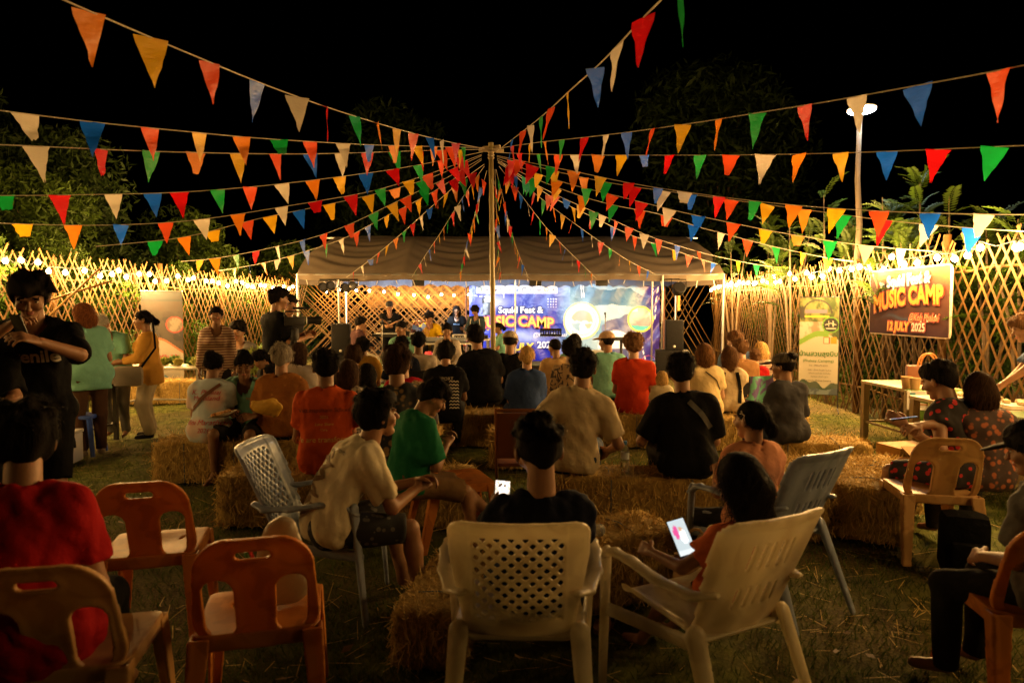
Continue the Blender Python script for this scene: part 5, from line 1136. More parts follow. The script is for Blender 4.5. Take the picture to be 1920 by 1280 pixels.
p('redkid', 'boy in red shirt beside the striped blonde woman', 1416, 661, 8.9, rot=12, lean=4, hair=('short', BROWN), shirt=C_RED, pants=C_DARK, sk='fair')
p('stripeblonde', 'blonde woman in striped top at the right end of the audience', 1427, 646, 9.2, rot=14, lean=6, fem=1, hair=('long', BLOND, .1), shirt=mat('striped_top', (.5, .4, .28), .85, pat='stripe', col2=(.10, .05, .06), ps=16), pants=C_DARK, sk='fair')
# ---- background heads at left
p('kidface', 'child with dark hair looking down behind the plate woman', 490, 662, 8.2, rot=120, lean=16, pitch=26, hair=('short', BLACKH), shirt=C_DARK, pants=C_DARK)
p('stripedlong', 'woman with long dark hair in pale striped blouse in front of the tripod', 560, 648, 8.0, rot=-12, lean=6, fem=1, hair=('long', DBROWN, .16), shirt=mat('pinstripe', (.48, .40, .32), .85, pat='stripe', col2=(.25, .2, .17), ps=26), pants=C_DARK)
p('smallhead', 'small child with black hair low behind the brown polo', 507, 688, 7.5, rot=10, seat=.385, lean=10, hair=('short', BLACKH), shirt=cloth('rust_cotton', (.28, .10, .03)), pants=C_DARK)
p('curlyback', 'curly-haired person near the flower pots at the left fence', 447, 610, 10.6, rot=150, lean=8, seat=.42, hair=('curly', BLACKH), shirt=C_GREYP, pants=C_DARK)
p('darkback', 'person with dark brown hair behind the pale pattern blouse', 663, 656, 7.3, rot=-6, lean=6, hair=('mop', DBROWN), shirt=C_NAVY, pants=C_DARK)
# ---- facing us in front of the stage, and on stage
p('mintface', 'man in mint tee facing the audience with his head turned', 752, 606, 11.2, rot=168, lean=6, yaw=-25, seat=.5, hair=('crop', BLACKH), shirt=C_MINT, pants=C_DARK, arms='chin', group=STG)
p('beigejacket', 'smiling woman in beige jacket facing the audience', 838, 611, 11.2, rot=178, lean=4, seat=.5, fem=1, hair=('bun', BLACKH), shirt=cloth('beige_jacket', (.42, .36, .30)), pants=C_DARK, sleeve=1.8, group=STG)
p('mintpole', 'woman with black ponytail in mint tee standing behind the mast', 934, 608, 12.5, rot=100, pose='stand', lean=6, yaw=10, fem=1, hair=('pony', BLACKH, .18), shirt=C_MINT, pants=C_DARK, arms='front', group=STG)
p('singer', 'seated singer in brown shirt and cream trousers in profile', 676, 598, 14.6, rot=-70, seat=.52, lean=8, hair=('short', BLACKH), shirt=cloth('plum_shirt', (.09, .045, .05)), pants=cloth('cream_trousers', (.52, .46, .34)), arms='chin', group=STG)
p('standing', 'musician in black tee and cap standing with crossed arms', 730, 568, 16.4, rot=178, pose='stand', lean=0, hair=('crop', BLACKH), cap=mat('printed_cap', (.02, .02, .02), .8), shirt=C_BLK, pants=C_BLK, arms='cross', group=STG, S=.98)
p('mixer', 'man in yellow shirt seated behind the mixing desk', 805, 588, 16.6, rot=178, seat=.52, lean=12, pitch=24, hair=('short', BLACKH), shirt=cloth('yellow_shirt', (.62, .38, .01)), pants=C_DARK, arms='table', group=STG)
p('longhairman', 'long-haired musician in black tee behind the drums', 856, 576, 17.4, rot=178, pose='stand', lean=4, hair=('long', BLACKH, .16), shirt=C_BLK, pants=C_BLK, arms='table', group=STG)
p('trackjacket', 'young musician in dark track jacket with white stripes looking down', 891, 577, 16.8, rot=160, pose='stand', lean=6, pitch=26, hair=('mop', BLACKH), shirt=cloth('track_jacket', (.03, .05, .06)), sleeve=1.9, pants=C_BLK, arms='front', group=STG)
# ------------------------------------------------------------ stage: banner, loudspeakers, instruments
def lerp(a, b, t): return np.asarray(a) + (np.asarray(b) - np.asarray(a)) * np.asarray(t)[..., None]
def print_sheet(name, w, h, nx, ny, fn, m, parent=None, loc=(0, 0, 0), rot=(0, 0, 0), wave=None):
    "a printed sheet in local xz facing -y; fn(u, v) -> (.., 3) colours, v down"
    u, v = np.meshgrid(np.linspace(0, 1, nx), np.linspace(0, 1, ny), indexing='ij'); y = np.zeros_like(u) if wave is None else wave(u, v)
    V = np.stack([(u - .5) * w, y, h * (1 - v)], -1).reshape(-1, 3); i = np.arange(nx - 1)[:, None] * ny + np.arange(ny - 1)[None]
    Q = np.stack([i, i + ny, i + ny + 1, i + 1], -1).reshape(-1, 4); me = np_mesh(name, V, Q); c = fn(u, v).reshape(-1, 3)
    a = me.color_attributes.new('print', 'FLOAT_COLOR', 'POINT'); a.data.foreach_set('color', np.concatenate([c, np.ones((len(c), 1))], 1).astype(np.float32).ravel())
    return link(name, me, m, parent, loc, rot)
def fbm(u, v, s=0):
    r = 0
    for i, (f, a) in enumerate(((5, .5), (11, .27), (23, .15), (47, .08))): r = r + a * np.sin(f * u + 1.7 * np.sin(f * .7 * v + s + i) + i * 2 + s) * np.sin(f * v * 1.1 + 1.3 * np.sin(f * .6 * u + i) + s)
    return r
def put(c, m, col): c[m] = col; return c
BW, BH = 5.63, 2.42
def stage_print(u, v):
    X, Y = u * 357 + 880, v * 153 + 525; n = fbm(u * 2.3, v, 1)
    c = lerp((.002, .013, .34), (.008, .014, .32), np.clip((v - .25) * 1.2 + n * .4, 0, 1))
    sky = np.clip((X - 1045) / 45 + n * .6, 0, 1); c = lerp(c, (1, 1, 1), 0 * u) * (1 - sky[..., None]) + np.array((.22, .40, .58)) * sky[..., None]
    mt = 527 + 14 * np.abs(np.sin((X - 1075) / 34)) + np.abs(X - 1112) * .22 + n * 8
    put(c, (Y > mt) & (X > 1068), (.05, .26, .38)); k = (Y > mt) & (X > 1068); c[k] = lerp((.02, .12, .24), (.16, .32, .40), np.clip((Y - mt) / 55 + n, 0, 1))[k]
    sea = (Y > 577 + n * 6) & (X > 1060); c[sea] = lerp((.30, .46, .55), (.08, .26, .42), np.clip(n * 2 + .4, 0, 1))[sea]
    rock = (Y > 590 + np.abs(X - 1190) * .32 + n * 14) & (X > 1128); c[rock] = lerp((.06, .07, .18), (.20, .22, .32), np.clip(n * 2 + .5, 0, 1))[rock]
    e = np.clip((X - 1196) / 30 + n * .5 + np.abs(Y - 600) / 160, 0, 1) * (X > 1190); c = lerp(c, (0, 0, 0), 0 * u) * (1 - e[..., None]) + np.array((.035, .02, .20)) * e[..., None]
    w = np.exp(-((X - 985) / 40) ** 2 - ((Y - 632 - n * 10) / 12) ** 2); c = c * (1 - w[..., None] * .7) + np.array((.45, .55, .9)) * w[..., None] * .7
    w = np.exp(-((X - 925) / 26) ** 2 - ((Y - 565 - n * 9) / 11) ** 2); c = c * (1 - w[..., None] * .6) + np.array((.6, .68, .9)) * w[..., None] * .6
    # dark hornbill figure with a pale casque behind the mast
    put(c, ((X - 913) / 9) ** 2 + ((Y - 583) / 22) ** 2 < 1, (.012, .015, .03)); put(c, ((X - 911) / 8) ** 2 + ((Y - 566) / 9) ** 2 < 1, (.012, .015, .03)); put(c, (np.abs(Y - 566 - (X - 918) * .15) < 3.4 * (1 - (X - 906) / 26)) & (X > 908) & (X < 932), (.75, .72, .6)); put(c, (np.abs(Y - 562) < 2.2) & (X > 910) & (X < 922), (.8, .78, .7))
    put(c, ((X - 915) / 5) ** 2 + ((Y - 609) / 12) ** 2 < 1, (.75, .5, .05))
    r = np.hypot(X - 1091, Y - 603); put(c, r < 35, (.86, .86, .84)); put(c, (r < 35) & (r > 32), (.75, .62, .25)); put(c, (r < 27) & (r > 26), (.55, .45, .4)); k = (r < 20) & (n > .05); c[k] = (.62, .36, .28); k = (r < 20) & (n < -.14); c[k] = (.25, .4, .48)
    r = np.hypot(X - 1201, Y - 600); put(c, r < 24.5, (.75, .66, .08)); k = r < 21.5; c[k] = lerp((.55, .48, .45), (.25, .22, .24), np.clip(n * 3 + .5, 0, 1))[k]; put(c, k & (Y > 611 + n * 3), (.05, .42, .45)); put(c, k & (Y < 590 + n * 14) & (X < 1196), (.62, .74, .80))
    r = np.hypot(X - 1155, Y - 655); put(c, (r < 34) & (Y < 655), (.82, .82, .80))
    dsh = (np.mod(X + Y * .6, 9) < 5.2); put(c, dsh & (np.abs(Y - (556 - .0016 * (X - 887) * (X - 960))) < .9) & (X < 915), (.8, .85, .9)); put(c, dsh & (np.abs(X - 1204 - .00055 * (Y - 622) ** 2 * 6 + 2) < 1.2) & (Y > 626), (.8, .85, .9)); put(c, dsh & (np.abs(X - 1231 + (Y - 560) * .09) < 1) & (Y > 540) & (Y < 600), (.7, .75, .85))
    put(c, (X > 893) & (X < 1045) & (Y > 537) & (Y < 552.5), (.82, .82, .82)); put(c, (X > 893) & (X < 1045) & (Y > 537) & (Y < 552.5) & (np.mod(X - 893, 13.82) < .8), (.45, .5, .6))
    k = np.mod(X - 893, 13.82) - 6.9; ix = np.floor((X - 893) / 13.82).astype(int); rr = np.hypot(k, Y - 544.7); on = (X > 893) & (X < 1045); pal = np.array([(.03, .12, .06), (.2, .2, .22), (.05, .05, .1), (.1, .12, .14), (.6, .12, .15), (.08, .15, .4), (.02, .05, .1), (.1, .2, .35), (.25, .25, .3), (.62, .3, .1), (.2, .2, .22)])
    shp = np.where(ix % 3 == 0, (rr < 4.6) & (rr > 2.6), np.where(ix % 3 == 1, (np.abs(k) < 4.5) & (np.abs(Y - 545) < 1.8) & (np.mod(k, 2.4) < 1.5), (rr < 4.4) & (Y > 543.5)))
    k2 = on & shp & (ix >= 0) & (ix < 11); c[k2] = pal[np.clip(ix, 0, 10)][k2]
    g = (X > 1026) & (X < 1047) & (Y > 561) & (Y < 578) & (np.hypot(np.mod(X, 5) - 2.5, np.mod(Y, 5) - 2.5) < .9); put(c, g, (.7, .75, .9))
    for x0 in (942, 1088, 1092): put(c, (np.abs(X - x0 - (Y - 525) * .08) < .8) & (Y < 560), (.8, .85, .95))
    return c
BAN = attr_mat('banner_vinyl', .32, .35, spec=.5)
bp = P(1058.5, 600, 20.2); ban = thing('stage_banner', 'big blue printed stage banner with festival title, sea cliff picture and round white emblem', 'banner', (bp.x, 20.2, 0))
wv = lambda u, v: .035 * np.sin(u * 26 + v * 3) * v * .5 + .02 * np.sin(u * 61 + 5 * np.sin(v * 3)) * (.3 + .4 * v) + .05 * np.clip((u - .9) / .1, 0, 1) * np.sin(v * 20 + u * 60)
print_sheet('vinyl_sheet', BW, BH, 360, 150, stage_print, BAN, ban, wave=wv)
def btext(parent, name, txt, px, py, hpx, m, bold=0, shear=0, off=.05, rotdeg=0, arch=0, space=1, sx=1):
    me = text_mesh(txt, hpx / 63.4, bold, shear=shear, space=space)
    for v in me.vertices:
        a = v.co.x / (BW * .2); v.co.y += arch * (1 - a * a); v.co.x *= sx
    me.transform(Matrix.Rotation(R(rotdeg), 4, 'Z')); me.transform(Matrix.Rotation(R(90), 4, 'X')); me.materials.append(m)
    return link(name, me, None, parent, ((px - 1058.5) / 63.4, -off, (678 - py) / 63.4))
PW, PO, PY, PN, PR = [mat('print_' + n, c, .4, var=.04) for n, c in (('white', (.8, .84, .9)), ('orange', (.82, .30, .03)), ('yellow', (.85, .60, .06)), ('navy', (.015, .02, .14)), ('purple', (.14, .03, .22)))]
btext(ban, 'lettering_outline', 'Squid Fest &', 976, 583, 16.5, PN, .035, off=.075); btext(ban, 'lettering', 'Squid Fest &', 976, 583, 16.5, PW, .006, off=.082)
btext(ban, 'lettering_outline', 'MUSIC CAMP', 965, 608, 27, PR, .06, off=.085, arch=.06, sx=.92); btext(ban, 'lettering_rim', 'MUSIC CAMP', 965, 608, 27, mat('print_vermilion', (.75, .10, .03), .4), .03, off=.092, arch=.06, sx=.92); btext(ban, 'lettering', 'MUSIC CAMP', 965, 608, 27, PY, .006, off=.1, arch=.06, sx=.92)
btext(ban, 'lettering', '@Koh Phaluai', 1030, 629, 11, PW, 0, .3, .1); btext(ban, 'lettering', '12 JULY', 966, 652, 19, PY, .012, .15, .1); btext(ban, 'lettering', '2025', 1024, 648, 17, PW, .008, 0, .1)
for i in range(14): MB().lathe([(.012, 0), (.02, .005), (.012, .01)], n=8, M=Matrix.Rotation(R(90), 4, 'X')).build('eyelet', GREYP, ban, ((i / 13 - .5) * BW * .985, -.03, BH - .05))
BR = MB(); BR.tube([(-BW / 2 - .1, .06, 0), (-BW / 2 - .1, .06, 2.6)], .03, 8).tube([(BW / 2 + .12, .06, 0), (BW / 2 + .12, .06, 2.6)], .05, 8).tube([(-BW / 2 - .1, .06, 2.5), (BW / 2 + .12, .06, 2.5)], .02, 8); BR.build('support', mat('rust_steel', (.12, .05, .03), .7, .3), ban)
# loudspeakers
CAB = mat('speaker_cabinet', (.011, .010, .010), .65, spec=.2, bump=.2, bs=200); GRL = mat('speaker_grille', (.012, .011, .011), .7, 0, spec=.2, bump=1, bs=400); BADGE = mat('silver_badge', (.6, .6, .6), .35, .6)
def speaker(kind, label, px, Y, z, w, h, d, rz):
    t = thing(kind, label, 'loudspeaker', (P(px, 600, Y).x, Y, z), rz, 'loudspeakers of the PA')
    MB().box((0, d / 2, h / 2), (w / 2, d / 2, h / 2), .02).build('cabinet', CAB, t); MB().box((0, -.006, h / 2), (w / 2 - .03, .008, h / 2 - .03), .006).build('grille', GRL, t)
    MB().lathe([(.028, 0), (.03, .004), (.022, .008)], n=12, M=Matrix.Rotation(R(90), 4, 'X')).build('badge', BADGE, t, (0 if kind == 'loudspeaker' else w * .36, -.012, .09 if kind == 'loudspeaker' else h - .08))
    for s in (-1, 1): MB().box((s * (w / 2 + .002), d * .5, h * .55), (.004, .07, .03), .003).build('handle', BLK, t)
speaker('subwoofer', 'black subwoofer under the left loudspeaker, behind the yellow shirt', 637, 14.8, 0, .62, .55, .6, 8); speaker('loudspeaker', 'tall black loudspeaker standing on the left subwoofer', 638, 14.85, .553, .40, .68, .38, 8)
speaker('subwoofer', 'black subwoofer under the right loudspeaker', 1262, 15.2, 0, .74, .62, .6, -10); speaker('loudspeaker', 'tall black loudspeaker standing on the right subwoofer', 1265, 15.25, .623, .40, .68, .38, -10)
# unlit par cans on a stand, moving head on the right
st = thing('light_stand', 'light stand behind the left loudspeaker carrying four dark par cans', 'stage lights', (P(636, 600, 15.2).x, 15.2, 0))
MB().tube([(0, 0, .3), (0, 0, 2.2)], .022, 8).build('mast', GREYP, st); lg = MB()
for a in (90, 210, 330): lg.tube([(0, 0, .5), (.5 * math.cos(R(a)), .5 * math.sin(R(a)), .02)], .012, 6)
lg.build('tripod', BLK, st); MB().tube([(-.42, 0, 2.2), (.42, 0, 2.2)], .018, 8).build('crossbar', BLK, st)
for i, x in enumerate((-.33, -.16, .16, .33)):
    M = Matrix.Rotation(R(72 + 6 * i), 4, 'X'); pc = MB().lathe([(.05, -.12), (.085, -.09), (.095, .06), (.10, .08), (.088, .08), (.085, .05)], n=16, M=M).build('par_can', CAB, st, (x, -.04, 2.02 + .04 * (i % 2)))
    MB().lathe([(.001, .055), (.084, .052)], n=16, M=M).build('lens', mat('dark_lens', (.05, .05, .06), .1), pc); MB().tube([(-.1, 0, 0), (-.1, 0, .15), (.1, 0, .15), (.1, 0, 0)], .008, 6).build('yoke', CAB, pc)
mh = thing('stage_spotlight', 'black spotlight clamped high on a pole above the right loudspeaker', 'stage lights', (P(1272, 600, 15.6).x, 15.6, 0)); MB().tube([(-.35, .1, 0), (-.35, .1, 2.32)], .022, 8).build('pole', GREYP, mh)
MB().lathe([(.06, -.14), (.13, -.1), (.15, .08), (.13, .1)], n=18, M=Matrix.Rotation(R(60), 4, 'X')).build('head', CAB, mh, (0, 0, 2.0)); MB().tube([(-.17, 0, 2.0), (-.17, .02, 2.22), (.17, .02, 2.22), (.17, 0, 2.0)], .014, 6).build('yoke', CAB, mh); MB().tube([(-.36, .1, 2.22), (.02, .02, 2.23)], .014, 6).build('arm', CAB, mh)
MB().box((.0, -.02, 1.68), (.03, .004, .17)).build('tag_strip', mat('ochre_tape', (.55, .34, .08), .6), mh)
# stands and instruments
CHR = mat('chrome', (.6, .6, .62), .2, .9)
def music_stand(label, px, Y, z, rz, w=.25):
    t = thing('music_stand', label, 'music stand', (P(px, 600, Y).x, Y, 0), rz, 'music stands'); MB().tube([(0, 0, .25), (0, 0, z)], .012, 8).build('pole', BLK, t); g = MB()
    for a in (90, 210, 330): g.tube([(0, 0, .3), (.28 * math.cos(R(a)), .28 * math.sin(R(a)), .015)], .009, 6)
    g.build('tripod', BLK, t); d = MB(); M = Matrix.Rotation(R(-25), 4, 'X')
    d.box((0, 0, z + .1), (w, .006, .02), M=M).box((0, .065, z + .24), (w, .006, .02), M=M)
    for i in range(9): d.box(((i / 8 - .5) * 2 * (w - .02), .032, z + .17), (.015, .006, .085), M=M)
    for i in range(3): d.box((0, .015 + .02 * i, z + .13 + .04 * i), (w, .006, .008), M=M)
    d.box((0, -.03, z + .085), (w, .03, .006)); d.build('desk', BLK, t)
music_stand('music stand in front of the standing capped musician', 752, 15.6, .78, 178); music_stand('music stand silhouetted before the bright banner', 1033, 15.2, .86, 175, .24)
def mic(label, px, Y, z):
    t = thing('microphone_stand', label, 'microphone', (P(px, 600, Y).x, Y, 0), 0, 'microphone stands'); MB().tube([(0, 0, 0), (0, 0, z)], .01, 6).build('pole', CHR, t); MB().lathe([(.13, 0), (.13, .015), (.02, .03)], n=14).build('base', BLK, t)
    MB().lathe([(.012, -.12), (.014, -.02), (.026, 0), (.024, .03), (.008, .045)], n=10, M=Matrix.Rotation(R(-50), 4, 'X')).build('microphone', BLK, t, (0, .03, z + .04))
mic('microphone stand before the seated singer', 716, 14.4, 1.25); mic('microphone stand before the cliff picture', 1135, 15.4, 1.4); mic('microphone stand beside the mixing desk', 770, 15.2, 1.1)
t = thing('keyboard', 'slim keyboard on a folding stand beside the seated singer', 'keyboard', (P(727, 600, 14.9).x, 14.9, 0), 4); MB().box((0, 0, .98), (.33, .12, .035), .01).build('case', BLK, t)
for i in range(14): MB().box((-.27 + i * .042, -.045, 1.018), (.019, .07, .006)).build('key', PW, t)
MB().tube([(-.25, .1, 0), (.25, -.1, .94)], .014, 6).tube([(.25, .1, 0), (-.25, -.1, .94)], .014, 6).build('stand', BLK, t)
t = thing('keyboard', 'dark keyboard on a single-column stand in front of the cliff picture', 'keyboard', (P(1165, 600, 14.9).x, 14.9, 0), -4); MB().box((0, 0, .9), (.33, .13, .035), .01).build('case', BLK, t); MB().tube([(0, 0, .02), (0, 0, .87)], .03, 8).box((0, 0, .02), (.25, .2, .02), .01).build('stand', BLK, t)
def table(label, cx, cy, w, d, h, rz, top, legm, lr=.022, name='folding_table', apron=0, group='tables'):
    t = thing(name, label, 'table', (cx, cy, 0), rz, group); MB().box((0, 0, h - .018), (w / 2, d / 2, .018), .008).build('tabletop', top, t)
    for sx in (-1, 1):
        for sy in (-1, 1): MB().box((sx * (w / 2 - .04), sy * (d / 2 - .04), (h - .036) / 2), (lr, lr, (h - .036) / 2)).build('leg', legm, t)
    g = MB(); g.box((0, d / 2 - .04, .2), (w / 2 - .065, .012, .012)).box((-w / 2 + .04, 0, .2), (.012, d / 2 - .065, .012)).box((w / 2 - .04, 0, .2), (.012, d / 2 - .065, .012)); g.build('stretcher', legm, t); return t
WHT = mat('white_laminate', (.68, .66, .62), .4); STEEL = mat('brushed_steel', (.45, .44, .42), .35, .8)
mx_ = P(828, 600, 15.7); table('white table carrying the mixing desk on stage', mx_.x, 15.7, 1.5, .6, .78, 2, WHT, GREYP)
t = thing('mixing_desk', 'wide mixing desk with rows of faders on the stage table', 'mixer', (mx_.x + .05, 15.65, .781), 182); MB().box((0, 0, .05), (.5, .24, .05), .01, M=Matrix.Rotation(R(8), 4, 'X')).build('chassis', mat('mixer_grey', (.22, .24, .28), .4), t)
for i in range(16): MB().box((-.44 + i * .058, .02, .12), (.012, .014, .012)).build('fader_knob', WHT, t)
t = thing('laptop', 'open laptop on the stage table beside the mixing desk', 'laptop', (mx_.x - .55, 15.6, .781), 185); MB().box((0, 0, .012), (.17, .12, .01), .004).build('base', GREYP, t); MB().box((0, .14, .12), (.17, .006, .11), .003, M=Matrix.Rotation(R(-15), 4, 'X')).build('lid', GREYP, t)
x2 = P(882, 600, 15.9).x; table('second white stage table loaded with equipment near the mast', x2, 15.9, .9, .6, .86, -2, WHT, GREYP)
for i, (dx, w, h, m) in enumerate(((-.25, .16, .10, WHT), (.12, .18, .16, GREYP), (.33, .08, .08, BLK))):
    t = thing('equipment_case', ['white equipment box on the second stage table', 'grey amplifier case on the second stage table', 'small black equipment case on the second stage table'][i], 'equipment', (x2 + dx, 15.85, .861), 0, 'equipment on the second stage table'); MB().box((0, 0, h / 2), (w, .16, h / 2), .012).build('case', m, t); MB().box((0, -.165, h / 2), (w * .7, .006, h * .3)).build('panel', CAB, t)
RDR = mat('red_drum', (.5, .03, .012), .25, spec=.6); SKN = mat('drum_head', (.7, .68, .62), .5); BRS = mat('brass_cymbal', (.7, .48, .16), .25, .9)
t = thing('drum_kit', 'red drum kit with brass cymbals in front of the lattice', 'drums', (P(832, 600, 18.3).x, 18.3, 0), 180)
for n, (x, y, z, r, h, rot) in {'bass_drum': (0, .25, .28, .27, .35, 90), 'tom': (-.2, .3, .74, .14, .2, 20), 'tom ': (.2, .3, .74, .15, .22, 20), 'floor_tom': (.5, -.05, .42, .19, .38, 0), 'snare_drum': (-.45, -.05, .62, .17, .14, 5)}.items():
    M = Matrix.Rotation(R(rot), 4, 'X'); d = MB().lathe([(r, -h / 2), (r * 1.04, -h / 2 + .015), (r, -h / 2 + .03), (r, h / 2 - .03), (r * 1.04, h / 2 - .015), (r, h / 2)], n=20, M=M).build(n.strip(), RDR, t, (x, y, z)); MB().lathe([(.001, h / 2 + .002), (r * .97, h / 2 + .002)], n=20, M=M).build('drum_head', SKN, d)
for x, y, z, r in ((-.62, .25, 1.15, .22), (.62, .3, 1.2, .24), (-.72, -.1, .95, .17)):
    d = MB().tube([(x, y, 0), (x, y, z)], .011, 6).build('cymbal_stand', CHR, t); MB().lathe([(.001, .03), (.05, .015), (r, 0), (r, -.003)], (x, y, z), 20, Matrix.Rotation(R(8), 4, 'X')).build('cymbal', BRS, d)
t = thing('electric_fan', 'upright electric fan of blue and pink plastic beside the drums', 'fan', (P(786, 600, 16.4).x, 16.4, 0), 160); MB().tube([(0, 0, .02), (0, 0, .95)], .02, 8).lathe([(.2, 0), (.2, .03), (.03, .06)], n=16).build('stand', mat('blue_plastic', (.04, .10, .45), .35), t)
c = MB()
for rr in (.06, .12, .18, .24): c.tube([(rr * math.cos(a), -.06, 1.05 + rr * math.sin(a)) for a in np.linspace(0, 6.283, 25)], .004, 4, False)
for a in np.linspace(0, 6.283, 17)[:-1]: c.tube([(.03 * math.cos(a), -.08, 1.05 + .03 * math.sin(a)), (.24 * math.cos(a), -.05, 1.05 + .24 * math.sin(a))], .003, 4, False)
c.build('guard', mat('pink_plastic', (.7, .25, .3), .4), t); f = MB()
for k in range(3): a = k * 2.094; f.poly([(0, .0, 1.05), (.2 * math.cos(a), -.02, 1.05 + .2 * math.sin(a)), (.22 * math.cos(a + .6), .0, 1.05 + .22 * math.sin(a + .6)), (.1 * math.cos(a + 1.1), .02, 1.05 + .1 * math.sin(a + 1.1))])
f.build('blade', mat('blue_blade', (.10, .2, .6), .3), t); MB().lathe([(.05, -.06), (.07, 0), (.05, .12)], (0, .03, 1.05), 12, Matrix.Rotation(R(90), 4, 'X')).build('motor', mat('blue_plastic', (.04, .10, .45), .35), t)
def wedge(label, px, Y, rz, w=.3):
    t = thing('floor_monitor', label, 'loudspeaker', (P(px, 600, Y).x, Y, 0), rz, 'floor monitors'); MB().prism([(-.2, 0), (.22, 0), (.22, .12), (-.05, .36), (-.2, .30)], w * 2, Matrix.Rotation(R(90), 4, 'Z')).build('cabinet', CAB, t); MB().box((0, .10, .25), (w * .85, .15, .006), .004, M=Matrix.Rotation(R(-42), 4, 'X')).build('grille', GRL, t)
wedge('floor monitor wedge below the silhouetted music stand', 1022, 14.3, 170); wedge('floor monitor wedge at the foot of the mixing desk', 850, 14.4, 185)
t = thing('guitar_amplifier', 'white guitar amplifier glowing under the floods before the banner', 'amplifier', (P(1118, 600, 15.8).x, 15.8, 0), -6); MB().box((0, 0, .3), (.3, .15, .3), .02).build('cabinet', mat('pale_tolex', (.62, .64, .66), .5), t); MB().box((0, -.155, .25), (.26, .008, .2), .004).build('grille', mat('blue_grille', (.35, .45, .6), .6), t)
t = thing('plastic_bucket', 'white and pink bucket beside the right subwoofer', 'bucket', (P(1217, 600, 15.4).x, 15.4, 0)); MB().lathe([(.13, 0), (.17, .34), (.18, .35), (.16, .35), (.12, .02)], n=18).build('pail', mat('pale_bucket', (.66, .62, .64), .4), t); MB().tube([(.17 * math.cos(a), 0, .34 + .16 * math.sin(a)) for a in np.linspace(0, math.pi, 9)], .006, 5).build('handle', mat('pink_handle', (.7, .1, .35), .4), t)
cb = MB()
for i in range(4): cb.tube([(2.2 + i * .15 + .15 * math.sin(k * 1.1 + i), 15.0 - .3 * i + .2 * math.cos(k * .9), .012) for k in range(9)] + [(2.9, 15.4, .012)], .009, 5)
tag(cb.build('audio_cable', BLK), 'tangled black audio cables beside the right subwoofer', 'cable')
tag(MB().box((P(712, 600, 13.5).x, 13.5, .002), (.5, .5, .005)).build('mat', mat('green_mat', (.10, .28, .10), .8)), 'green mat on the ground in front of the singer', 'mat')

# ------------------------------------------------------------ video camera on tripod
tp = P(552, 640, 8.35); t = thing('tripod', 'black tripod with the video camera, between cameraman and audience', 'tripod', (tp.x, 8.35, 0)); hz = P(552, 630, 8.35).z
for a in (80, 200, 320):
    e = (.42 * math.cos(R(a)), .42 * math.sin(R(a)), .02); l_ = MB().tube([(0, 0, hz), (e[0] * .55, e[1] * .55, hz * .45)], .022, 7).tube([(e[0] * .5, e[1] * .5, hz * .5), e], .014, 7).build('leg', BLK, t); MB().lathe([(.02, 0), (.018, .03)], e, 8).build('rubber_foot', BLK, l_)
MB().lathe([(.05, -.05), (.06, 0), (.05, .08), (.03, .1)], (0, 0, hz), 12).tube([(0, 0, hz + .05), (-.3, -.02, hz - .08)], .009, 6).build('head', BLK, t)
c = thing('video_camera', 'black video camera with lens hood on the tripod', 'camera', (tp.x, 8.35, hz + .101), -64); MB().box((0, 0, .08), (.05, .12, .055), .015).build('body', mat('camera_black', (.02, .02, .02), .4), c); MB().lathe([(.045, 0), (.045, .1), (.055, .12), (.055, .17)], (0, .15, .09), 14, Matrix.Rotation(R(-90), 4, 'X')).build('lens', BLK, c)
MB().tube([(0, -.12, .14), (0, -.1, .2), (0, .08, .2), (0, .1, .14)], .012, 6).build('top_handle', BLK, c); MB().box((-.09, .0, .13), (.04, .004, .03), .003).build('flip_screen', BLK, c); MB().lathe([(.015, 0), (.015, .2)], (.04, -.02, .24), 8, Matrix.Rotation(R(-90), 4, 'X')).build('microphone', BLK, c)

# ------------------------------------------------------------ roll-up banners and the sign board
def left_print(u, v):
    n = fbm(u * 2, v * 3, 4); c = lerp((.42, .60, .66), (.62, .50, .42), np.clip(v * 4 + n, 0, 1)); put(c, (np.abs(v - .085) < .012) & (u < 1), (.16, .34, .40)); k = (v > .20) & (v < .58); c[k] = lerp((.42, .22, .14), (.62, .44, .28), np.clip(n * 2 + .5, 0, 1))[k]; k = (v > .26) & (v < .5) & (n < -.12); c[k] = (.10, .07, .05)
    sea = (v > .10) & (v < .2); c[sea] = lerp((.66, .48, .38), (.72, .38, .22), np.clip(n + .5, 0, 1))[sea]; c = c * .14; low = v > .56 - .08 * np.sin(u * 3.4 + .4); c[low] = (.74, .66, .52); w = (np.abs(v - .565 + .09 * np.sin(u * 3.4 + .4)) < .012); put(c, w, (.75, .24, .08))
    r = np.hypot((u - .80) * .69, (v - .335) * 1.8); put(c, r < .155, (.62, .06, .03)); k = r < .13; c[k] = lerp((.25, .18, .12), (.5, .42, .32), np.clip(n * 3 + .5, 0, 1))[k]
    put(c, (v > .83) & (v < .95) & (u > .45) & (u < .9), (.60, .56, .48)); put(c, np.hypot((u - .55) * .69, (v - .87) * 1.8) < .035, (.08, .30, .48)); put(c, (np.abs(v - .915) < .012) & (u > .5) & (u < .62), (.30, .24, .16)); return c
PRT = attr_mat('printed_vinyl', .4, .05)
lb = P(304, 600, 12.3); LBZ, LBW = .1, .69
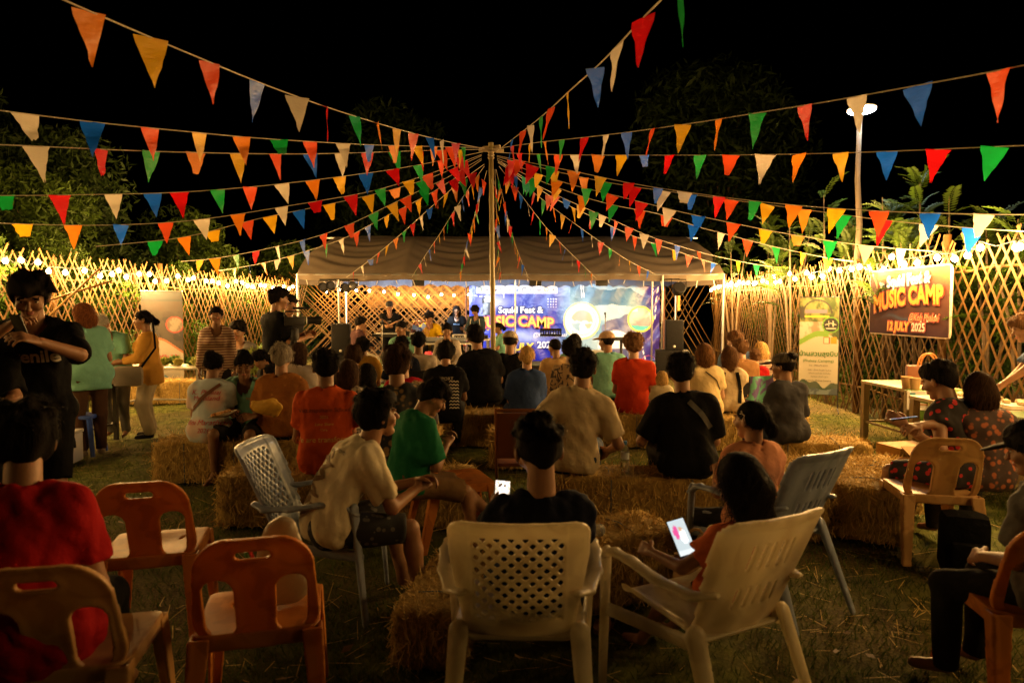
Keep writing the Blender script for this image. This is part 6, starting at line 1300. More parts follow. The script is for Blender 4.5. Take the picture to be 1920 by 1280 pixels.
t = thing('roll_up_banner', 'roll-up banner with beach picture and seafood lettering at the left fence', 'banner', (lb.x, 12.3, 0), 12); print_sheet('printed_sheet', LBW, 1.77, 70, 170, lambda u, v: left_print(u, v) * .30, PRT, t, (0, 0, LBZ), wave=lambda u, v: .01 * np.sin(v * 5)); MB().box((0, .03, .05), (.37, .08, .045), .02).build('base', STEEL, t); MB().tube([(0, .06, .08), (0, .04, 1.87)], .01, 6).tube([(-.35, 0, 1.88), (.35, 0, 1.88)], .013, 6).build('pole', STEEL, t)
def flat_text(parent, txt, size, x, z, m, off=-.014, bold=0, shear=0, mtx=None, name='lettering', align='CENTER', rz=0):
    me = text_mesh(txt, size, bold, align=align, shear=shear)
    if mtx: me.transform(mtx)
    me.transform(Matrix.Rotation(R(90), 4, 'X')); me.materials.append(m); return link(name, me, None, parent, (x, off, z), (0, R(rz), 0))
DRED, DGRN, DTXT = mat('print_crimson', (.30, .03, .02), .5), mat('print_green', (.035, .12, .02), .5), mat('print_dark', (.06, .045, .03), .5)
flat_text(t, 'นัมเบอร์วัน ซีฟู้ด', .082, .02, .70, DRED, bold=.002); flat_text(t, '093-569-6153', .05, .09, .58, DTXT); flat_text(t, 'Number One', .04, .1, .30, DTXT)
def right_print(u, v):
    n = fbm(u * 2, v * 3, 2); c = np.empty(u.shape + (3,)); c[:] = (.60, .55, .44); pic = v < .42 - .06 * np.sin(u * 4 - .6); c[pic] = lerp((.06, .10, .02), (.30, .28, .10), np.clip(n * 2 + .5, 0, 1))[pic]; k = pic & (v > .25) & (u < .62); c[k] = lerp((.34, .27, .18), (.6, .56, .46), np.clip(n * 2 + .6, 0, 1))[k]; k = pic & (n < -.2) & (u < .3); c[k] = (.05, .04, .03)
    arc = np.abs(np.hypot((u - .45) * .55, (v - .16) * 1.49) - .2) < .012; put(c, arc & (v < .16), (.05, .05, .04)); put(c, (np.abs(v - .14) < .018) & (u > .12) & (u < .7), (.35, .2, .3)); put(c, (np.abs(v - .195) < .012) & (u > .12) & (u < .75), (.7, .55, .05))
    g = np.abs(v - .43 + .06 * np.sin(u * 4 - .6)) < .03; put(c, g & (u < .75), (.22, .42, .06)); r = np.hypot((u - .80) * .55, (v - .28) * 1.49); put(c, r < .125, (.16, .40, .04)); put(c, r < .105, (.02, .02, .018)); k = (r < .07) & (np.abs(np.abs(u - .8) * .55 - .03) < .007) & (v > .235) & (v < .3); put(c, k, (.6, .58, .5)); put(c, (r < .09) & (np.abs(v - .315) < .006), (.6, .58, .5)); put(c, (r < .08) & (np.abs(v - .262 - .12 * np.abs(u - .8)) < .005), (.6, .58, .5))
    put(c, (u > .62) & (u < .78) & (v > .405) & (v < .475), (.50, .10, .02)); put(c, (u > .64) & (u < .76) & (v > .412) & (v < .468), (.70, .62, .5)); put(c, (u > .81) & (u < .95) & (v > .405) & (v < .475), (.80, .34, .02))
    mt = v > .885 - .03 * np.sin(u * 7) - .02 * np.sin(u * 17); c[mt] = lerp((.05, .09, .06), (.10, .13, .10), np.clip(n * 2 + .5, 0, 1))[mt]; lk = v > .945 + .01 * np.sin(u * 12); c[lk] = lerp((.22, .28, .32), (.09, .12, .16), np.clip(n * 3 + .5, 0, 1))[lk]; return c
rb = P(1536, 600, 10.5); t = thing('roll_up_banner', 'upright white and green camping banner with Thai title beside the lattice', 'banner', (rb.x, 10.5, 0), -22); print_sheet('printed_sheet', .55, 1.49, 60, 160, lambda u, v: right_print(u, v) * .55, PRT, t, (0, 0, .25)); MB().tube([(.285, .02, 0), (.285, .02, 1.76)], .009, 6).tube([(-.28, .02, 1.75), (.29, .02, 1.75)], .008, 6).tube([(-.28, .02, .25), (.29, .02, .25)], .008, 6).tube([(.285, .02, .04), (.285, -.25, .0)], .009, 6).tube([(.285, .02, .04), (.285, .28, .0)], .009, 6).build('frame', BLK, t)
flat_text(t, 'บ้านสวนลุงบิบ', .098, 0, .875, DGRN, bold=.002); flat_text(t, '(Phaluay Camping)', .058, 0, .77, DGRN); flat_text(t, 'โทร : 098-673-2392', .034, 0, .695, DTXT); flat_text(t, 'ที่พัก : เต็นท์ บ้านพัก ริมสวน', .03, .02, .625, DTXT); flat_text(t, 'มีที่จอด รถรับส่ง ถึงท่าเรือ', .03, .02, .575, DTXT); flat_text(t, 'กิจกรรม เดินป่า ดูนก', .03, .02, .525, DTXT); flat_text(t, 'Facebook : Phaluay Camping', .032, 0, .465, DTXT)
sa, sb = Vector((4.97, 9.5, 0)), Vector((4.97, 7.75, 0)); SWd, SHt = 1.75, .86
t = thing('sign_board', 'brown festival sign board with orange lettering hung on the right lattice fence', 'sign', (4.965, 8.62, 0), -90)
def sign_print(u, v):
    n = fbm(u * 2, v * 2, 3); c = lerp((.10, .035, .05), (.15, .045, .03), np.clip(u + n, 0, 1)); t_ = np.clip(1 - v * 4 + n * .8, 0, 1)[..., None]; c = c * (1 - t_) + np.array((.40, .10, .02)) * t_; b = np.clip((v - .72) * 3 + n * .5, 0, 1)[..., None]; c = c * (1 - b) + np.array((.09, .025, .06)) * b
    w = np.exp(-((u - .42) / .2) ** 2 - ((v - .735 - .03 * np.sin(u * 16)) / .028) ** 2)[..., None]; c = c * (1 - w * .8) + np.array((.10, .16, .32)) * w * .8
    for i, (a, b_) in enumerate(((.17, .28), (.19, .23), (.155, .21))): put(c, ((u - a) / .022) ** 2 + ((v - b_ - (u - a)) / .035) ** 2 < 1, (.55, .6, .66) if i != 1 else (.2, .36, .5))
    return c
pl = MB().prism([(x, z) for x, z in [(-SWd / 2 + .06 * (1 - math.cos(a)) if q in (0, 1) else SWd / 2 - .06 * (1 - math.cos(a)), 0) for q in () for a in ()] + [(-SWd / 2, .05), (-SWd / 2 + .02, .01), (-SWd / 2 + .06, 0), (SWd / 2 - .06, 0), (SWd / 2 - .02, .01), (SWd / 2, .05), (SWd / 2, SHt - .06), (SWd / 2 - .02, SHt - .02), (SWd / 2 - .06, SHt), (-SWd / 2 + .06, SHt), (-SWd / 2 + .02, SHt - .02), (-SWd / 2, SHt - .06)]], .022).build('board', mat('board_edge', (.55, .45, .35), .5), t, (0, .014, 1.23)); print_sheet('printed_face', SWd - .03, SHt - .03, 170, 90, lambda u, v: sign_print(u, v) * .30, attr_mat('sign_print', .65, .04, spec=.2), t, (0, 0, 1.245))
SO, SYL, SW2, SRM = mat('sign_orange', (.60, .20, .015), .4), mat('sign_yellow', (.60, .32, .05), .4), mat('sign_ice', (.38, .48, .54), .4), mat('sign_rim', (.30, .04, .02), .4)
def stext(txt, size, x, z, m, rim, bold, shear=0, sx=1, arch=0, rt=0):
    for k, (mm, b, o) in enumerate(((rim, bold + .016, -.006), (m, bold, -.010))):
        me = text_mesh(txt, size, b, shear=shear)
        for v in me.vertices: v.co.x *= sx; v.co.y += arch * (1 - (v.co.x / .75) ** 2)
        me.transform(Matrix.Rotation(R(rt), 4, 'Z')); me.transform(Matrix.Rotation(R(90), 4, 'X')); me.materials.append(mm); link('lettering_rim' if k == 0 else 'lettering', me, None, t, (x, o, 1.23 + z))
stext('Squid Fest &', .185, .03, .70, SW2, mat('sign_blue', (.06, .12, .22), .4), .004, rt=2); stext('MUSIC CAMP', .30, 0, .44, SO, SRM, .012, sx=.86, arch=.05, rt=4); stext('@Koh Phaluai', .115, .38, .235, mat('sign_peach', (.70, .34, .18), .4), SRM, 0, .3, .9); stext('12 JULY', .15, -.17, .115, SYL, SRM, .006, .1); stext('2025', .14, .29, .115, mat('sign_grey', (.50, .50, .48), .4), SRM, .004)
for x in (-.6, .6): MB().tube([(x, .02, 1.23 + SHt - .03), (x, .09, 1.23 + SHt + .08)], .004, 4).build('tie_wire', GREYP, t)
# ------------------------------------------------------------ tables, food and belongings
LAM = mat('worn_table', (.50, .42, .28), .5, var=.2); DKL = mat('dark_steel', (.05, .045, .04), .4, .5); TIMB = mat('pale_timber', (.42, .33, .21), .7, var=.25, bump=.3, bs=40, stretch=(4, 4, .6))
table('food table in front of the reddish-haired woman at left', -5.35, 7.95, 1.2, .6, .72, -4, LAM, DKL, group='food tables'); table('steel-legged food table with vegetables below the roll-up banner', -5.05, 10.0, 1.3, .62, .74, -4, mat('zinc_top', (.5, .46, .38), .35, .3), STEEL, .028, group='food tables')
table('food table with banana leaves nearest the sign board', 4.62, 7.75, .62, 1.25, .70, 2, LAM, TIMB, .034, group='food tables'); table('food table with white trays in front of the seller', 4.3, 6.05, .62, 1.5, .72, 2, LAM, TIMB, .034, group='food tables')
BLEAF = mat('banana_leaf', (.10, .20, .025), .4, var=.25, vs=5, bump=.4, bs=35, trans=.25, stretch=(1, 8, 1))
def banana_leaf(label, x, y, z, w, l, drop, rz):
    n = 12; vs = []; fs = []
    for i in range(n + 1):
        f = i / n
        for j in range(5):
            u = j / 4 * 2 - 1; s = f * l; yy, zz = (s, 0) if s < l - drop else (l - drop + .03, -(s - (l - drop)))
            vs.append((u * w / 2 * (1 - .15 * math.sin(i * 2.2 + j) * abs(u)), -yy + (.01 * math.sin(i * 1.7)), zz - .006 * abs(u) + .006 * math.sin(i * 2 + j)))
    for i in range(n):
        for j in range(4): a = i * 5 + j; fs.append((a, a + 1, a + 6, a + 5))
    t = thing('banana_leaf', label, 'leaf', (x, y, z), rz, 'banana leaves on the food tables'); MB()._add(vs, fs).build('blade', BLEAF, t); MB().tube([(0, 0, .006), (0, -(l - drop), .006), (0, -(l - drop) - .045, -.02), (0, -(l - drop) - .045, -drop)], .006, 5).build('midrib', mat('leaf_rib', (.3, .36, .1), .5), t)
banana_leaf('banana leaf hanging over the front left of the table near the sign board', 4.44, 7.35, .715, .34, .62, .36, -20); banana_leaf('banana leaf on the end of the table near the sign board, hanging short', 4.72, 7.35, .716, .26, .44, .12, 6); banana_leaf('banana leaf hanging from the seller table towards the camera', 4.3, 5.6, .735, .5, .62, .26, -8)
def cup(label, x, y, z, m, h=.11, r=.04, g='paper cups'):
    t = thing('paper_cup', label, 'cup', (x, y, z), 0, g); MB().lathe([(r * .75, 0), (r, h), (r * 1.06, h), (r * 1.04, h + .006), (r * .93, h), (r * .7, .008)], n=16).build('wall', m, t); MB().lathe([(.001, h * .8), (r * .88, h * .8)], n=16).build('drink', mat('dark_drink', (.05, .02, .01), .2), t)
KR = mat('kraft_paper', (.42, .25, .11), .8); CLR = mat('clear_plastic', (.75, .8, .82), .08, var=0, glass=.85)
def bottle(label, loc, rot=(0, 0, 0), cap=(.05, .2, .5), h=.21, r=.031, liq=None):
    t = thing('plastic_bottle', label, 'bottle', loc, 0, 'plastic bottles'); t.rotation_euler = [R(a) for a in rot]; MB().lathe([(r * .8, 0), (r, .01), (r, h * .3), (r * .9, h * .36), (r, h * .42), (r, h * .68), (r * .75, h * .82), (r * .38, h * .92), (r * .38, h * .97)], n=16).build('body', liq or CLR, t); MB().lathe([(r * .48, h * .93), (r * .48, h + .01), (r * .4, h + .012)], n=12).build('cap', mat('cap_' + str(cap), cap, .4), t); MB().lathe([(r * 1.01, h * .42), (r * 1.01, h * .66)], n=16).build('wrapper', mat('bottle_wrapper', (.55, .6, .65), .4), t)
for i, (px, py, Y) in enumerate(((1700, 712, 7.45), (1716, 716, 7.3))): q_ = P(px, py, Y); cup(['left', 'right'][i] + ' of two brown paper cups on the table near the sign board', q_.x, Y, .701, KR, .13, .055, 'brown cups on the right food table')
cup('orange-brown cup standing on the far bale by the mast', P(881, 700, 8.9).x, 8.9, .40, KR, .13, .04); cup('brown cup on the shaded bale by the dotted-outfit person', P(1699, 850, 4.75).x, 4.75, .41, KR, .12, .05)
q_ = P(1735, 700, 7.9); t = thing('handbag', 'brown leather handbag with two hooped handles on the table below the sign board', 'bag', (q_.x, 7.9, .701), -20); MB().box((0, 0, .11), (.2, .07, .11), .03).build('body', mat('brown_leather', (.14, .05, .02), .45), t)
for y in (-.05, .05): MB().tube([(.09 * math.cos(a) + (y > 0) * .05, y, .2 + .16 * math.sin(a)) for a in np.linspace(0, math.pi, 11)], .011, 6).build('handle', mat('tan_leather', (.35, .13, .03), .4), t)
bottle('green-tinted bottle beside the brown leather handbag', (P(1762, 690, 7.7).x, 7.7, .701), cap=(.5, .6, .1), liq=mat('green_liquid', (.25, .35, .08), .1, glass=.5)); bottle('clear water bottle between the white-tee and black-tee men', (P(1172, 830, 5.0).x, 5.0, .39)); bottle('water bottle on the far bale beside the blonde child', (P(1256, 710, 8.2).x, 8.2, .39)); bottle('empty clear bottle lying on the broken bale in front', (P(1128, 1030, 3.55).x, 3.55, .425), (80, 0, -50), h=.22, r=.034)
tr = mat('foam_tray', (.72, .68, .58), .6)
for i, (x, y) in enumerate(((4.3, 6.45), (4.28, 6.15), (4.4, 5.85))):
    t = thing('food_tray', ['far', 'middle', 'near'][i] + ' white food tray on the seller table', 'tray', (x, y, .721), rnd.uniform(-10, 10), 'white trays on the seller table'); MB().box((0, 0, .02), (.16, .11, .02), .015).build('tray', tr, t); b = MB()
    for k in range(7): b.lathe([(.01, 0), (.035, .012), (.03, .035), (.005, .045)], (rnd.uniform(-.11, .11), rnd.uniform(-.07, .07), .035), 8)
    b.build('food', mat('rice_parcel', (.62, .48, .26), .6, var=.3), t)
t = thing('price_card', 'white printed price card on the front of the table near the sign board', 'sign', (P(1745, 740, 7.05).x, 7.08, .52), -18); MB().box((0, 0, .1), (.2, .004, .1)).build('card', WHT, t); MB().box((-.15, -.006, .1), (.025, .002, .08)).build('printed_stripe', mat('card_blue', (.1, .3, .42), .5), t)
for z in (.15, .11, .06): MB().box((.04, -.006, z), (.12, .002, .008)).build('printed_line', mat('card_brown', (.35, .18, .08), .5), t)
t = thing('cardboard_box', 'cardboard box on the grass in front of the dotted-outfit person', 'box', (P(1700, 820, 6.3).x, 6.3, 0), 12); b = MB(); b.box((0, 0, .16), (.2, .15, .16)).build('carton', KR, t); MB().box((.0, -.21, .31), (.2, .06, .004), M=Matrix.Rotation(R(30), 4, 'X')).build('flap', KR, t)
q_ = (-5.3, 7.95)
for i, (dx, dy, h, c) in enumerate(((-.5, .05, .24, (.15, .05, .02)), (-.38, .12, .2, (.5, .3, .05)), (-.28, -.1, .22, (.4, .06, .03)), (.5, .1, .2, (.35, .2, .1)))):
    t = thing('sauce_bottle', ['dark brown', 'amber', 'red', 'pale brown'][i] + ' sauce bottle on the left food table', 'bottle', (q_[0] + dx, q_[1] + dy, .721), 0, 'sauce bottles on the left food table'); MB().lathe([(.03, 0), (.032, h * .6), (.014, h * .8), (.013, h)], n=12).build('body', mat('sauce_' + str(i), c, .2), t); MB().lathe([(.016, h), (.016, h + .02)], n=10).build('cap', mat('sauce_cap', (.5, .05, .02), .4), t)
t = thing('serving_board', 'pale wooden board on the near edge of the left food table', 'board', (-5.15, 7.78, .721), 6); MB().box((0, 0, .015), (.35, .12, .015), .006).build('plank', mat('pale_board', (.5, .38, .2), .6), t)
for i, (dx, dy, c, r) in enumerate(((-.1, 0, (.3, .34, .06), .06), (.0, .1, (.12, .24, .04), .07), (.12, -.05, (.45, .40, .10), .055), (.25, .08, (.10, .2, .03), .06), (.38, -.04, (.4, .42, .12), .065), (-.25, .06, (.5, .12, .03), .05))):
    t = thing('cabbage' if i % 2 == 0 else 'herb_bunch', ['yellowish cabbage', 'dark green herb bunch', 'pale cabbage', 'leafy green herb bunch', 'round pale green cabbage', 'reddish vegetable bunch'][i] + [' at the left', ' at the back', ' at the centre', ' at the right', ' at the right end', ' at the far left'][i] + ' of the steel-legged table', 'vegetable', (-5.0 + dx, 10.0 + dy, .741), 0, 'vegetables on the steel-legged table')
    V, Q = leaf_cloud([(0, 0, r, r)], 260, r * .5, i, .9); link('leaves', np_mesh('leaves', V, Q, smooth=False), mat('veg_' + str(i), c, .5, var=.3, trans=.2), t)
t = thing('plastic_stool', 'blue plastic stool under the left food table', 'stool', (P(152, 760, 7.35).x, 7.35, 0), 10); MB().box((0, 0, .42), (.16, .16, .02), .015).build('seat', mat('blue_stool', (.03, .08, .42), .35), t)
for sx in (-1, 1):
    for sy in (-1, 1): MB().tube([(sx * .13, sy * .13, .41), (sx * .17, sy * .17, .0)], [.03, .022], 6).build('leg', mat('blue_stool', (.03, .08, .42), .35), t)
t = thing('foam_box', 'white foam cooler box on the grass beside the standing teenager', 'box', (P(116, 810, 6.95).x, 6.95, 0), 8); t.scale = (.8, .8, .85); MB().box((0, 0, .17), (.16, .2, .17), .012).build('box', tr, t); MB().box((0, 0, .362), (.17, .21, .02), .01).build('lid', tr, t)
for i in range(4): MB().box((-.1 + .066 * i, -.203, .17), (.012, .006, .14)).build('rib', tr, t)
# flower pots by the left fence
for i, (px, Y, c) in enumerate(((462, 10.9, (.10, .26, .04)), (482, 11.1, (.16, .34, .06)), (472, 10.6, (.3, .36, .08)))):
    q_ = P(px, 650, Y); t = thing('potted_plant', ['leafy potted plant left', 'tall bright potted plant right', 'yellowish potted plant in front'][i] + ' in the cluster behind the plate woman', 'plant', (q_.x, Y, .35), 0, 'potted plants behind the audience'); MB().lathe([(.08, 0), (.11, .18), (.12, .19), (.1, .19)], n=14).build('pot', mat('terracotta', (.3, .12, .06), .8), t); V, Q = leaf_cloud([(0, 0, .38, .2), (.1, 0, .5, .12)], 380, .09, i, .4); link('leaves', np_mesh('leaves', V, Q, smooth=False), mat('pot_leaf_' + str(i), c, .5, var=.4, trans=.3), t)
tag(MB().box((P(472, 650, 10.85).x, 10.85, .175), (.35, .25, .175), .01).build('crate', mat('crate_grey', (.2, .19, .17), .8)), 'grey crate under the cluster of potted plants', 'crate')
# phones
SCR = attr_mat('phone_screen', .2, 0, emit=1.0)
def phone(label, loc, aim, up, fn, w=.075, h=.155, lit=True):
    z = Vector(up).normalized(); y = -Vector(aim).normalized(); x = y.cross(z).normalized(); z = x.cross(y); M = Matrix((x, y, z)).transposed().to_4x4(); t = thing('phone', label, 'phone', loc, 0, 'phones'); t.rotation_euler = M.to_euler()
    MB().box((0, .005, 0), (w / 2, .0045, h / 2), .004).build('case', mat('phone_case', (.02, .02, .022), .3), t)
    if lit: print_sheet('screen', w * .92, h * .94, 14, 26, fn, SCR, t, (0, -.0012, -h * .47))
    MB().lathe([(.007, 0), (.007, .003)], (-w * .25, .0105, h * .38), 10, Matrix.Rotation(R(-90), 4, 'X')).build('camera_lens', BLK, t)
def shot1(u, v): n = fbm(u * 3, v * 4, 2); c = np.empty(u.shape + (3,)); c[:] = (.95, .95, 1); k = (v < .42); c[k] = lerp((.9, .8, .7), (.35, .28, .2), np.clip(n * 2 + .5, 0, 1))[k]; return c
def shot2(u, v): n = fbm(u * 3, v * 4, 5); c = np.empty(u.shape + (3,)); c[:] = (.26, .30, .31); put(c, ((u - .3) / .16) ** 2 + ((v - .35) / .2) ** 2 < 1, (.35, .04, .14)); put(c, ((u - .62) / .2) ** 2 + ((v - .5) / .22) ** 2 < 1, (.5, .5, .5)); put(c, ((u - .6) / .1) ** 2 + ((v - .28) / .07) ** 2 < 1, (.3, .17, .1)); put(c, v > .85, (.35, .38, .38)); return c
def camdir(p): return (Vector((0, 0, CAMZ)) - Vector(p)).normalized()
lp_ = P(941, 932, 3.02); phone('bright phone held up left of the navy-tee man, showing a white page', lp_, camdir(lp_) + Vector((.35, .1, 0)), (.18, .05, 1), shot1)
lp_ = P(1278, 1006, 2.82); phone('phone with a photo of people on screen held by the long-haired girl', lp_, camdir(lp_) + Vector((.15, 0, .35)), (-.28, .2, 1), shot2, .078, .16)
b_ = PEOPLE['boy']; q_ = wpt(b_, (b_['wr'][0] + b_['wr'][1]) / 2); phone('dark phone in the standing teenager hands', P(38, 612, 3.84), (.2, 1, .5), (0, -.4, 1), shot2, lit=False)
lp_ = P(1695, 783, 4.2); phone('phone lying flat in the hands of the dotted-outfit person', lp_, (-.1, .25, 1), (-.7, .6, .2), shot2)
lp_ = P(1774, 752, 4.75); phone('small glowing phone between the two women at right', lp_, camdir(lp_), (.2, 0, 1), shot1, .06, .11)
# bags, plate, straps
yw = PEOPLE['yellow']; q_ = P(240, 702, 7.95); t = thing('shoulder_bag', 'grey shoulder bag hanging at the hip of the woman in yellow', 'bag', q_, 20); MB().box((0, 0, -.02), (.16, .07, .12), .065).build('body', mat('grey_bag', (.22, .18, .14), .6), t); MB().tube([(.14, 0, .08), (.28, .1, .3), (.24, .25, .6), (.1, .2, .72)], .013, 6).build('strap', C_BLK, t)
pw = PEOPLE['plate']; q_ = P(418, 778, 6.0); t = thing('plate', 'pale plate of fried food held by the woman in mint', 'plate', q_, 0); t.rotation_euler = (0, R(-14), 0); MB().lathe([(.05, -.01), (.12, .012), (.125, .016), (.115, .014), (.05, 0)], n=24).build('dish', tr, t); b = MB()
for k in range(8): b.lathe([(.008, 0), (.028, .01), (.022, .03), (.004, .036)], (rnd.uniform(-.06, .06), rnd.uniform(-.06, .06), .004), 8)
b.build('food', mat('fried_food', (.5, .25, .07), .6, var=.3), t)
q_ = P(495, 765, 6.0); t = thing('paper_bag', 'crumpled yellow paper bag on the lap of the woman with the plate', 'bag', q_, 15); t.rotation_euler = (R(20), R(35), R(20)); t.scale = (.8, .8, .8); V, Q = Sdf().cone((-.08, 0, -.03), (.08, 0, .05), .05, .075, .03, I3, .4).cone((.02, 0, .03), (.05, .02, .12), .05, .03, .03, I3, .5).mesh(.012, lambda g, X, Y, Z: g + folds(8, .02, 34)(X, Y, Z)); link('paper', np_mesh('paper', V, Q), mat('yellow_paper', (.62, .36, .04), .6, bump=.4, bs=12), t); b = MB(); bmv = [(x, y + .02 * math.sin(9 * x + 7 * z), z) for x in (-.16, -.05, .06, .16) for z in (-.14, -.04, .06, .15) for y in (-.035,)]; fs = [(i * 4 + j, i * 4 + j + 1, i * 4 + j + 5, i * 4 + j + 4) for i in range(3) for j in range(3)]; bb = [(x, -y * 1.2 + .01 * math.sin(13 * x), z) for x, y, z in bmv]; pass
q_ = P(1318, 960, 3.25); t = thing('tote_bag', 'straw-coloured tote bag between the bale and the long-haired girl', 'bag', (q_.x, 3.3, .12), 20); MB().box((0, 0, .14), (.12, .06, .14), .03).build('body', mat('tote', (.40, .26, .13), .8, bump=.4, bs=50), t)
for y in (-.04, .04): MB().tube([(-.07 * math.cos(a), y, .27 + .11 * math.sin(a)) for a in np.linspace(0, math.pi, 9)], .008, 5).build('handle', mat('tote', (.40, .26, .13), .8, bump=.4, bs=50), t)
q_ = ground(1805, 1075); t = thing('backpack', 'black bag standing on the grass behind the right orange chair', 'bag', (q_.x, q_.y, 0), -20); MB().box((0, 0, .19), (.13, .1, .19), .07).build('body', C_BLK, t); MB().box((0, -.11, .13), (.09, .03, .09), .025).build('pocket', C_BLK, t)
q_ = P(520, 1120, 2.62); t = thing('carrier_bag', 'pale printed carrier bag standing on the empty near orange chair', 'bag', (q_.x, 2.62, .445), 8); V, Q = Sdf().cone((-.05, 0, .07), (.05, 0, .07), .075, .075, .03, I3, .7).cone((0, 0, .1), (.02, 0, .27), .085, .06, .03, I3, .5).mesh(.008, lambda g, X, Y, Z: np.maximum(g + folds(4, .012, 30)(X, Y, Z), -Z)); link('bag', np_mesh('bag', V, Q), mat('carrier_plastic', (.45, .36, .24), .35, trans=.3), t)
o_ = MB(); o_.tube([(-.09, -.055, .24), (-.04, -.07, .12), (-.06, -.07, .03)], .007, 5); o_.build('printed_stripe', mat('stripe_red', (.5, .04, .03), .5), t); o_ = MB(); o_.tube([(-.105, -.045, .22), (-.06, -.065, .11), (-.08, -.06, .03)], .007, 5); o_.build('printed_stripe', mat('stripe_green', (.04, .3, .1), .5), t)
# folding chair with brown canvas
q_ = P(978, 800, 5.35); t = thing('folding_chair', 'brown canvas folding chair standing empty before a hay bale', 'chair', (q_.x + .05, 5.45, 0), 190 + 170); FRM = mat('copper_tube', (.40, .17, .06), .35, .4); CVS = mat('brown_canvas', (.22, .075, .025), .8, bump=.2, bs=150)
MB()._add([(-.24, -.2, .78), (.24, -.2, .78), (.24, -.17, .42), (-.24, -.17, .42), (-.24, -.212, .78), (.24, -.212, .78), (.24, -.182, .42), (-.24, -.182, .42)], [(0, 1, 2, 3), (7, 6, 5, 4), (0, 4, 5, 1), (3, 2, 6, 7), (0, 3, 7, 4), (1, 5, 6, 2)]).build('backrest', CVS, t); MB().box((0, .05, .36), (.24, .2, .012), .006).build('seat', CVS, t); MB().tube([(-.26, -.205, .8), (.26, -.205, .8)], .014, 8).build('top_rail', FRM, t)
for s in (-1, 1): MB().tube([(s * .25, -.21, .82), (s * .25, -.16, .36), (s * .25, .22, .01)], .012, 7).tube([(s * .25, .24, .37), (s * .25, -.2, .01)], .012, 7).tube([(s * .25, -.17, .56), (s * .25, .2, .56), (s * .25, .24, .37)], .012, 7).build('leg', FRM, t)
# dark folding chair back in the audience and the camp chair draped with a towel
def foldchair(label, px, Y, rz): t = thing('folding_chair', label, 'chair', (P(px, 700, Y).x, Y, 0), rz); MB().box((0, -.2, .68), (.22, .01, .12), .01).build('backrest', C_DARK, t); MB().box((0, 0, .41), (.22, .2, .012), .006).build('seat', C_DARK, t); g = MB(); [g.tube([(s * .23, -.2, .82), (s * .23, -.1, .4), (s * .23, .2, .01)], .012, 6).tube([(s * .23, .2, .41), (s * .23, -.22, .01)], .012, 6) for s in (-1, 1)]; g.build('frame', DKL, t); return t
foldchair('dark folding chair under the white-tee man near the mixing desk', 787, 8.75, 4); foldchair('camp chair with a towel over it beside the brown tee man', 1398, 8.05, 20)
V, Q = grid_mesh(-.16, .16, 0, .62, 14, 22, lambda X, Y: .0 * X); V = np.stack([V[:, 0] + .03 * np.sin(V[:, 1] * 9), -.02 + .03 * np.sin(V[:, 0] * 26 + V[:, 1] * 4), -V[:, 1]], 1); q_ = P(1420, 702, 7.85)
o = link('towel', np_mesh('towel', V, Q), mat('towel', (.10, .34, .22), .9, pat='noise', col2=(.12, .08, .24), ps=5, bump=.4), None, (q_.x, 7.85, .80)); tag(o, 'green and purple towel hanging from the camp chair at right', 'towel')
# sandals left in the grass
def sandal(label, px, py, rz, m):
    g_ = ground(px, py); t = thing('sandal', label, 'sandal', (g_.x, g_.y, .0), rz, 'sandals lying in the grass'); MB().prism([(.045 * math.cos(a) * (1 + .15 * math.sin(a)), .13 * math.sin(a)) for a in np.linspace(0, 6.283, 19)[:-1]], .022, Matrix.Rotation(R(90), 4, 'X') @ Matrix.Translation((0, 0, 0))).build('sole', m, t, (0, 0, .014)); MB().tube([(-.04, .0, .02), (-.02, .05, .05), (.02, .05, .05), (.04, .0, .02)], .009, 6).tube([(0, .08, .02), (0, .05, .052)], .006, 5).build('strap', BLK, t)
SN = mat('tan_sandal', (.30, .16, .08), .7)
sandal('left sandal beside the dark bale at lower centre', 757, 1195, 20, SN); sandal('tan sandal right of the lattice-back chair leg', 1085, 1185, -10, SN); sandal('tan sandal beside its pair between the cream armchairs', 1135, 1170, -25, SN)
# ------------------------------------------------------------ prints on clothing, straps, clips
CR, WH, YE = mat('shirt_print_red', (.45, .03, .04), .7), mat('shirt_print_white', (.62, .58, .5), .7), mat('shirt_print_yellow', (.68, .44, .12), .7)
def xp(rec, lines, front=False):
    for l in lines: (front_print if front else back_print)(rec, *l[:3], l[3], **(l[4] if len(l) > 4 else {}))
DK = mat('shirt_print_dark', (.10, .02, .01), .7)
xp(PEOPLE['redpolo'], [('Vattanapaisarn School', .042, .02, DK), ('2023', .03, -.03, YE), ('Love Share', .03, -.08, YE, dict(shear=.3)), ('Care', .026, -.12, YE), ('We are transformer', .056, -.19, YE)])
xp(PEOPLE['marathon'], [('K.. Phaluai', .062, .05, CR, dict(shear=.3)), ('Mt. Island', .062, -.01, CR, dict(shear=.3)), ('Mini Marathon', .068, -.25, CR, dict(shear=.3)), ('2026', .06, -.33, CR, dict(shear=.2))])
xp(PEOPLE['boy'], [('Juvenile', .105, -.02, WH, dict(bold=.003))], True); xp(PEOPLE['green'], [('STAY', .10, -.10, WH, dict(bold=.006)), ('natural', .05, -.05, WH)], True)
xp(PEOPLE['cycling'], [('SPORT', .05, .02, WH)]); xp(PEOPLE['cream'], [('Awesome', .035, .06, DTXT, dict(dx=.02, shear=.3)), ])
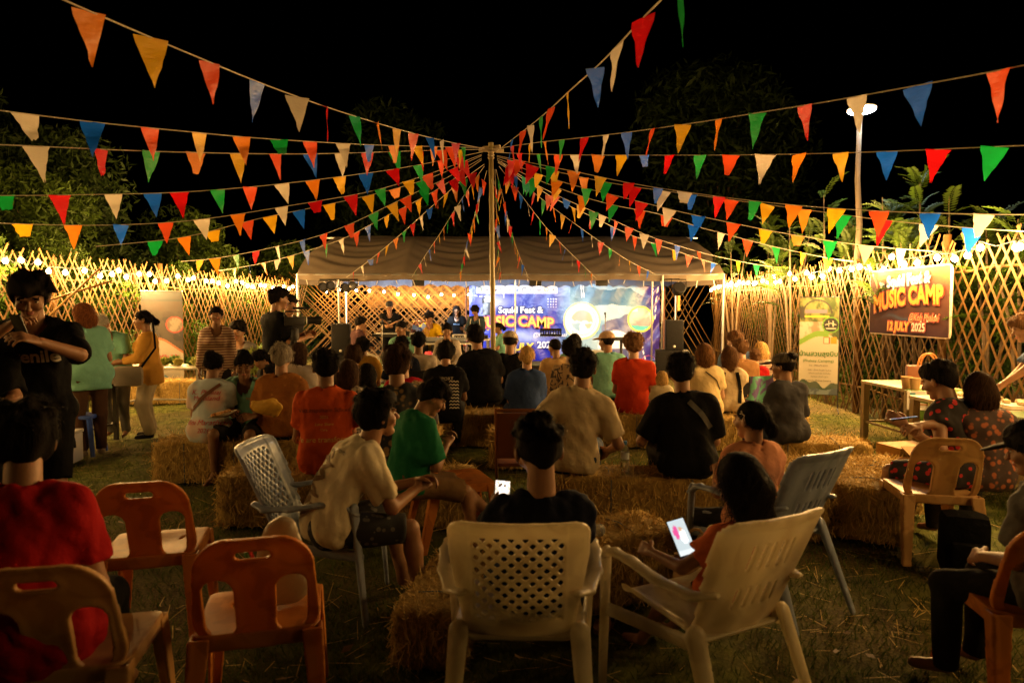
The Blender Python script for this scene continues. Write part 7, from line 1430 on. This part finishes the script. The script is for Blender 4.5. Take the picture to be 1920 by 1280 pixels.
def blotches(rec, n, m, seed):
    q = random.Random(seed); me = MB()
    for i in range(n):
        cx, cz, a, r1, r2 = q.uniform(-.09, .03), .04 - .34 * i / n, q.uniform(-.6, .6), q.uniform(.03, .06), q.uniform(.008, .016); me.poly([(cx + r1 * math.cos(t_) * math.cos(a) - r2 * math.sin(t_) * math.sin(a), cz + r1 * math.cos(t_) * math.sin(a) + r2 * math.sin(t_) * math.cos(a), 0) for t_ in [k * .6283 for k in range(10)]])
    M = rec['M1']; on_cloth(rec, 'shirt', 'leaf_print', me.mesh('blotches'), m, rec['chest'], M[:, 0], M[:, 2], M[:, 1])
blotches(PEOPLE['cream'], 15, mat('shirt_print_brown', (.16, .09, .03), .8), 3)
for n_ in ('plate', 'mintface', 'mintman'): xp(PEOPLE[n_], [('FEST', .03, .0, mat('shirt_print_orange', (.6, .2, .05), .7), dict(dx=.07))], True)
xp(PEOPLE['longhairman'], [('ROCK', .06, -.03, mat('shirt_print_blue', (.2, .35, .6), .7))], True); xp(PEOPLE['standing'], [('LIVE', .05, -.02, WH)], True)
def chev(rec):
    me = MB()
    for i in range(9):
        for j in range(3): x, z = .03 + j * .035, -.30 + i * .035; me.poly([(x, z, 0), (x + .0175, z + .014, 0), (x + .035, z, 0), (x + .035, z + .01, 0), (x + .0175, z + .024, 0), (x, z + .01, 0)])
    M = rec['M1']; on_cloth(rec, 'shirt', 'chevron_print', me.mesh('chevrons'), WH, rec['chest'], M[:, 0], M[:, 2], M[:, 1])
chev(PEOPLE['cycling'])
def band(rec, pts, w, m, name, front=False):
    "strap laid on the back between points (x right, z up) about the chest"
    me = MB(); M = rec['M1']
    for (a, b) in zip(pts[:-1], pts[1:]):
        d = Vector((b[0] - a[0], b[1] - a[1], 0)); n_ = Vector((-d.y, d.x, 0)).normalized() * w
        me.poly([Vector((*a, 0)) - n_, Vector((*b, 0)) - n_, Vector((*b, 0)) + n_, Vector((*a, 0)) + n_])
    s = -1 if front else 1; on_cloth(rec, 'shirt', name, me.mesh(name), m, rec['chest'], M[:, 0] * s, M[:, 2], M[:, 1] * s, .008)
band(PEOPLE['marathon'], [(.12, .12), (-.02, .0), (-.14, -.12)], .016, mat('brown_leather', (.14, .05, .02), .45), 'strap'); band(PEOPLE['blacktee'], [(.02, .12), (.09, .04), (.17, -.08)], .02, mat('webbing', (.05, .045, .04), .6), 'strap'); band(PEOPLE['creamtee'], [(-.02, .1), (.1, .0), (.15, -.1)], .006, C_BLK, 'strap'); band(PEOPLE['plate'], [(-.12, .12), (-.08, -.05), (-.06, -.2)], .022, C_BLK, 'strap', True)
for s_ in (-1, 1): band(PEOPLE['longhairpack'], [(s_ * .07, .1), (s_ * .11, -.1), (s_ * .1, -.25)], .02, C_BLK, 'strap')
for s_ in (-1, 1): band(PEOPLE['trackjacket'], [(s_ * .11, .12), (s_ * .14, -.1)], .008, WH, 'stripe', True)
pt = PEOPLE['ponytail']; q_ = pt['H']((-.083, -.0, .07)); star = MB(); sp = [(.028 * (1 if i % 2 == 0 else .45) * math.sin(i * math.pi / 5), .028 * (1 if i % 2 == 0 else .45) * math.cos(i * math.pi / 5)) for i in range(10)]
star.tube([(0, x, z) for x, z in sp + sp[:1]], .0028, 5); star.build('hair_clip', mat('pearl_clip', (.6, .5, .4), .3), pt['t'], Vector(q_), (0, R(-14), R(-8)))
